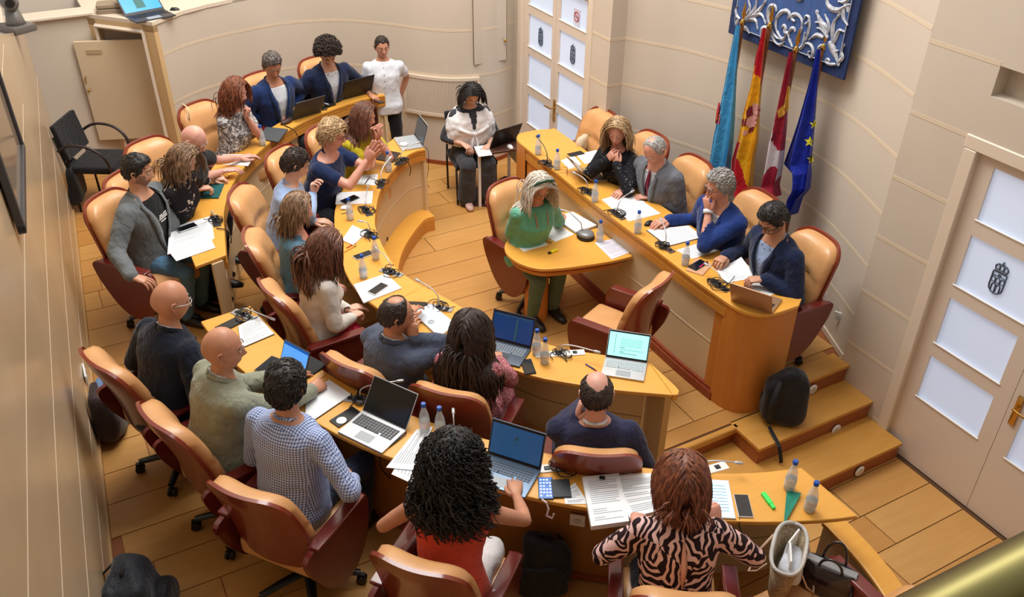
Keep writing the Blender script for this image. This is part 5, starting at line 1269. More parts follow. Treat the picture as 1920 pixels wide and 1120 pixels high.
human('balding man in navy knitted sweater seen from behind at the desk end', 1118, 740, L3, 58, face=60, pitch=18, lean=-2, hip=0.50, girth=1.2, fat=0.3, skin='pink', hair='short', hcol='darkbrown', hopt=dict(top=0.006, sides=0.007, recede=0.6, crown=0.75, len=0.014), top='sweater', tmat=SWEAT, collar=WHITE,
      lh=dict(face=(-0.075, 0.05, -0.08), dir=(0.2, 0.2, 1), up=(-1, 0, 0), pose='curl', pole=(-0.7, 0.4, -1)), rh=dict(loc=(0.2, 0.28, 0.66)), lmat=JEANS, chair='tan leather chair behind the balding man in navy sweater', chair_deg=58, chair_px=(1121, 834), legspread=0.2)
# head table from the far end
human('woman with wavy blonde hair in black embroidered blouse, hands clasped under chin', 1158, 247, L3, 192, face=222, pitch=14, lean=16, female=True, girth=1.1, skin='rosy', hair='wavy', hcol='blonde', hopt=dict(length=0.25, n=300, wave=0.012, r=0.008, vol=0.024, back=0.3), top='blouse', tmat=EMBRO, glasses=None,
      rh=dict(face=(0.012, 0.135, -0.135), dir=(-0.5, -0.1, 0.8), up=(0, 1, 0.3), pose='curl', pole=(0.9, 0.3, -1)), lh=dict(face=(-0.012, 0.135, -0.145), dir=(0.5, -0.1, 0.8), up=(0, 1, 0.3), pose='curl', pole=(-0.9, 0.3, -1)), chair='tan leather chair behind the woman in black embroidered blouse', chair_deg=182, chair_px=(1228, 248))
human('balding man in grey suit with dark red tie reading papers', 1228, 280, L3, 193, face=196, pitch=40, lean=14, skin='rosy', hair='short', hcol='grey', hopt=dict(top=0.004, sides=0.007, recede=0.9, crown=0.3, len=0.014), top='jacket', tmat=GREYS, inner=('shirt', WHITE), tie=mat('dark_red_silk', (112, 16, 44), 0.45), vw=0.06,
      rh=dict(px=(1160, 362, zh), az=200), lh=dict(px=(1205, 368, zh), az=140, pose='relax'), chair='tan leather chair behind the man in grey suit', chair_deg=180, chair_px=(1318, 311))
human('man with white hair and glasses in royal blue suit, hand over his mouth', 1350, 350, L3, 183, face=168, pitch=12, lean=14, girth=1.12, fat=0.4, skin='rosy', hair='short', hcol='grey', hopt=dict(top=0.024, sides=0.014, comb=(0.2, -0.7, 0), len=0.045, n=320, side=-0.02), top='jacket', tmat=BLUE, inner=('shirt', WHITE), tie=mat('navy_silk', (24, 30, 58), 0.4), glasses=(mat('brown_frames', (90, 50, 40), 0.3), 0.0022),
      rh=dict(px=(1237, 416, zh+.02), az=175, pole=(0.6, -0.2, -0.9)), lh=dict(face=(0.0, 0.115, -0.085), dir=(0.35, 0.1, 0.9), up=(0.2, 1, 0), pose='curl', pole=(-0.6, 0.4, -1)), chair='tan leather chair behind the white-haired man in royal blue suit', chair_deg=178, chair_px=(1440, 364))
human('man with black hair and glasses in dark navy suit leafing through papers', 1452, 412, L3, 178, face=176, pitch=34, lean=10, girth=1.05, skin='olive', hair='short', hcol='black', hopt=dict(top=0.026, sides=0.010, comb=(0.5, -0.5, 0), len=0.03, n=300), top='jacket', tmat=NAVYD, inner=('shirt', LBLUE), vw=0.08, glasses=(mat('black_frames', (24, 24, 26), 0.3), 0.0024), beard=0.15,
      rh=dict(px=(1350, 488, zh+.03), az=200, pose='curl'), lh=dict(px=(1412, 524, zh+.05), az=150, pose='curl'), chair='tan leather chair nearest the steps behind the man in dark navy suit', chair_deg=176, chair_px=(1543, 447))
human('woman with long silver hair and green headband in jade blouse at the side table', 1010, 350, L2, -84, face=-92, pitch=30, lean=12, female=True, band=(mat('green_band', (20, 84, 66), 0.6), 0.014), lanyard=mat('orange_cord', (214, 110, 60), 0.5), girth=1.12, skin='rosy', hair='wavy', hcol='silver', hopt=dict(length=0.30, n=330, wave=0.012, curl=0.006, r=0.009, vol=0.022, back=0.3), top='blouse', tmat=JADE, lmat=GREENT, glasses=(mat('thin_frames', (130, 90, 70), 0.3), 0.0016),
      rh=dict(px=(1012, 428, ZS+.03), az=-40), lh=dict(px=(1052, 404, ZS+.04), az=-60), chair='tan leather chair with maroon side behind the woman in jade blouse', chair_deg=-74, chair_px=(966, 330))
H25 = human('man in short-sleeved white shirt standing by the far wall with phone', 716, 88, L2+0.02, -108, face=-98, pitch=6, lean=0, seated=False, s=0.87, skin='tan', hair='short', hcol='darkbrown', hopt=dict(top=0.012, sides=0.004, comb=(0, .8, .2), len=0.018, recede=0.3), top='shirt', tmat=WHITE, collar=WHITE, sleeve='short', lmat=BLACK,
      rh=dict(loc=(0.12, 0.24, 1.03), dir=(-0.5, 0.8, 0.0), pose='curl', pole=(0.25, -0.9, -0.6)), lh=dict(loc=(-0.10, -0.15, 0.86), dir=(1, 0, -0.3), pole=(-0.3, -0.6, -0.7)))
human('woman with black bob and white shawl writing on her lap by the wall', 884, 176, L2, -100, face=-98, pitch=42, lean=8, female=True, skin='fair', hair='bob', hcol='black', hopt=dict(length=0.20, n=330, r=0.010, wave=0.001, vol=0.02), top='tee', sleeve='34', tmat=GREYT, shawl=SHAWL, lmat=GREYT, legs='wide', hip=0.50,
      rh=dict(loc=(0.09, 0.30, 0.69), dir=(-0.5, 0.8, -0.2), pose='pen'), lh=dict(loc=(-0.10, 0.30, 0.66), dir=(0.6, 0.7, 0), pose='relax'), shoe=mat('pink_shoes', (196, 160, 150), 0.5))
place_chair(3.33, 4.50, L2, 115, 'empty tan and maroon leather chair standing in front of the presiding table')
place_chair(2.52, 1.62, L4, 88, 'empty tan leather chair holding handbags beside the low curved parapet')
_x, _y = chair_top(1141, 208, L3, 182)
place_chair(_x, _y, L3, 182, 'empty tan leather chair at the far end of the presiding table')
# ------------------------------------------------------------ tapestry on the curved wall
TXP = 5.18
def onp(px, py, x=TXP):
    return on_x(px, py, x)
tap = empty('tapestry', (TXP+0.02, 5.1, 2.2), label='royal blue tapestry with silver acanthus scrollwork hanging above the flags', cat='tapestry')
M_TAP = noisy('royal_blue_velvet', (22, 62, 124), (30, 76, 142), 6, 0.75, stretch=(1, 3, 0.4), bstr=0.1, sheen=0.3); M_TAPD = cloth('tapestry_border_blue', (22, 44, 92)); M_SILV = noisy('silver_embroidery', (150, 154, 166), (200, 202, 208), 30, 0.55, bstr=0.3, bscale=90)
tc = [on_x(1363, 62, TXP), on_x(1580, 150, TXP)]
yl, yr = tc[0][1], tc[1][1]; zb_ = 2.20
def tloc(p): return (p[0]-TXP-0.02, p[1]-5.1, p[2]-2.2)
bm = bmesh.new(); box(bm, (0, (yl+yr)/2-5.1, 0.9), (0.02, yl-yr, 1.8), bevel=0.004); obj('border', bm, M_TAPD, tap)
bm = bmesh.new(); box(bm, (-0.012, (yl+yr)/2-5.1, 0.94), (0.01, yl-yr-0.14, 1.72), bevel=0.003); obj('field', bm, M_TAP, tap)
bm = bmesh.new(); a, b = yl-5.1-0.075, yr-5.1+0.075
tube(bm, [(-0.02, a, 1.75), (-0.02, a, 0.12), (-0.02, a-0.02, 0.09), (-0.02, a-0.05, 0.08), (-0.02, b+0.05, 0.08), (-0.02, b+0.02, 0.09), (-0.02, b, 0.12), (-0.02, b, 1.75)], 0.004, n=5); obj('piping', bm, M_SILV, tap)
def orn(pts, w0, w1, bend=True):
    P = [tloc(onp(1360+p[0]/6.59, p[1]/6.59, TXP-0.03)) for p in pts]; P = [Vector((-0.022, p[1], p[2])) for p in catmull([(0, p[1], p[2]) for p in P], 6)]; n = len(P)
    R = [(w0*(1-k/(n-1))+w1*k/(n-1))*(0.35+0.65*math.sin(math.pi*min(1, (k/(n-1))*1.25))**0.7 if k < n*0.8 else 1-(k/(n-1)-0.8)*3.5) for k in range(n)]
    R = [max(0.0015, r) for r in R]; bm = bmesh.new()
    fr_ = []
    for i, p in enumerate(P):
        t = (P[min(i+1, n-1)]-P[max(i-1, 0)]).normalized(); s_ = t.cross(Vector((1, 0, 0))).normalized(); r = R[i]
        fr_.append([bm.verts.new(p-s_*r), bm.verts.new(p+Vector((-0.012, 0, 0))), bm.verts.new(p+s_*r), bm.verts.new(p+Vector((0.004, 0, 0)))])
    for x, y in zip(fr_, fr_[1:]):
        for k in range(4): bm.faces.new((x[k], x[(k+1) % 4], y[(k+1) % 4], y[k]))
    bm.faces.new(fr_[0][::-1]); bm.faces.new(fr_[-1]); obj('scrollwork', bm, M_SILV, tap)
for pts, w0, w1 in [
    ([(150, 240), (110, 200), (95, 120), (120, 70)], .028, .02), ([(190, 230), (240, 180), (270, 90), (250, -20)], .030, .03), ([(200, 230), (280, 190), (340, 90), (360, -30)], .030, .03), ([(210, 235), (320, 190), (420, 90), (470, 10)], .030, .03), ([(215, 245), (330, 190), (420, 190), (470, 300)], .034, .02), ([(210, 250), (290, 240), (350, 270), (370, 370)], .040, .02), ([(130, 250), (110, 290), (100, 340)], .03, .02), ([(190, 345), (230, 360), (270, 420)], .03, .02),
    ([(600, 150), (585, 85), (530, 75), (500, 130), (495, 220), (520, 320), (560, 420), (620, 480), (690, 480), (720, 430)], .030, .028), ([(740, 240), (760, 180), (720, 140), (650, 160), (600, 230), (590, 320), (620, 420), (680, 500)], .030, .026), ([(410, 480), (410, 390), (440, 350), (500, 360), (540, 440), (580, 520), (640, 560), (700, 520)], .030, .028),
    ([(660, 350), (690, 320), (710, 350), (700, 400), (740, 420), (760, 500), (800, 590)], .024, .028), ([(830, 400), (820, 360), (780, 360), (750, 410), (720, 430)], .024, .022), ([(830, 270), (790, 240), (800, 190), (860, 190), (910, 250), (910, 350), (880, 450)], .028, .022), ([(950, 300), (990, 280), (1000, 220), (960, 200), (940, 250)], .022, .02), ([(1000, 215), (1010, 300), (990, 400), (960, 500), (900, 600)], .018, .026), ([(870, 620), (930, 560), (940, 470), (950, 400)], .03, .022), ([(960, 540), (1020, 560), (1050, 640), (1020, 720), (990, 660), (1020, 640)], .028, .016),
    ([(1230, 480), (1180, 350), (1130, 250), (1090, 130)], .044, .046), ([(1220, 440), (1160, 370), (1100, 350)], .03, .024), ([(1230, 350), (1160, 290), (1080, 280)], .03, .022), ([(1235, 420), (1240, 300), (1200, 180)], .028, .02), ([(1290, 530), (1290, 400), (1310, 280), (1390, 170)], .030, .028), ([(1310, 540), (1340, 440), (1380, 380), (1440, 400)], .032, .024), ([(1180, 470), (1090, 440), (1000, 500)], .032, .022), ([(1250, 520), (1290, 600), (1330, 700), (1370, 820)], .052, .04), ([(1360, 780), (1410, 720), (1400, 640), (1440, 550)], .030, .02), ([(1330, 800), (1260, 800), (1210, 770), (1230, 730), (1260, 760)], .026, .018), ([(1170, 560), (1120, 600), (1130, 650)], .026, .02), ([(1300, 650), (1370, 630)], .02, .02),
    ([(1220, -20), (1230, 60), (1290, 120), (1370, 130), (1430, 90), (1510, 60)], .032, .034), ([(1500, -10), (1430, 30), (1360, 20)], .03, .022), ([(1430, 110), (1420, 200), (1440, 260), (1480, 320)], .032, .022), ([(1470, 60), (1480, 130), (1490, 160)], .03, .02), ([(840, -20), (880, 0), (930, -10)], .028, .022)]:
    orn(pts, w0*0.66, w1*0.66)
# ------------------------------------------------------------ flags
def flag(name_lbl, rows, pole_px, ztop, x0, matfn, mats, extra=None):
    pt = at(*pole_px, ztop); e = empty('flag', (pt[0]+0.03, pt[1], L3), label=name_lbl, cat='flag', group=None)
    bm = bmesh.new(); lathe(bm, [(0.15, 0), (0.15, 0.025), (0.03, 0.05), (0.016, 0.06), (0.016, ztop-L3-0.02)], 16); obj('flagpole', bm, wood('pole_wood', (120, 70, 40), (140, 84, 50), 0.4), e, sharp=40)
    bm = bmesh.new(); lathe(bm, [(0.012, -0.03), (0.024, -0.01), (0.024, 0.01), (0.010, 0.03)], 12, T((0, 0, ztop-L3)))
    vs = lathe(bm, [(0.008, 0.03), (0.028, 0.07), (0.004, 0.17)], 8, T((0, 0, ztop-L3), sc_=(0.35, 1, 1))); obj('spear_finial', bm, M_BRASS, e, sharp=40)
    nu, nv = 48, 110; ys = [r[0] for r in rows]; bm = bmesh.new(); G = []
    for side in (0, 1):
        g = []
        for j in range(nv+1):
            py = ys[0]+(ys[-1]-ys[0])*j/nv; l = np.interp(py, ys, [r[1] for r in rows]); r = np.interp(py, ys, [r[2] for r in rows]); row = []
            for i in range(nu+1):
                u = i/nu; p = onp(l+(r-l)*u, py, pt[0]); dep = (0.012+0.040*j/nv)*math.sin(u*9.5+0.4*math.sin(j*0.05)+j*0.008)+0.02*math.sin(u*22+j*0.02)*j/nv
                row.append(bm.verts.new((p[0]-e.location[0]-0.02+dep+(0.004 if side else 0), p[1]-e.location[1], p[2]-e.location[2])))
            g.append(row)
        G.append(g)
    for s_ in (0, 1):
        for j in range(nv):
            for i in range(nu):
                q = [G[s_][j][i], G[s_][j][i+1], G[s_][j+1][i+1], G[s_][j+1][i]]; f = bm.faces.new(q if s_ else q[::-1]); f.smooth = True
                py = ys[0]+(ys[-1]-ys[0])*(j+0.5)/nv; l = np.interp(py, ys, [r[1] for r in rows]); r = np.interp(py, ys, [r[2] for r in rows]); f.material_index = matfn(l+(r-l)*(i+0.5)/nu, py)
    for j in range(nv):
        for i in (0, nu): bm.faces.new((G[0][j][i], G[0][j+1][i], G[1][j+1][i], G[1][j][i]))
    me = bpy.data.meshes.new('flag_cloth'); bm.to_mesh(me); bm.free(); mesh_obj('flag_cloth', me, mats, e)
    if extra:
        bv = BVHTree.FromPolygons([v.co.copy() for v in me.vertices], [tuple(q.vertices) for q in me.polygons]); cl = Vector((0, 0, CAM_H))-Vector(e.location)
        for nm, shapes in extra:
            for (poly, m) in shapes:
                c0 = (sum(q[0] for q in poly)/len(poly), sum(q[1] for q in poly)/len(poly)); bm = bmesh.new(); P2 = []
                for q in range(len(poly)):
                    a_, b_ = poly[q], poly[(q+1) % len(poly)]
                    for k in range(3): P2.append((a_[0]+(b_[0]-a_[0])*k/3, a_[1]+(b_[1]-a_[1])*k/3))
                def hit(q):
                    d = Vector(ray(*q)).normalized(); h_ = bv.ray_cast(cl, d)
                    return (h_[0] if h_[0] is not None else Vector(onp(q[0], q[1], pt[0]-0.02))-Vector(e.location))-d*0.006
                R_ = [[bm.verts.new(hit((c0[0]+(q[0]-c0[0])*f_, c0[1]+(q[1]-c0[1])*f_))) for q in P2] for f_ in (1.0, 0.66, 0.33)]; cv = bm.verts.new(hit(c0)); n2 = len(P2)
                for A_, B_ in zip(R_, R_[1:]):
                    for k in range(n2): bm.faces.new((A_[k], A_[(k+1) % n2], B_[(k+1) % n2], B_[k]))
                for k in range(n2): bm.faces.new((R_[-1][k], R_[-1][(k+1) % n2], cv))
                obj(nm, bm, m, e)
    return e
FB = cloth('flag_sky_blue', (74, 164, 214), 0.5, 0.93); FR = cloth('flag_red', (190, 20, 40), 0.5, 0.9); FY = cloth('flag_yellow', (234, 172, 20), 0.5, 0.93); FM = cloth('flag_crimson', (164, 30, 58), 0.5, 0.9); FW = cloth('flag_white', (214, 208, 214), 0.5, 0.95); FE = cloth('flag_royal_blue', (14, 40, 160), 0.5, 0.9)
MG = mat('emblem_gold', (206, 164, 70), 0.5); MP = mat('emblem_pink', (206, 150, 146), 0.6); MD = mat('emblem_maroon', (112, 24, 44), 0.6); MST = mat('star_yellow', (226, 220, 60), 0.5)
flag('light blue flag with small red and gold emblem, leftmost of the four', [(47, 1383, 1390), (120, 1366, 1386), (200, 1349, 1381), (260, 1336, 1376), (330, 1324, 1368)], (1387, 44), 2.35, 5.05, lambda x, y: 0, [FB],
     extra=[('emblem', [([(1347, 193), (1350, 192), (1351, 205), (1349, 233), (1341, 231), (1343, 212)], FR), ([(1345, 214), (1349, 213), (1348, 224), (1343, 223)], MG)])])
def f2(x, y):
    if y < 132+(x-1420)*2.4: return 1
    if y > 268 and x < 1392+(y-268)*0.10-0.0*(x) and x < 1388+(y-300)*0.12+6: return 1
    return 0
flag('red and yellow flag with pink and maroon coat of arms, second from the left', [(52, 1434, 1440), (110, 1418, 1435), (160, 1408, 1432), (210, 1393, 1428), (260, 1383, 1425), (300, 1371, 1417), (345, 1369, 1412), (390, 1390, 1402)], (1438, 50), 2.40, 5.05, f2, [FY, FR],
     extra=[('coat_of_arms', [([(1398, 205), (1410, 198), (1412, 214), (1400, 222)], MD), ([(1411, 194), (1422, 196), (1427, 206), (1424, 218), (1412, 214)], MP), ([(1402, 222), (1414, 215), (1424, 219), (1418, 236), (1404, 240), (1398, 232)], MP), ([(1392, 224), (1400, 222), (1398, 236), (1391, 238)], MD), ([(1405, 241), (1414, 238), (1412, 246), (1402, 250)], MD), ([(1392, 248), (1400, 243), (1402, 250), (1395, 256)], MP), ([(1414, 190), (1424, 195), (1420, 199), (1411, 195)], MG)])])
def f3(x, y):
    if y < 226+(x-1450)*1.5 or (x > 1456+(285-y)*0.1 and y < 283 and y < 226+(x-1450)*6): return 0
    if y > 312 and x > 1444+(330-y)*0.4 and x < 1458+(y-330)*0.2+2: return 0
    return 1
flag('crimson and white quartered flag with gold castle, third from the left', [(97, 1483, 1490), (160, 1467, 1482), (230, 1450, 1478), (270, 1440, 1473), (320, 1432, 1466), (348, 1427, 1460), (368, 1446, 1460)], (1487, 95), 2.32, 5.05, f3, [FM, FW],
     extra=[('castle_emblem', [([(1477, 162), (1481, 161), (1479, 205), (1468, 218), (1460, 222), (1457, 208), (1466, 200), (1473, 198)], MG)]), ('lion_emblem', [([(1447, 244), (1450, 250), (1454, 251), (1453, 262), (1447, 266), (1444, 262), (1448, 256)], MD)])])
def star(cx, cy, r): return [(cx+(r if k % 2 == 0 else r*0.42)*math.sin(k*math.pi/5+0.1), cy-(r if k % 2 == 0 else r*0.42)*math.cos(k*math.pi/5+0.1)*0.98) for k in range(10)]
flag('royal blue flag with yellow stars, rightmost of the four', [(92, 1535, 1541), (150, 1520, 1537), (230, 1495, 1532), (280, 1478, 1527), (308, 1468, 1524), (326, 1484, 1522), (355, 1484, 1518), (372, 1480, 1502), (402, 1482, 1490)], (1539, 90), 2.38, 5.05, lambda x, y: 0, [FE],
     extra=[('star', [(star(1518, 266, 11), MST)]), ('star', [([p for p in star(1527, 234, 10) if p[0] < 1531], MST)]), ('star', [([p for p in star(1522, 300, 10) if p[0] < 1526], MST)])])

# ------------------------------------------------------------ desk things
M_CLEAR = mat('clear_plastic', (225, 235, 240), 0.08, spec=0.6); _b = M_CLEAR.node_tree.nodes['Principled BSDF']; _b.inputs['Alpha'].default_value = 0.42
M_LABEL = mat('bottle_label', (226, 224, 230), 0.5); M_CAP = mat('blue_cap', (30, 84, 176), 0.4); M_CAPD = mat('indigo_cap', (52, 48, 110), 0.4); M_WATER = mat('water_in_bottle', (206, 222, 228), 0.05); M_WATER.node_tree.nodes['Principled BSDF'].inputs['Alpha'].default_value = 0.35
def bottle(px, py, z, where, cap=M_CAP, label=None):
    p = at(px, py, z); e = empty('water_bottle', tuple(p), label=label or ('small water bottle with blue cap '+where), cat='bottle', group='small water bottles')
    bm = bmesh.new(); lathe(bm, [(0.026, 0), (0.030, 0.006), (0.031, 0.03), (0.029, 0.045), (0.031, 0.06), (0.0305, 0.095), (0.026, 0.125), (0.017, 0.155), (0.013, 0.17), (0.0125, 0.185)], 18); obj('bottle_body', bm, M_CLEAR, e, smooth=True)
    bm = bmesh.new(); lathe(bm, [(0.024, 0.003), (0.028, 0.01), (0.028, 0.05), (0.028, 0.08)], 14); obj('water', bm, M_WATER, e, smooth=True)
    bm = bmesh.new(); lathe(bm, [(0.0315, 0.040), (0.0315, 0.078)], 18, cap=False); obj('label', bm, M_LABEL, e, smooth=True)
    bm = bmesh.new(); lathe(bm, [(0.0145, 0.183), (0.0148, 0.203), (0.013, 0.206)], 14); obj('bottle_cap', bm, cap or M_CAP, e, sharp=40)
for b in ((493, 273, ZO, 'beside the grey folder of the woman in grey-leaf blouse'), (729, 322, ZI, 'near the dark folder of the woman in mustard top'), (657, 412, ZI, 'beside the crumpled tissue on the inner desk'), (682, 521, ZI, 'between the white phone and the spiral notepad'), (705, 486, ZI, 'behind the long microphone near the red pens'),
          (1006, 664, ZI, 'left of two beside the big dark laptop'), (1021, 681, ZI, 'right of two beside the big dark laptop'), (797, 808, ZO, 'left of two behind the loose sheets'), (826, 815, ZO, 'right of two behind the loose sheets'), (1479, 917, ZO, 'beside the teal fan, farther of two'), (1517, 957, ZO, 'nearest the desk tip, right of the teal fan'),
          (242, 791, L4, 'standing on the floor by the brown bag'), (1009, 290, ZH, 'at the far end of the presiding table'), (1044, 318, ZH, 'second from the far end of the presiding table'), (1115, 378, ZH, 'next to the microphone before the man in grey suit'), (1195, 437, ZH, 'beside the black mouse on the presiding table'), (1284, 497, ZH, 'behind the beige notebook with pink pen'), (1124, 453, ZS, 'beside the conference phone on the side table')):
    bottle(*b, cap=M_CAPD if b[0] in (242,) else M_CAP)

def quad_local(q, z, c): return [np.array([*(at(*p, z)[:2]-c), 0]) for p in q]
def bil(Q, u, v): return Q[0]*(1-u)*(1-v)+Q[1]*u*(1-v)+Q[2]*u*v+Q[3]*(1-u)*v
M_PRINT = mat('print_grey', (168, 174, 182), 0.8)
def slab_quad(e, name, q, z, c, th, m, lift=0.0, shrink=0.0, curl=0.0):
    Q = quad_local(q, z, c); ctr = sum(Q)/4
    if shrink: Q = [p*(1-shrink)+ctr*shrink for p in Q]
    bm = bmesh.new(); n = 6
    for zz in (0, 1): pass
    V = [[[bm.verts.new(Vector(bil(Q, i/n, j/n))+Vector((0, 0, lift+(th if s_ else 0)+curl*((i/n)**3)*((1-j/n)**2)))) for j in range(n+1)] for i in range(n+1)] for s_ in (0, 1)]
    for s_ in (0, 1):
        for i in range(n):
            for j in range(n):
                f = [V[s_][i][j], V[s_][i+1][j], V[s_][i+1][j+1], V[s_][i][j+1]]; bm.faces.new(f if s_ else f[::-1])
    for i in range(n):
        for j in (0, n): bm.faces.new((V[0][i][j], V[0][i+1][j], V[1][i+1][j], V[1][i][j]))
        for j in (0, n): bm.faces.new((V[0][j][i], V[0][j][i+1], V[1][j][i+1], V[1][j][i]))
    return obj(name, bm, m, e), Q
def lines(e, Q, zt, n=16, seed=1, m=None, u0=0.12, u1=0.88, v0=0.1, v1=0.92, w_=0.0022, name='printed_lines'):
    rnd = random.Random(seed); bm = bmesh.new()
    for k in range(n):
        v = v0+(v1-v0)*(k+0.5)/n
        if rnd.random() < 0.12: continue
        ue = u1 if rnd.random() < 0.75 else u0+(u1-u0)*rnd.uniform(0.3, 0.9)
        a, b = bil(Q, u0, v), bil(Q, ue, v); d = (Q[3]-Q[0]); d = d/np.linalg.norm(d)*w_
        vs = [bm.verts.new(Vector(p)+Vector((0, 0, zt))) for p in (a-d, b-d, b+d, a+d)]; bm.faces.new(vs)
    o = obj(name, bm, m or M_PRINT, e); o['kind'] = 'stuff'; return o
def paper(q, z, label, th=0.002, text=14, seed=1, name='paper_sheet', cat='paper', m=None, curl=0.0, lift=0.0, cover=None, group=None):
    c = np.mean([at(*p, z)[:2] for p in q], axis=0); e = empty(name, (c[0], c[1], z+lift), label=label, cat=cat, group=group)
    if cover: slab_quad(e, 'cover', q, z, c, 0.004, cover, 0.0, shrink=-0.03); 
    b0 = 0.004 if cover else 0.0
    o, Q = slab_quad(e, 'page_stack' if th > 0.004 else 'page', q, z, c, th, m or M_PAPER, b0, curl=curl)
    if text: lines(o, Q, b0+th+0.0006+0.0, text, seed)
    return e
paper([(404, 309), (418, 290), (479, 291), (465, 312)], ZO, 'white notepad with a pen across it before the bald man in black t-shirt', 0.006, 0, name='notepad', cat='notepad')
paper([(318, 426), (396, 406), (402, 448), (314, 478)], ZO, 'printed sheet under the black phone at the grey-blazer speaker', 0.003, 18, 2)
paper([(314, 470), (392, 440), (404, 466), (331, 491)], ZO, 'loose sheet hanging over the desk edge by the grey-blazer speaker', 0.002, 6, 3, lift=0.004)
paper([(363, 373), (385, 348), (421, 346), (410, 373)], ZO, 'teal cloth folder under the hands of the woman in black floral dress', 0.012, 0, name='folder', cat='folder', m=cloth('teal_cover', (20, 92, 92)))
paper([(700, 299), (722, 283), (751, 288), (737, 306)], ZI, 'dark brown leather folder before the woman in mustard yellow top', 0.010, 0, name='folder', cat='folder', m=mat('dark_leather', (50, 34, 32), 0.5))
paper([(659, 346), (668, 330), (709, 327), (705, 348)], ZI, 'printed pages with a pen at the elbow of the man in navy polo', 0.004, 10, 4)
paper([(629, 384), (632, 362), (700, 359), (697, 383)], ZI, 'white folder under the dark phone of the man in light blue shirt', 0.006, 0, name='folder', cat='folder')
paper([(641, 452), (661, 424), (689, 437), (662, 461)], ZI, 'white note block before the woman in denim jacket', 0.010, 0, name='notepad', cat='notepad')
nb = paper([(663, 536), (724, 515), (753, 542), (682, 570)], ZI, 'spiral notepad with a phone in white case on top', 0.010, 0, name='notepad', cat='notepad')
paper([(447, 614), (484, 594), (514, 628), (453, 654)], ZO, 'printed pages clipped on a black tray before the bald man with glasses', 0.006, 18, 6, cover=M_BLACKM)
paper([(572, 801), (574, 748), (617, 714), (659, 742)], ZO, 'large white folder under the writing hand of the man in sage blazer', 0.006, 0, name='folder', cat='folder', cover=M_BLACKM)
paper([(724, 879), (781, 808), (812, 802), (775, 884)], ZO, 'upper of the loose white sheets left of the woman in coral top', 0.002, 8, 8, lift=0.006)
paper([(734, 890), (770, 828), (800, 840), (782, 912)], ZO, 'lower of the loose white sheets left of the woman in coral top', 0.002, 6, 9, lift=0.001)
paper([(1091, 902), (1160, 895), (1179, 985), (1108, 995)], ZO, 'thick printed stack under a black binder clip', 0.030, 20, 10)
paper([(1142, 897), (1225, 893), (1262, 955), (1180, 976)], ZO, 'printed stack beneath the hand of the woman in leaf-print blouse', 0.018, 18, 11)
paper([(1150, 890), (1240, 889), (1236, 912), (1154, 914)], ZO, 'blank sheets at the back of the printed stacks', 0.006, 0, 12)
paper([(1056, 922), (1078, 906), (1104, 946), (1060, 946)], ZO, 'small handwritten sheet beside the black wallet', 0.003, 10, 13)
paper([(1052, 302), (1076, 292), (1090, 309), (1068, 318)], ZH, 'open booklet at the far end near the woman in black blouse', 0.004, 8, 14)
paper([(1080, 291), (1118, 282), (1137, 299), (1097, 308)], ZH, 'printed pages behind the champagne laptop on the presiding table', 0.004, 10, 15)
paper([(1128, 375), (1178, 361), (1209, 379), (1150, 394)], ZH, 'printed sheets under the hand of the man in grey suit', 0.005, 10, 16)
paper([(1150, 394), (1206, 379), (1239, 401), (1180, 416)], ZH, 'second printed sheet nearer the microphone of the man in grey suit', 0.004, 0, 17)
paper([(1213, 433), (1290, 425), (1318, 446), (1252, 463)], ZH, 'printed pages on a tablet cover before the white-haired man', 0.006, 10, 18, cover=M_DARK)
paper([(1268, 470), (1330, 451), (1357, 468), (1298, 486)], ZH, 'loose sheets between the white-haired man and man in navy suit', 0.004, 6, 19)
paper([(1340, 500), (1388, 493), (1424, 520), (1360, 532)], ZH, 'document held open by the man in dark navy suit', 0.004, 10, 20, curl=0.05)
paper([(1392, 540), (1432, 524), (1462, 548), (1430, 560)], ZH, 'sheets behind the rose gold laptop at the table end', 0.004, 6, 21)
paper([(1286, 508), (1305, 485), (1336, 497), (1317, 518)], ZH, 'beige notebook with dark phone and pink pen on it', 0.008, 0, name='notebook', cat='notebook', m=mat('beige_cover', (206, 160, 126), 0.6))
paper([(1003, 430), (1038, 416), (1076, 440), (1041, 454)], ZS, 'printed sheet in the middle of the side table', 0.003, 9, 22)
paper([(948, 444), (994, 434), (1027, 460), (982, 473)], ZS, 'sheets with blue edge on the rounded end of the side table', 0.006, 0, 23)
paper([(1039, 412), (1073, 401), (1119, 426), (1080, 439)], ZS, 'open ring binder pages on the side table', 0.018, 10, 24, name='ring_binder', cat='binder', cover=M_BLACKM)
paper([(1115, 456), (1150, 448), (1188, 471), (1147, 487)], ZS, 'grey printed sheet where the side table meets the presiding table', 0.003, 12, 25, m=mat('grey_paper', (214, 212, 226), 0.6))
paper([(745, 271), (760, 262), (774, 264), (762, 273)], ZI, 'small white card under the far silver laptop', 0.002, 0)
# binder clip
p = at(1129, 898, ZO+.03); bm = bmesh.new(); box(bm, (0, 0, 0.008), (0.03, 0.014, 0.012)); tube(bm, [(-0.01, -0.012, 0.014), (0, -0.03, 0.016), (0.01, -0.012, 0.014)], 0.0015, n=4); o = obj('binder_clip', bm, M_BLACK); o.location = p; o.rotation_euler = (0, 0, -0.6); tag(o, 'small black binder clip on the thick printed stack', 'clip')
p = at(648, 391, ZI); bm = bmesh.new(); ball(bm, (0, 0, 0.012), 0.04, (1.2, 0.8, 0.35), 10)
for v in bm.verts: v.co += Vector((noise.noise(v.co*60), noise.noise(v.co*55+Vector((5, 0, 0))), noise.noise(v.co*50)))*0.008; v.co.z = max(v.co.z, 0)
o = obj('tissue', bm, M_PAPER); o.location = p; tag(o, 'crumpled white tissue on the inner desk', 'tissue')

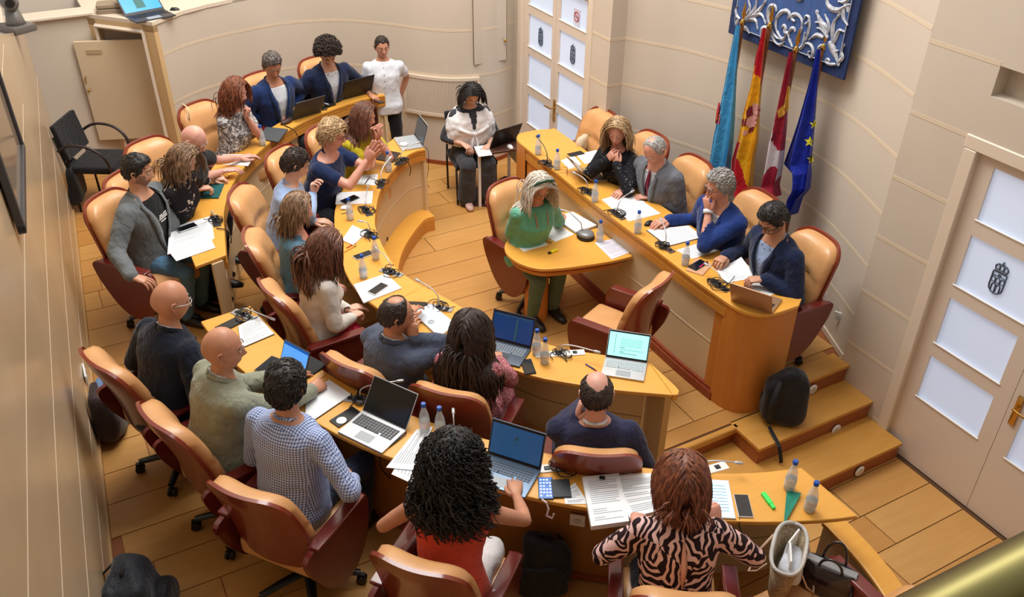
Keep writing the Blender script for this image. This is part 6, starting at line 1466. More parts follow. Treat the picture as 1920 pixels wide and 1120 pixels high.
# laptops, phones, tablets
M_SCR = {}
def screen_mat(name, rgb, s=1.0):
    return mat(name, rgb, 0.25, emit=(rgb, s))
def fit_lid(hm, hx, fy, d, toppx):
    best = None
    for a in range(70, 140, 3):
        t = math.radians(a); tp = hm+fy*(d*math.cos(t))*1.0+np.array([0, 0, d*math.sin(t)]); q = proj(tp); e_ = (q[0]-toppx[0])**2+(q[1]-toppx[1])**2
        if best is None or e_ < best[0]: best = (e_, a)
    return best[1]
def laptop(label, hA, hB, front, z, top, shell, key, scr, text=None, w=None, d=None, keys=True, logo=None, light=False):
    A, B = at(*hA, z+0.012), at(*hB, z+0.012); m_ = (A+B)/2; F_ = at(*front, z+0.012); x = B-A; W_ = w or np.linalg.norm(x); x = x/np.linalg.norm(x); fy = np.array([-x[1], x[0], 0])
    if fy@(F_-m_) < 0: fy = -fy; x = -x
    D = d or W_*0.68; lid = fit_lid(m_, x, fy, D, top)
    # local: +y towards the user, +x = user's left... right-handed basis (x2, y, z)
    x2 = np.array([fy[1], -fy[0], 0]); ang = math.atan2(x2[1], x2[0])
    e = empty('laptop', (m_[0], m_[1], z), ang, label=label, cat='laptop')
    bm = bmesh.new(); box(bm, (0, D/2, 0.009), (W_, D, 0.014), bevel=0.005, seg=2); base = obj('base', bm, shell, e, sharp=40)
    bm = bmesh.new(); rows, cols = 5, 14; kw, kd = W_*0.88/cols, D*0.42/rows
    if keys:
        for r in range(rows):
            for c in range(cols):
                if r == rows-1 and 4 <= c <= 8:
                    if c == 6: box(bm, (0, D*0.12+kd*(r+.5), 0.0172), (kw*4.7, kd*0.78, 0.003))
                    continue
                box(bm, (-W_*0.44+kw*(c+.5), D*0.12+kd*(r+.5), 0.0172), (kw*0.80, kd*0.78, 0.003))
    k = obj('keys', bm, key, base); k['kind'] = 'stuff'
    bm = bmesh.new(); box(bm, (0, D*0.78, 0.0163), (W_*0.34, D*0.30, 0.001)); obj('touchpad', bm, mat('touchpad_grey', (158, 164, 170), 0.4) if shell not in (M_BLACK, M_DARKL) else M_DARK, base)
    M_ = T((0, 0, 0.014), rx=math.radians(180-lid)) if False else Matrix.Translation((0, 0, 0.014)) @ Matrix.Rotation(math.radians(lid), 4, 'X')
    bm = bmesh.new(); box(bm, (0, D/2, 0.0), (W_, D, 0.008), M_, bevel=0.004, seg=2); l = obj('lid', bm, shell, e, sharp=40)
    bm = bmesh.new(); box(bm, (0, D/2, -0.0046), (W_*0.975, D*0.96, 0.002), M_); bz = obj('bezel', bm, M_BLACK, l)
    bm = bmesh.new(); box(bm, (0, D*0.51, -0.0060), (W_*0.93, D*0.83, 0.002), M_); sc_ = obj('screen', bm, scr, l)
    if text:
        bm = bmesh.new(); rr = random.Random(7)
        for (u0, u1, v, h_) in text: box(bm, (W_*0.93*(0.5-(u0+u1)/2), D*(0.1+0.83*(1-v)), -0.0073), (W_*0.93*(u1-u0), D*h_, 0.0008), M_)
        t_ = obj('screen_text', bm, TXT, l); t_['kind'] = 'stuff'
    if logo:
        bm = bmesh.new(); lathe(bm, [(0.020, 0), (0.020, 0.0006)], 20, M_ @ T((0, D/2, 0.0042))); obj('lid_emblem', bm, M_CHROME, l)
    return e
M_DARKL = mat('gunmetal', (74, 84, 98), 0.35, 0.4); TXT = mat('screen_dark_text', (60, 110, 110), 0.6); KW = mat('key_light', (182, 190, 196), 0.5); KB = mat('key_black', (40, 42, 46), 0.5); KG = mat('key_grey', (128, 138, 148), 0.5)
txt = [(0.30, 0.85, 0.25+0.06*k, 0.008) for k in range(6)]+[(0.3, 0.42, 0.62, 0.018), (0.3, 0.9, 0.70, 0.012), (0.3, 0.42, 0.80, 0.018), (0.3, 0.75, 0.86, 0.016), (0.16, 0.17, 0.5, 0.7)]
laptop('silver laptop showing a pale mint document at the inner desk tip', (1135, 670), (1213.7, 682), (1166, 713), ZI, (1181, 620), M_SILVER, KW, screen_mat('screen_mint', (160, 244, 232), 0.85), txt)
laptop('big dark grey laptop with navy screen used by woman in maroon dress', (917, 635), (996, 655), (930, 681), ZI, (964, 583), M_DARKL, KG, screen_mat('screen_navy', (20, 48, 92), 0.75), [(0.05, 0.95, 0.06, 0.02), (0.58, 0.62, 0.55, 0.70)])
laptop('silver laptop with black keys and switched-off screen between gingham shirt and coral top', (680, 770), (761.6, 807.7), (672, 832), ZO, (743, 725), M_SILVER, KB, mat('screen_off', (14, 14, 16), 0.15))
laptop('slate blue laptop with login screen under the hand of the woman in coral top', (914, 851), (1014, 883), (953, 922), ZO, (976, 801), mat('slate_metal', (104, 124, 146), 0.35, 0.4), mat('key_slate', (70, 86, 106), 0.5), screen_mat('screen_blue', (24, 66, 104), 0.8), [(0.47, 0.53, 0.35, 0.09), (0.42, 0.58, 0.52, 0.012)])
laptop('silver laptop beside the white puck at the far end of the inner desk', (794, 276), (777, 253), (752, 265), ZI, (794, 229), M_SILVER, KW, mat('screen_grey', (92, 102, 112), 0.3))
laptop('thin grey laptop seen from behind before the man in blue suit and white t-shirt', (556, 222), (594, 211), (545, 205), ZO, (596, 178), M_DARK, KB, mat('screen_off', (14, 14, 16), 0.15), w=0.34, d=0.24)
laptop('black laptop seen from behind before the curly-haired man', (646, 185), (692, 173), (640, 170), ZO, (671, 149), M_BLACK, KB, mat('screen_off', (14, 14, 16), 0.15), w=0.36, d=0.24)
laptop('champagne laptop before the woman in black embroidered blouse', (1090, 315), (1114, 342), (1132, 322), ZH, (1072, 308), mat('champagne_metal', (190, 162, 124), 0.35, 0.4), KB, mat('screen_off', (14, 14, 16), 0.15))
laptop('rose gold laptop seen from behind at the near end of the presiding table', (1372, 562), (1446, 587), (1425, 562), ZH, (1409, 543), mat('rose_gold_metal', (180, 142, 112), 0.35, 0.4), KB, mat('screen_off', (14, 14, 16), 0.15), w=0.31, d=0.21)
laptop('dark laptop with blue desktop screen on the cream booth counter', (243, 30), (301, 19), (290, 32), zt, (260, -8), M_DARK, KB, screen_mat('screen_sky', (40, 130, 214), 0.9), [(0.35, 0.6, 0.5, 0.6)], w=0.40)
def flatbox(label, name, cat, px, py, z, w_, d_, h, ang, m, top=None, lift=0.0, extra=None):
    p = at(px, py, z+lift+h); e = empty(name, (p[0], p[1], z+lift), math.radians(ang), label=label, cat=cat)
    bm = bmesh.new(); box(bm, (0, 0, h/2), (w_, d_, h), bevel=min(w_, d_)*0.10, seg=3)
    for v in bm.verts: v.co.z = min(max(v.co.z, 0), h)
    obj('case', bm, m, e, sharp=40)
    if top is not None:
        bm = bmesh.new(); box(bm, (0, 0, h+0.0005), (w_*0.92, d_*0.95, 0.001)); s_ = obj('screen', bm, top, e)
        if extra: extra(s_, w_, d_, h)
    return e
GL = mat('phone_glass', (20, 22, 26), 0.12)
PH = [('black phone lying on the printed sheet before the grey-blazer speaker', 350, 426, ZO, -75+90, M_SILVER, 0.006), ('dark phone lying on the white folder beside man in light blue shirt', 656, 373, ZI, 20, M_DARK, 0.007), ('phone in white case on the spiral notepad', 709, 541, ZI, 28, M_WHITE, 0.011), ('black phone tucked beside the closed silver laptop', 779, 571, ZI, -32, M_BLACK, 0), ('white phone beside the bottle on the inner desk', 681, 478, ZI, 10, M_WHITE, 0),
      ('black phone beside the tablet of the man in sage blazer', 503, 684, ZO, 35, M_CHROME, 0), ('large black phone showing a white disc beside the silver laptop', 648, 781, ZO, 20, M_DARK, 0), ('black phone right of the big dark laptop', 990, 687, ZI, 62, M_BLACK, 0), ('black phone in white case charging beside the green highlighter', 1394, 948, ZO, 48, M_WHITE, 0), ('black phone at the elbow of the woman in black blouse', 1080, 288, ZH, 0, M_DARK, 0), ('dark phone on the beige notebook', 1309, 496, ZH, 15, M_BLACK, 0.008), ('black tablet behind the tray of printed pages', 430, 608, ZO, 20, M_BLACK, 0)]
for lb, x, y, z, a, m, lf in PH:
    big = 'tablet' in lb or 'large' in lb
    fb = flatbox(lb, 'tablet' if 'black tablet' in lb else 'phone', 'tablet' if 'black tablet' in lb else 'phone', x, y, z, 0.078 if not big else 0.088, 0.158 if not big else 0.172, 0.009, a-90 if a < 40 else a-28.4-90+40, m, GL, lf)
    if 'white disc' in lb:
        bm = bmesh.new(); lathe(bm, [(0.03, 0.0105), (0.03, 0.0125)], 20, T((0.012, -0.04, 0))); obj('white_disc', bm, M_WHITE, fb)
def icons(par, w_, d_, h):
    bm = bmesh.new(); rr = random.Random(4)
    for i in range(4):
        for j in range(6):
            if rr.random() < 0.85: box(bm, ((i-1.5)*w_*0.21, (j-2.5)*d_*0.145, h+0.0012), (w_*0.13, d_*0.07, 0.0006))
    o = obj('app_icons', bm, screen_mat('icon_blue', (190, 214, 250), 0.8), par); o['kind'] = 'stuff'
flatbox('phone with lit blue screen and a strap hanging over the desk edge', 'phone', 'phone', 1023, 915, ZO, 0.078, 0.158, 0.009, -28, M_DARK, screen_mat('phone_blue', (50, 92, 160), 0.8), 0, icons)
flatbox('flat black wallet beside the blue-lit phone', 'wallet', 'wallet', 1052, 915, ZO, 0.10, 0.13, 0.012, -25, mat('wallet_black', (44, 48, 54), 0.6))
flatbox('tablet in white sleeve glowing pale blue beside woman in leaf-print blouse', 'tablet', 'tablet', 1337, 934, ZO, 0.20, 0.27, 0.010, -32, M_WHITE, screen_mat('tablet_pale', (176, 220, 246), 0.95), 0, lambda par, w_, d_, h: obj('screen_text', (lambda bm: [box(bm, (0.01, (k-4)*0.022, h+0.0012), (0.13, 0.004, 0.0006)) for k in range(9)] and bm)(bmesh.new()), mat('screen_text_grey', (110, 140, 160), 0.6), par).__setitem__('kind', 'stuff'))
# strap hanging from the blue-lit phone
P0 = at(1016, 937, ZO+0.005); bm = bmesh.new(); tube(bm, [P0-P0, (0.01, -0.03, 0.0), (0.012, -0.05, -0.03), (0.0, -0.055, -0.07), (0.03, -0.06, -0.10), (0.04, -0.06, -0.07)], 0.006, n=6); o = obj('phone_strap', bm, mat('pale_cord', (214, 196, 200), 0.6)); o.location = P0; tag(o, 'twisted pale strap hanging over the desk edge from the blue-lit phone', 'strap')
# tablet on a stand
tm_ = empty('tablet_computer', tuple(at(568, 712, ZO)), math.radians(-60+5), label='propped tablet with blue screen before the man in sage blazer', cat='tablet')
_A = at(523, 686, ZO+0.02); _B = at(571, 713, ZO+0.02); xx = _B-_A; Lw = np.linalg.norm(xx); tm_.location = tuple((_A+_B)/2-np.array([0, 0, 0.02])); tm_.rotation_euler = (0, 0, math.atan2(xx[1], xx[0]))
Mt = Matrix.Translation((0, 0, 0.02)) @ Matrix.Rotation(math.radians(65), 4, 'X')
bm = bmesh.new(); box(bm, (0, 0.09, 0), (Lw, 0.18, 0.008), Mt, bevel=0.003); tb_ = obj('tablet_shell', bm, M_DARK, tm_)
bm = bmesh.new(); box(bm, (0, 0.09, 0.0046), (Lw*0.93, 0.165, 0.001), Mt); obj('screen', bm, screen_mat('tablet_blue', (84, 150, 228), 0.9), tb_)
bm = bmesh.new(); box(bm, (0, 0.165, 0.0054), (Lw*0.93, 0.015, 0.001), Mt); obj('title_bar', bm, screen_mat('title_blue', (24, 80, 160), 0.8), tb_)
bm = bmesh.new(); box(bm, (0.0, 0.10, 0.006), (Lw*0.9, 0.20, 0.010), bevel=0.004); obj('folded_cover', bm, M_BLACKM, tm_)
# closed silver laptop
e = paper([(773, 589), (808, 574), (855, 611), (824, 636)], ZI, 'closed silver laptop with round logo before the man in slate suit', 0.018, 0, name='laptop', cat='laptop', m=mat('pale_silver_lid', (198, 208, 220), 0.35, 0.2))
hp0 = at(808, 604, ZI+0.018); ex, ey = e.location.x, e.location.y
bm = bmesh.new(); c = [(0.020*math.cos(t), 0.020*math.sin(t), 0.0188) for t in np.linspace(0, 2*math.pi, 24)]; tube(bm, [(p[0]+hp0[0]-ex, p[1]+hp0[1]-ey, p[2]) for p in c], 0.0016, n=4)
for dx in (-0.006, 0.006): tube(bm, [(hp0[0]-ex+dx-0.004, hp0[1]-ey-0.010, 0.0188), (hp0[0]-ex+dx+0.004, hp0[1]-ey+0.010, 0.0188)], 0.0014, n=4)
obj('round_logo', bm, M_BLACK, e)['kind'] = 'stuff'
# pens, highlighters, fan, glasses
def rod(label, name, cat, a, b, z, r, m, tipm=None, lift=0.0):
    A, B = at(*a, z), at(*b, z); e = empty(name, (A[0], A[1], z+lift+r), label=label, cat=cat); d = Vector(B-A)
    bm = bmesh.new(); tube(bm, [(0, 0, 0), d*0.02, d*0.8], [r*0.8, r, r], n=8); obj('barrel', bm, m, e, smooth=True)
    bm = bmesh.new(); tube(bm, [d*0.8, d*0.92, d], [r*1.0, r*0.8, r*0.25], n=8); obj('tip', bm, tipm or M_BLACK, e, smooth=True)
rod('dark pen on the white notepad', 'pen', 'pen', (437, 303), (463, 299), ZO, 0.004, M_BLACK, lift=0.007)
rod('black pen across the pages of the man in navy polo', 'pen', 'pen', (684, 347), (694, 333), ZI, 0.004, M_BLACK, lift=0.005)
rod('red pen before the woman in denim jacket', 'pen', 'pen', (650, 466), (669, 456), ZI, 0.0045, mat('red_plastic', (190, 30, 40), 0.4), M_CHROME)
rod('orange pencil beside the red pen', 'pencil', 'pencil', (645, 474), (669, 461), ZI, 0.004, mat('orange_wood', (206, 130, 50), 0.5))
rod('pencil on the side table between the sheets', 'pencil', 'pencil', (1011, 446), (1035, 457), ZS, 0.004, mat('orange_wood', (206, 130, 50), 0.5))
rod('pink pen on the beige notebook', 'pen', 'pen', (1311, 505), (1327, 493), ZH, 0.006, mat('pink_plastic', (222, 40, 110), 0.4), lift=0.01)
rod('blue and red pen on the inner desk near the mint-screen laptop', 'pen', 'pen', (1098, 684), (1119, 697), ZI, 0.005, mat('indigo_plastic', (70, 70, 140), 0.4), mat('red_plastic', (190, 30, 40), 0.4))
rod('thin black pen by the tissue on the inner desk', 'pen', 'pen', (640, 402), (658, 398), ZI, 0.003, M_BLACK)
def highlighter(label, a, b, z, m, m2):
    A, B = at(*a, z), at(*b, z); e = empty('highlighter', (A[0], A[1], z), math.atan2(B[1]-A[1], B[0]-A[0]), label=label, cat='highlighter'); L = np.linalg.norm(B-A)
    bm = bmesh.new(); box(bm, (L*0.36, 0, 0.009), (L*0.72, 0.026, 0.016), bevel=0.005, seg=2); obj('body', bm, m, e, sharp=40)
    bm = bmesh.new(); box(bm, (L*0.86, 0, 0.009), (L*0.28, 0.020, 0.014), bevel=0.005, seg=2); obj('pen_cap', bm, m2, e, sharp=40)
gr = mat('neon_green', (60, 224, 96), 0.5, emit=((60, 224, 96), 0.12)); highlighter('bright green highlighter near the tip of the outer desk', (1430, 927), (1451, 956), ZO, gr, gr)
highlighter('yellow highlighter with black cap on the side table', (1045, 470), (1028, 477), ZS, mat('neon_yellow', (232, 214, 20), 0.5), M_BLACK)
# folding fan
fa, fb_, fc = at(1471, 981, ZO+.004), at(1478, 921, ZO+.004), at(1499, 928, ZO+.004); c = np.mean([fa, fb_, fc], axis=0)
e = empty('folding_fan', tuple(c), label='closed teal folding fan beside the bottles at the desk tip', cat='fan'); tl = noisy('teal_lacquer', (14, 122, 100), (20, 140, 116), 30, 0.4)
for k in range(7):
    u = k/6; t = fb_*(1-u)+fc*u; d = Vector(t-fa); s_ = d.cross(Vector((0, 0, 1))).normalized(); bm = bmesh.new(); A = Vector(fa-c)+Vector((0, 0, 0.002*k))
    q = [A-s_*0.004, A+s_*0.004, A+d+s_*0.008, A+d-s_*0.008]; a_ = [bm.verts.new(v) for v in q]; b_2 = [bm.verts.new(v+Vector((0, 0, 0.002))) for v in q]; bm.faces.new(a_[::-1]); bm.faces.new(b_2)
    for i in range(4): bm.faces.new((a_[i], a_[(i+1) % 4], b_2[(i+1) % 4], b_2[i]))
    obj('fan_stick', bm, tl, e)
def specs(label, px, py, z, ang, m):
    p = at(px, py, z); e = empty('eyeglasses', tuple(p), math.radians(ang), label=label, cat='glasses')
    for s_ in (-1, 1):
        bm = bmesh.new(); c = [(s_*0.034+0.024*math.cos(t), 0, 0.022+0.019*math.sin(t)) for t in np.linspace(0, 2*math.pi, 17)]; tube(bm, c, 0.0022, n=5); obj('rim', bm, m, e)
        bm = bmesh.new(); tube(bm, [(s_*0.058, 0, 0.03), (s_*0.066, 0.06, 0.028), (s_*0.064, 0.12, 0.012)], 0.002, n=5); obj('temple', bm, m, e)
    bm = bmesh.new(); tube(bm, [(-0.010, 0, 0.026), (0.010, 0, 0.026)], 0.002, n=5); obj('bridge', bm, m, e)
specs('reddish eyeglasses lying by the champagne laptop', 1063, 324, ZH, 60, mat('red_frames', (120, 50, 50), 0.4))
specs('eyeglasses held over the teal folder', 421, 333, ZO, -60, M_BLACK)
# mice, puck, conference phone
def mouse(label, px, py, z, ang, m):
    p = at(px, py, z); bm = bmesh.new(); ball(bm, (0, 0, 0.0), 0.03, (1.0, 1.75, 1.15), 16)
    for v in bm.verts: v.co.z = max(v.co.z, 0)
    e = empty('computer_mouse', tuple(p), math.radians(ang), label=label, cat='mouse'); obj('shell', bm, m, e, smooth=True)
    bm = bmesh.new(); lathe(bm, [(0.006, -0.003), (0.006, 0.003)], 10, T((0, 0.025, 0.031), ry=math.pi/2)); obj('scroll_wheel', bm, M_DARK, e)
mouse('black mouse by the hand of the white-haired man', 1217, 421, ZH, 100, M_BLACK)
mouse('black mouse on the cream booth counter', 328, 20, zt, 70, M_BLACK)
p = at(757, 272, ZI+.016); bm = bmesh.new(); lathe(bm, [(0.04, 0), (0.045, 0.008), (0.04, 0.018), (0.02, 0.024)], 20); o = obj('white_puck', bm, M_WHITE, smooth=True); o.location = p; tag(o, 'round white puck lying on the far silver laptop', 'microphone base')
p = at(1098, 446, ZS); e = empty('conference_phone', tuple(p), math.radians(20), label='grey dome conference microphone base on the side table', cat='microphone')
bm = bmesh.new(); lathe(bm, [(0.07, 0), (0.075, 0.015), (0.070, 0.035)], 24, T(sc_=(1, 1.1, 1))); obj('base', bm, M_BLACK, e, smooth=True)
bm = bmesh.new(); lathe(bm, [(0.070, 0.035), (0.066, 0.05), (0.045, 0.062), (0.015, 0.066)], 24, T(sc_=(1, 1.1, 1))); obj('dome', bm, mat('dome_grey', (130, 132, 136), 0.35, 0.3), e, smooth=True)
inv_ = e.matrix_basis.inverted(); tip = inv_ @ Vector(at(1026, 386, ZS+0.22)); bm = bmesh.new(); tube(bm, [(-0.01, 0.03, 0.05), (-0.01, 0.05, 0.13), tuple(Vector((-0.01, 0.05, 0.16)).lerp(tip, 0.35)+Vector((0, 0, 0.03))), tuple(tip)], 0.005, n=8); obj('gooseneck', bm, M_SILVER, e, smooth=True)
bm = bmesh.new(); d = (tip-Vector((-0.01, 0.05, 0.2))).normalized(); tube(bm, [tip-d*0.01, tip+d*0.0, tip+d*0.035], [0.006, 0.009, 0.007], n=8); obj('microphone_head', bm, M_SILVER, e, smooth=True)

# desk microphones: plate, gooseneck, head, with a knot of cables
def mess(parent, c, seed, R=0.05, n=4, tails=2, col=None):
    rr = random.Random(seed)
    for k in range(n):
        bm = bmesh.new(); a0 = rr.random()*6.3; ce = Vector(c)+Vector((rr.uniform(-1, 1), rr.uniform(-1, 1), 0))*R*0.5; r = R*rr.uniform(0.4, 0.9); sx = rr.uniform(0.5, 1)
        P = [ce+Vector((math.cos(a0+t)*r*sx, math.sin(a0+t)*r, 0.006+0.012*abs(math.sin(t*1.3+k)))) for t in np.linspace(0, rr.uniform(4, 8), 14)]
        if k < tails: e_ = P[-1]-P[-2]; P += [P[-1]+e_*2, P[-1]+e_*4+Vector((rr.uniform(-.02, .02), rr.uniform(-.02, .02), 0))]
        for p in P: p.z = max(p.z, 0.004)
        tube(bm, P, 0.0032, n=5); obj('cable', bm, col or M_BLACK, parent, smooth=True)
def micset(label, plate, tip, z, tipz, pang=None, platem=None, plen=0.2, seed=1, messy=True, stickm=None, pw=0.06, lean_mid=0.03):
    p = at(*plate, z); t = at(*tip, z+tipz); e = empty('desk_microphone', tuple(p), label=label, cat='microphone')
    bm = bmesh.new(); box(bm, (0, 0, 0.003), (plen, pw, 0.006), T(rz=math.radians(pang or 0)), bevel=0.002); pl = obj('socket_plate', bm, platem or mat('bronze_plate', (120, 100, 84), 0.35, 0.6), e)
    for k in (-0.3, 0.05, 0.32):
        bm = bmesh.new(); box(bm, (plen*k, 0, 0.008), (0.03, 0.028, 0.006), T(rz=math.radians(pang or 0)), bevel=0.002); obj('socket', bm, M_BLACK, pl)
    d = Vector(t-p); bm = bmesh.new(); tube(bm, [(0, 0, 0.006), (0, 0, 0.03)], 0.011, n=8); m0 = obj('mount', bm, M_BLACK, e)
    P = [Vector((0, 0, 0.02)), Vector((d.x*0.05, d.y*0.05, 0.02+d.z*0.3+lean_mid)), Vector((d.x*0.4, d.y*0.4, d.z*0.72+lean_mid)), d]
    P = [Vector(q) for q in catmull(P, 6)]; bm = bmesh.new(); tube(bm, P, 0.0042, n=6); obj('gooseneck', bm, stickm or M_SILVER, e, smooth=True)
    u = (P[-1]-P[-2]).normalized(); bm = bmesh.new(); tube(bm, [d-u*0.012, d, d+u*0.03, d+u*0.036], [0.006, 0.0095, 0.0095, 0.005], n=8); obj('microphone_head', bm, stickm or M_SILVER, e, smooth=True)
    if messy: mess(e, (0.0, 0.0, 0), seed, 0.075, 6)
    return e
sil = mat('brushed_plate', (170, 172, 176), 0.3, 0.5); dk = M_DARK
micset('desk microphone at the far end of the presiding table', (1026, 308), (1008, 258), ZH, 0.16, 92, seed=1, stickm=M_DARK)
micset('desk microphone between the champagne laptop and the grey suit', (1101, 360), (1078, 325), ZH, 0.12, 92, seed=2)
micset('desk microphone before the man in grey suit', (1157, 403), (1184, 360), ZH, 0.16, 92, seed=3)
micset('desk microphone before the white-haired man', (1247, 464), (1240, 413), ZH, 0.16, 92, seed=4)
micset('desk microphone before the man in dark navy suit', (1348, 536), (1326, 497), ZH, 0.10, 94, seed=5)
micset('desk microphone beside the far silver laptop', (752, 303), (783, 268), ZI, 0.12, 40, dk, seed=6)
micset('white-stemmed microphone beside the dark brown folder', (715, 345), (731, 297), ZI, 0.16, 60, dk, seed=7, stickm=M_WHITE)
micset('desk microphone on the inner desk near the white folder', (687, 396), (690, 350), ZI, 0.12, 88, dk, seed=8)
micset('desk microphone before the woman in denim jacket', (694, 440), (678, 415), ZI, 0.12, 100, dk, seed=9)
micset('desk microphone above the spiral notepad', (734, 512), (705, 466), ZI, 0.12, 125, sil, seed=10)
micset('long-stemmed microphone beside the closed silver laptop', (824, 578), (785, 527), ZI, 0.16, 135, sil, seed=11)
micset('microphone bent low over white socket strip by the mint-screen laptop', (1050, 664), (1116, 659), ZI, 0.09, 158, M_WHITE, 0.34, seed=12)
micset('microphone bent low over white socket strip behind the blue login laptop', (1062, 876), (1143, 860), ZO, 0.08, 160, M_WHITE, 0.34, seed=13)
micset('microphone beside the pale glowing tablet', (1318, 885), (1381, 868), ZO, 0.08, 172, M_WHITE, 0.30, seed=14, messy=False)
micset('microphone standing up behind the bottles by the coral top', (852, 822), (850, 775), ZO, 0.14, 160, sil, seed=15, messy=False)
micset('microphone behind the switched-off silver laptop', (676, 750), (746, 715), ZO, 0.10, 145, sil, seed=16)
micset('microphone on the desk start beside the printed tray', (457, 592), (508, 597), ZO, 0.04, 120, sil, seed=17)
micset('desk microphone beside the printed sheets of the grey-blazer speaker', (405, 415), (398, 398), ZO, 0.03, 85, dk, seed=18)
micset('desk microphone before the curly-haired man at the desk end', (697, 170), (716, 136), ZO, 0.16, 40, dk, seed=19, stickm=M_DARK)
micset('desk microphone among cables before the man in blue suit', (604, 204), (612, 195), ZO, 0.04, 30, dk, seed=20)
# hanging cables on the desk fronts
def hang(label, pts, m=None, r=0.0045):
    P = [at(*p[:2], p[2]) for p in pts]; o0 = P[0]; bm = bmesh.new(); tube(bm, [Vector(q) for q in catmull([p-o0 for p in P], 5)], r, n=6); o = obj('cable', bm, m or M_BLACK, smooth=True); o.location = o0; tag(o, label, 'cable')
hang('black cable hanging from the far end of the outer desk', [(698, 172, ZO+.01), (712, 183, ZO-.02), (706, 195, .9), (708, 215, .7), (703, 200, .75)])
hang('black cable hanging down the inner desk front below the far microphone', [(757, 300, ZI+.01), (766, 306, ZI-.01), (770, 318, 0.72), (768, 330, 0.62)])
hang('thin black cable falling from the far silver laptop to the floor', [(796, 276, ZI+.01), (803, 285, 0.80), (803, 320, 0.5), (800, 340, 0.3), (805, 352, 0.2)], r=0.003)
hang('black cable curling over the outer desk front by the woman in grey-leaf blouse', [(533, 235, ZO+.01), (552, 245, ZO-.01), (560, 262, 0.9), (560, 278, 0.8)])
hang('black cable hanging beside the printed sheets of the grey-blazer speaker', [(406, 428, ZO+.01), (425, 432, ZO), (433, 445, 0.92), (433, 456, 0.85)])
hang('charging cable hanging from the white-cased phone', [(1388, 970, ZO), (1386, 985, ZO-.02), (1392, 1010, 0.9), (1378, 1018, 0.85)], r=0.003)
hang('black cable trailing below the switched-off silver laptop', [(762, 812, ZO+.01), (730, 838, ZO+.005), (714, 856, ZO-.03), (716, 880, 0.85), (735, 900, 0.7)])
# adapters and the brown case
flatbox('black power adapter with white label behind the blue suit laptop', 'power_adapter', 'adapter', 619, 194, ZO, 0.11, 0.05, 0.03, 20, M_BLACK)
p = at(538, 231, ZO); bm = bmesh.new(); ball(bm, (0, 0, 0.02), 0.05, (1.6, 0.7, 0.5), 16); o = obj('glasses_case', bm, mat('brown_leather_case', (62, 40, 40), 0.5), smooth=True); o.location = p; o.rotation_euler = (0, 0, 0.5); tag(o, 'brown oval glasses case before the man in blue suit', 'case')
paper([(482, 262), (500, 240), (540, 244), (522, 268)], ZO, 'grey cloth folder before the woman in grey-leaf blouse', 0.012, 0, name='folder', cat='folder', m=mat('grey_folder', (72, 76, 80), 0.7))
# ------------------------------------------------------------ bags
def lump(bm, s, seed, amp=0.02, f=6, seg=24):
    v = bmesh.ops.create_icosphere(bm, subdivisions=4, radius=1.0)['verts']
    for q in v:
        c = q.co.copy(); c = Vector([math.copysign(abs(k)**0.48, k) for k in c]); c = Vector((c.x*s[0], c.y*s[1], c.z*s[2])); n = noise.noise(c*f+Vector((seed, 0, 0))); q.co = c*(1+amp/max(s)*n*3)
    return v
def bag(label, name, px, py, z, s, ang, m, seed, strap=None, parts=()):
    p = at(px, py, z); e = empty(name, tuple(p), math.radians(ang), label=label, cat='bag')
    bm = bmesh.new(); vs = lump(bm, s, seed)
    for v in vs:
        v.co.z += s[2]; k = v.co.z/(2*s[2]); v.co.x *= 1-0.16*k*k; v.co.y *= 1-0.28*k
        if v.co.z < 0.004: v.co.z = 0
    obj('bag_body', bm, m, e, smooth=True)
    for nm, pm, fn in parts:
        bm = bmesh.new(); fn(bm); obj(nm, bm, pm, e, smooth=True)
    return e
NY = cloth('black_nylon', (24, 24, 28), 0.6); BRN = cloth('dark_brown_nylon', (48, 34, 34), 0.6)
def bp_parts(s):
    return (('front_pocket', NY, lambda bm: [lump(bm, (s[0]*0.75, s[1]*0.30, s[2]*0.5), 3), bmesh.ops.translate(bm, vec=(0, -s[1]*0.95, s[2]*0.75), verts=bm.verts)]),
            ('carry_handle', M_BLACKM, lambda bm: tube(bm, [(-0.04, 0, s[2]*1.9), (-0.03, 0, s[2]*2.1), (0.03, 0, s[2]*2.1), (0.04, 0, s[2]*1.9)], 0.010, n=6, flat=0.5)),
            ('shoulder_strap', M_BLACKM, lambda bm: tube(bm, [(s[0]*0.5, s[1]*0.6, s[2]*1.8), (s[0]*0.75, s[1]*1.25, s[2]*1.2), (s[0]*0.7, s[1]*1.1, s[2]*0.3)], 0.022, n=6, flat=0.3)),
            ('zip', M_GREY, lambda bm: tube(bm, [(-s[0]*0.72, -s[1]*0.55, s[2]*1.0), (-s[0]*0.6, -s[1]*0.55, s[2]*1.55), (0, -s[1]*0.55, s[2]*1.78), (s[0]*0.6, -s[1]*0.55, s[2]*1.55), (s[0]*0.72, -s[1]*0.55, s[2]*1.0)], 0.003, n=5)))
s_ = (0.17, 0.10, 0.24); b_bp = bag('black backpack standing on the step beside the presiding table column', 'backpack', 1462, 790, L2, s_, 150, NY, 1, parts=bp_parts(s_))
bm = bmesh.new(); iv = b_bp.matrix_basis.inverted(); tube(bm, [iv @ Vector(at(*q)) for q in ((1442, 800, 0.05), (1448, 812, 0.02), (1456, 826, 0.012), (1461, 838, 0.0), (1463, 852, -0.06), (1465, 868, -0.14))], 0.016, n=6, flat=0.25); obj('dangling_strap', bm, M_BLACKM, b_bp)
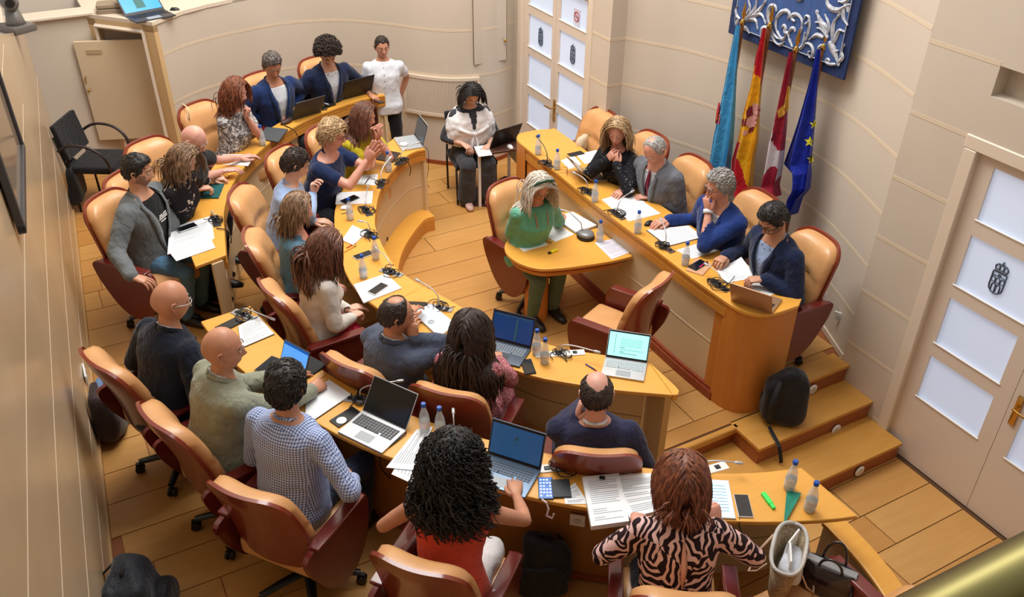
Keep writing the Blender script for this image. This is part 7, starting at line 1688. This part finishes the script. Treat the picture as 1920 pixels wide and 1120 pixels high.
s_ = (0.17, 0.10, 0.20); bag('dark brown shoulder bag gaping open against the left wall', 'shoulder_bag', 212, 812, L4, s_, 82, BRN, 4, parts=(('opening_lining', mat('blue_lining', (96, 120, 158), 0.8), lambda bm: [lump(bm, (0.11, 0.035, 0.03), 5), bmesh.ops.translate(bm, vec=(0.0, -0.02, 0.375), verts=bm.verts)]), ('ring', M_CHROME, lambda bm: tube(bm, [(-0.10+0.018*math.cos(t), -0.085, 0.26+0.018*math.sin(t)) for t in np.linspace(0, 6.28, 14)], 0.003, n=5)), ('carry_strap', BRN, lambda bm: tube(bm, [(-0.12, 0.0, 0.35), (-0.05, -0.05, 0.42), (0.06, -0.05, 0.42), (0.13, 0, 0.34)], 0.014, n=6, flat=0.4))))
s_ = (0.19, 0.15, 0.22); bag('black backpack by the left wall at the bottom corner', 'backpack', 268, 1172, L4, s_, 70, cloth('charcoal_nylon', (38, 42, 50), 0.6), 7, parts=bp_parts(s_))
s_ = (0.15, 0.08, 0.22); bag('black laptop bag leaning under the desk beside the woman in coral top', 'laptop_bag', 1018, 1105, L4, s_, -30, NY, 9, parts=bp_parts(s_))
s_ = (0.13, 0.07, 0.20); bag('black shoulder bag hanging behind the small black armchair', 'shoulder_bag', 152, 375, L4+0.10, s_, 70, NY, 11, parts=(('shoulder_strap', M_BLACKM, lambda bm: tube(bm, [(-0.08, 0, 0.36), (-0.02, 0.0, 0.52), (0.08, 0, 0.36)], 0.012, n=6, flat=0.4)),))
s_ = (0.10, 0.05, 0.06); bag('small cream pouch beside the far chair at the presiding table', 'pouch', 1093, 277, ZH-0.06, s_, 40, cloth('cream_cloth', (214, 198, 170)), 12)
# woven tote and black handbag on the empty chair
p = at(1462, 1095, 0.80); e = empty('tote_bag', tuple(p), math.radians(38), label='woven straw tote bag with white papers inside on the empty chair', cat='bag')
def open_bag(bm, a0, b0, a1, b1, h, t=0.008, n=28):
    R = []
    for (a, b, z) in ((a0, b0, 0), (a0*1.05, b0*1.05, h*0.3), (a1, b1, h), (a1-t, b1-t, h), (a0, b0-t, h*0.3), (a0-t, b0-t, 0.01)):
        R.append([bm.verts.new((a*math.copysign(abs(math.cos(2*math.pi*k/n))**0.7, math.cos(2*math.pi*k/n)), b*math.copysign(abs(math.sin(2*math.pi*k/n))**0.8, math.sin(2*math.pi*k/n)), z)) for k in range(n)])
    for x, y in zip(R, R[1:]):
        for k in range(n): bm.faces.new((x[k], x[(k+1) % n], y[(k+1) % n], y[k]))
    bm.faces.new(R[0][::-1]); bm.faces.new(R[-1])
straw = noisy('woven_straw', (142, 122, 96), (190, 170, 140), 90, 0.85, bstr=0.6, bscale=120)
bm = bmesh.new(); open_bag(bm, 0.14, 0.055, 0.175, 0.08, 0.27); obj('basket', bm, straw, e, smooth=True)
bm = bmesh.new(); tube(bm, [(0.172*math.copysign(abs(math.cos(t))**0.7, math.cos(t)), 0.078*math.copysign(abs(math.sin(t))**0.8, math.sin(t)), 0.27) for t in np.linspace(0, 2*math.pi, 29)], 0.010, n=6); obj('rim', bm, cloth('pale_rim', (200, 196, 190)), e, smooth=True)
for k, (x, y, a) in enumerate(((-0.05, 0.0, 0.2), (0.06, 0.01, -0.3))):
    bm = bmesh.new(); box(bm, (x, y, 0.20), (0.12, 0.01, 0.20), T(rz=a), bevel=0.003); obj('folded_paper', bm, M_PAPER, e)
bm = bmesh.new(); lump(bm, (0.10, 0.05, 0.04), 4); bmesh.ops.translate(bm, vec=(0, -0.02, 0.2), verts=bm.verts); obj('cloth_inside', bm, cloth('pale_grey_cloth', (206, 210, 220)), e, smooth=True)
for s2 in (-1, 1):
    bm = bmesh.new(); tube(bm, [(-0.10, s2*0.085, 0.22), (-0.09, s2*0.12, 0.14), (-0.04, s2*0.16, 0.06), (0.05, s2*0.14, 0.12), (0.10, s2*0.085, 0.22)], 0.007, n=6, flat=0.6); obj('strap', bm, mat('tan_strap', (196, 160, 132), 0.6), e, smooth=True)
p = at(1545, 1110, 0.80); e = empty('handbag', tuple(p), math.radians(-60), label='glossy black handbag with two ring handles on the empty chair', cat='bag'); pat = mat('patent_black', (28, 20, 26), 0.2, coat=0.5)
bm = bmesh.new(); open_bag(bm, 0.14, 0.065, 0.125, 0.04, 0.20); obj('bag_body', bm, pat, e, smooth=True)
bm = bmesh.new(); box(bm, (0, 0, 0.195), (0.25, 0.05, 0.012), bevel=0.005); obj('zip_closure', bm, M_GREY, e)
for s2 in (-1, 1):
    bm = bmesh.new(); tube(bm, [(0.055*math.cos(t), s2*(0.035+0.03*math.sin(t)), 0.20+0.10*math.sin(t)) for t in np.linspace(0, math.pi, 14)], 0.007, n=8); obj('handle', bm, pat, e, smooth=True)
# ------------------------------------------------------------ black visitor armchair by the left wall
def visitor_chair(label, x, y, z, ang, arms=True):
    e = empty('visitor_chair', (x, y, z), math.radians(ang-90), label=label, cat='chair'); fab = cloth('black_fabric', (28, 28, 32), 0.95)
    bm = bmesh.new(); box(bm, (0, 0.02, 0.45), (0.46, 0.46, 0.07), bevel=0.03, seg=3); obj('seat', bm, fab, e, sharp=60)
    bm = bmesh.new(); box(bm, (0, 0, 0), (0.44, 0.05, 0.36), T((0, -0.25, 0.72), rx=math.radians(10)), bevel=0.022, seg=3)
    for v in bm.verts: v.co.y += 0.6*v.co.x*v.co.x*1.2
    obj('backrest', bm, fab, e, sharp=60)
    for s2 in (-1, 1):
        bm = bmesh.new(); tube(bm, [(s2*0.22, -0.20, 0.0), (s2*0.22, -0.20, 0.42), (s2*0.20, -0.24, 0.60), (s2*0.20, -0.27, 0.78)], 0.012, n=8); obj('rear_leg', bm, M_BLACK, e, smooth=True)
        bm = bmesh.new(); tube(bm, [(s2*0.22, 0.22, 0.0), (s2*0.22, 0.20, 0.42)], 0.012, n=8); obj('front_leg', bm, M_BLACK, e, smooth=True)
        if arms:
            bm = bmesh.new(); tube(bm, catmull([(s2*0.24, -0.24, 0.66), (s2*0.27, -0.10, 0.73), (s2*0.27, 0.08, 0.71), (s2*0.255, 0.20, 0.60), (s2*0.235, 0.22, 0.44)], 5), 0.014, n=8); obj('armrest', bm, mat('dark_arm', (44, 34, 34), 0.4), e, smooth=True)
    return e
p = at(165, 345, L4)
visitor_chair('empty black visitor armchair with curved arms against the left wall', 0.17, 8.90, L4, -30)
P26 = next(q for q in PEOPLE if 'black bob' in q[0]); visitor_chair('plain black chair under the woman in white shawl', P26[1]+0.01, P26[2]-0.02, L2, -100, arms=False)
# ------------------------------------------------------------ small white stand table with black laptop
c = at(927, 272, 0.62); tx, ty = c[0], c[1]
t = empty('side_stand', (tx, ty, L2), math.radians(-8), label='small wheeled stand with dark top beside the woman in white shawl', cat='table')
bm = bmesh.new(); box(bm, (0, 0, 0.62), (0.52, 0.40, 0.03), bevel=0.006); obj('table_top', bm, wood('walnut_top', (84, 54, 44), (100, 66, 52), 0.4), t)
for i, j in ((-1, -1), (1, -1), (-1, 1), (1, 1)):
    bm = bmesh.new(); box(bm, (i*0.23, j*0.17, 0.305), (0.028, 0.028, 0.61)); obj('leg', bm, M_WHITE, t)
bm = bmesh.new(); box(bm, (0.235, 0, 0.50), (0.016, 0.34, 0.20)); obj('side_panel', bm, mat('grey_panel', (186, 180, 166), 0.5), t)
ax = math.radians(-100)
lp = at(925, 262, 0.64)
laptop('black laptop seen from behind on the wheeled stand', tuple(proj((tx-0.10, ty-0.10, 0.65))), tuple(proj((tx+0.24, ty-0.04, 0.65))), tuple(proj((tx+0.05, ty+0.14, 0.65))), 0.636, tuple(proj((tx+0.10, ty-0.15, 0.86))), M_BLACK, KB, mat('screen_off', (14, 14, 16), 0.15), w=0.36, d=0.24)
mouse('white round clicker on the corner of the wheeled stand', *proj((tx+0.10, ty-0.17, 0.636)), 0.636, 0, M_WHITE)
bm = bmesh.new(); q = at(905, 350, 0.0); prism(bm, [(0.32*math.cos(a), 0.24*math.sin(a)) for a in np.linspace(0, 2*math.pi, 24, endpoint=False)], 0, 0.015); o = obj('floor_cover', bm, mat('dark_mat', (66, 34, 32), 0.6)); o.location = (tx-0.05, ty+0.05, 0); tag(o, 'dark oval floor cover under the wheeled stand', 'mat')
s_ = (0.10, 0.06, 0.09); bag('small black bag on the floor beneath the wheeled stand', 'handbag', *proj((tx+0.12, ty+0.02, 0.015)), 0.015, s_, 20, NY, 14)
# notebook and pen on her lap; phone of the standing man
bm = bmesh.new(); box(bm, (0, 0, 0), (0.15, 0.20, 0.008), bevel=0.002); o = obj('notebook', bm, M_PAPER); o.location = (P26[1]-0.0, P26[2]-0.34, 0.645); o.rotation_euler = (0.15, 0, -0.2); tag(o, 'open notebook on the lap of the woman in white shawl', 'notebook')
rod('pen in the hand of the woman in white shawl', 'pen', 'pen', proj((P26[1]-0.08, P26[2]-0.30, 0.68)), proj((P26[1]-0.03, P26[2]-0.38, 0.68)), 0.68, 0.004, M_WHITE)
_wr, _fd = H25['arms'][1][2], H25['arms'][1][3]; _r = H25['root']; bm = bmesh.new(); box(bm, (0, 0, 0), (0.075, 0.15, 0.009), bevel=0.003); o = obj('phone', bm, GL); o.matrix_world = _r.matrix_basis @ Matrix.Translation(_wr+_fd*0.13+Vector((0, 0, -0.022))) @ basis(_fd, (0, -0.3, 1)); tag(o, 'black phone in the hand of the standing man', 'phone')
# ------------------------------------------------------------ wall and floor fittings
def step_light(px, py, y, lb):
    d = ray(px, py); t = y/d[1]; p = np.array([d[0]*t, y, CAM_H+d[2]*t]); e = empty('step_light', (p[0], p[1]-0.002, p[2]), label=lb, cat='light')
    bm = bmesh.new(); lathe(bm, [(0.045, 0), (0.045, 0.006), (0.036, 0.012)], 24, T(rx=math.pi/2, sc_=(1, 1, 1))); obj('bezel', bm, M_WHITE, e, sharp=30)
    bm = bmesh.new(); lathe(bm, [(0.026, 0.010), (0.026, 0.0135)], 20, T(rx=math.pi/2)); obj('lens', bm, mat('lens_pale', (206, 196, 176), 0.3), e)
step_light(1523, 730, 3.575, 'round white step light on the top riser'); step_light(1567, 805, 3.285, 'round white step light on the middle riser behind the backpack strap'); step_light(1611, 883, 2.945, 'round white step light on the lowest riser')
def outlet(px, py, x, lb, ang=0.0, n=3, p=None):
    if p is None: p = on_x(px, py, x)
    e = empty('socket_panel', tuple(p), ang, label=lb, cat='socket')
    bm = bmesh.new(); box(bm, (0, 0, 0), (0.012, 0.085*n, 0.085), bevel=0.003); obj('cover', bm, M_WHITE, e)
    for k in range(n):
        bm = bmesh.new(); lathe(bm, [(0.02, -0.009), (0.02, -0.007)], 14, T((0, (k-(n-1)/2)*0.08, 0), ry=math.pi/2)); obj('socket', bm, mat('socket_grey', (200, 200, 198), 0.5), e)
outlet(0, 0, 0, 'white triple socket low on the curved wall behind the last chair', math.radians(12), 2, p=np.array([5.205, 4.06, 0.44])); outlet(0, 0, 0, 'white double socket low on the curved wall near the corner', math.radians(22), 2, p=np.array([5.085, 3.80, 0.44]))
pl = np.array([lw(5.6)+0.01, 5.6, 0.62]); outlet(0, 0, 0, 'white switch plate on the left wall above the brown bag', math.pi, 2, p=pl)
_bd = [p_+c2 for p_ in doff(C2, -0.105)]; _best = min(((np.linalg.norm(at(1088, 978, z)[:2]-q), z, k) for z in np.arange(0.5, 1.0, 0.02) for k, q in enumerate(_bd[1:-1])), key=lambda v: v[0]); _q = _bd[_best[2]+2]-_bd[_best[2]]
_pp = at(1088, 978, _best[1]); outlet(0, 0, 0, 'small ochre socket on the wooden board under the outer desk', math.atan2(_q[1], _q[0])+math.pi/2, 1, p=np.array([_bd[_best[2]+1][0], _bd[_best[2]+1][1], _pp[2]]))
# framed picture on the left wall
fc_ = (lw(5.43)+0.012, 5.43, 2.47); e = empty('framed_picture', fc_, math.atan2(1, 0.054)-math.pi/2, label='large dark-framed picture hanging high on the left wall', cat='picture')
for (a, b, c_, d_) in ((0, 0.90, 0.05, 1.0), ):
    pass
bm = bmesh.new(); box(bm, (0.01, 0, 0.10), (0.02, 1.12, 0.80)); obj('picture_glass', bm, mat('dim_picture', (150, 132, 112), 0.08), e)
for nm, cc, ss in (('frame_side', (0.02, 0.58, 0.10), (0.04, 0.05, 0.85)), ('frame_side', (0.02, -0.58, 0.10), (0.04, 0.05, 0.85)), ('frame_rail', (0.02, 0, -0.31), (0.04, 1.21, 0.05)), ('frame_rail', (0.02, 0, 0.52), (0.04, 1.21, 0.05))):
    bm = bmesh.new(); box(bm, cc, ss, bevel=0.004); obj(nm, bm, M_DARK, e)
# ledge with the conference camera
lp0 = np.array([lw(9.3)-0.30, 9.6]); bm = bmesh.new(); box(bm, (-0.62, 8.4, 1.1), (0.7, 2.0, 2.2)); struct('trim_8', bm, M_WALL)
cz = 2.2; pc_ = at(34, 58, cz); e = empty('conference_camera', (pc_[0], pc_[1], cz), math.radians(-60), label='grey motorised conference camera on the ledge at the top left', cat='camera'); cm = mat('camera_grey', (104, 98, 94), 0.4)
bm = bmesh.new(); box(bm, (0, 0, 0.03), (0.26, 0.20, 0.06), bevel=0.015, seg=2); obj('base', bm, cm, e, sharp=40)
bm = bmesh.new(); loft(bm, [(0, 0, 0.05), (0, 0, 0.10), (0, 0, 0.20)], [0.085, 0.07, 0.05], [0.08, 0.07, 0.05], (1, 0, 0), (0, 1, 0), n=16); obj('yoke', bm, cm, e, smooth=True)
bm = bmesh.new(); lathe(bm, [(0.03, -0.10), (0.065, -0.09), (0.07, 0.06), (0.05, 0.09)], 20, T((0, 0, 0.25), ry=math.pi/2, rz=-0.5)); obj('camera_head', bm, cm, e, sharp=40)
bm = bmesh.new(); lathe(bm, [(0.035, 0.088), (0.035, 0.10)], 16, T((0, 0, 0.25), ry=math.pi/2, rz=-0.5)); obj('lens', bm, M_BLACK, e)
bm = bmesh.new(); tube(bm, [(-0.12, 0, 0.02), (-0.2, 0.03, 0.03), (-0.3, 0, 0.01)], 0.006, n=6); obj('cable', bm, M_BLACK, e)
# grey box of equipment on the booth counter
bp = at(212, 22, zt); e = empty('equipment_box', tuple(bp), math.radians(-10), label='flat taupe equipment box beside the booth laptop', cat='box'); bm = bmesh.new(); box(bm, (0, 0, 0.025), (0.28, 0.20, 0.05), bevel=0.005); obj('lower_case', bm, mat('taupe', (138, 120, 100), 0.5), e); bm = bmesh.new(); box(bm, (-0.01, 0, 0.075), (0.26, 0.18, 0.045), bevel=0.01); obj('upper_case', bm, mat('taupe2', (150, 132, 110), 0.5), e)
# booth cupboard door, standing open
tz_ = 1.70; h1 = at(270, 73, tz_); h0 = at(137, 78, tz_); dd = h0-h1; Ld = np.linalg.norm(dd); zd = min(np.arange(0.3, 1.2, 0.01), key=lambda z: abs(proj((h0[0], h0[1], z))[1]-262)); e = empty('cupboard_door', (h1[0], h1[1], zd), math.atan2(dd[1], dd[0]), label='open cream cupboard door of the booth with small lever handle', cat='door')
Hd = tz_-zd; bm = bmesh.new(); box(bm, (Ld/2, 0, Hd/2), (Ld, 0.03, Hd), bevel=0.003); obj('door_panel', bm, mat('door_buff', (218, 196, 164), 0.45), e)
sgn = 1 if (Matrix.Rotation(math.atan2(dd[1], dd[0]), 4, 'Z') @ Vector((0, 1, 0))).dot(Vector((0, -1, 0))) > 0 else -1
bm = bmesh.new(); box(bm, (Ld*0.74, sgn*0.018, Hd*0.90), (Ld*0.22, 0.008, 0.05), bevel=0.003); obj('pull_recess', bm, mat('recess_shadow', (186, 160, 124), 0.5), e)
bm = bmesh.new(); tube(bm, [(Ld*0.95, sgn*0.018, Hd*0.66), (Ld*0.95, sgn*0.05, Hd*0.66), (Ld*0.95, sgn*0.055, Hd*0.60)], 0.007, n=6); obj('lever', bm, M_BRASS, e); bm = bmesh.new(); lathe(bm, [(0.014, 0), (0.014, 0.02), (0.008, 0.026)], 12, T((Ld*0.95, sgn*0.015, Hd*0.53), rx=-sgn*math.pi/2)); obj('lock', bm, M_BRASS, e)
fp_ = at(225, 284, L4); bm = bmesh.new(); box(bm, (0.35, fp_[1]+0.45, (L4+zd-0.02)/2), (1.5, 0.9, zd-0.02-L4+0.001), bevel=0.0)
for v in bm.verts: v.co.z = L4 if v.co.z < (L4+zd)/2 else zd-0.03
struct('trim_5', bm, W_RED); print('ZD', zd, fp_)
# brass balcony rail crossing the lower right corner, close to the camera
dep = 0.72; cpos = np.array([0, 0, CAM_H]); A = cpos+ray(1690, 1262)*dep; B = cpos+ray(2120, 1042)*dep; r_ = 0.052
bm = bmesh.new(); mid = (A+B)/2; tube(bm, [Vector(A-mid)*1.6, Vector(A-mid)*0.5, Vector(B-mid)*0.5, Vector(B-mid)*1.6], r_, n=40); e = empty('balcony_rail', tuple(mid), label='polished brass balcony handrail crossing the lower right corner', cat='handrail'); obj('rail_tube', bm, mat('polished_brass', (112, 104, 62), 0.34, 0.9), e, smooth=True)
# white cord on the chair of the woman in grey-leaf blouse, by the bald man's head
hang('white cord standing up behind the head of the bald man in black t-shirt', [(341, 195, L4+1.08), (352, 204, L4+1.10), (356, 232, L4+0.95), (357, 250, L4+0.80)], mat('cream_cord', (236, 214, 170), 0.5), 0.007)
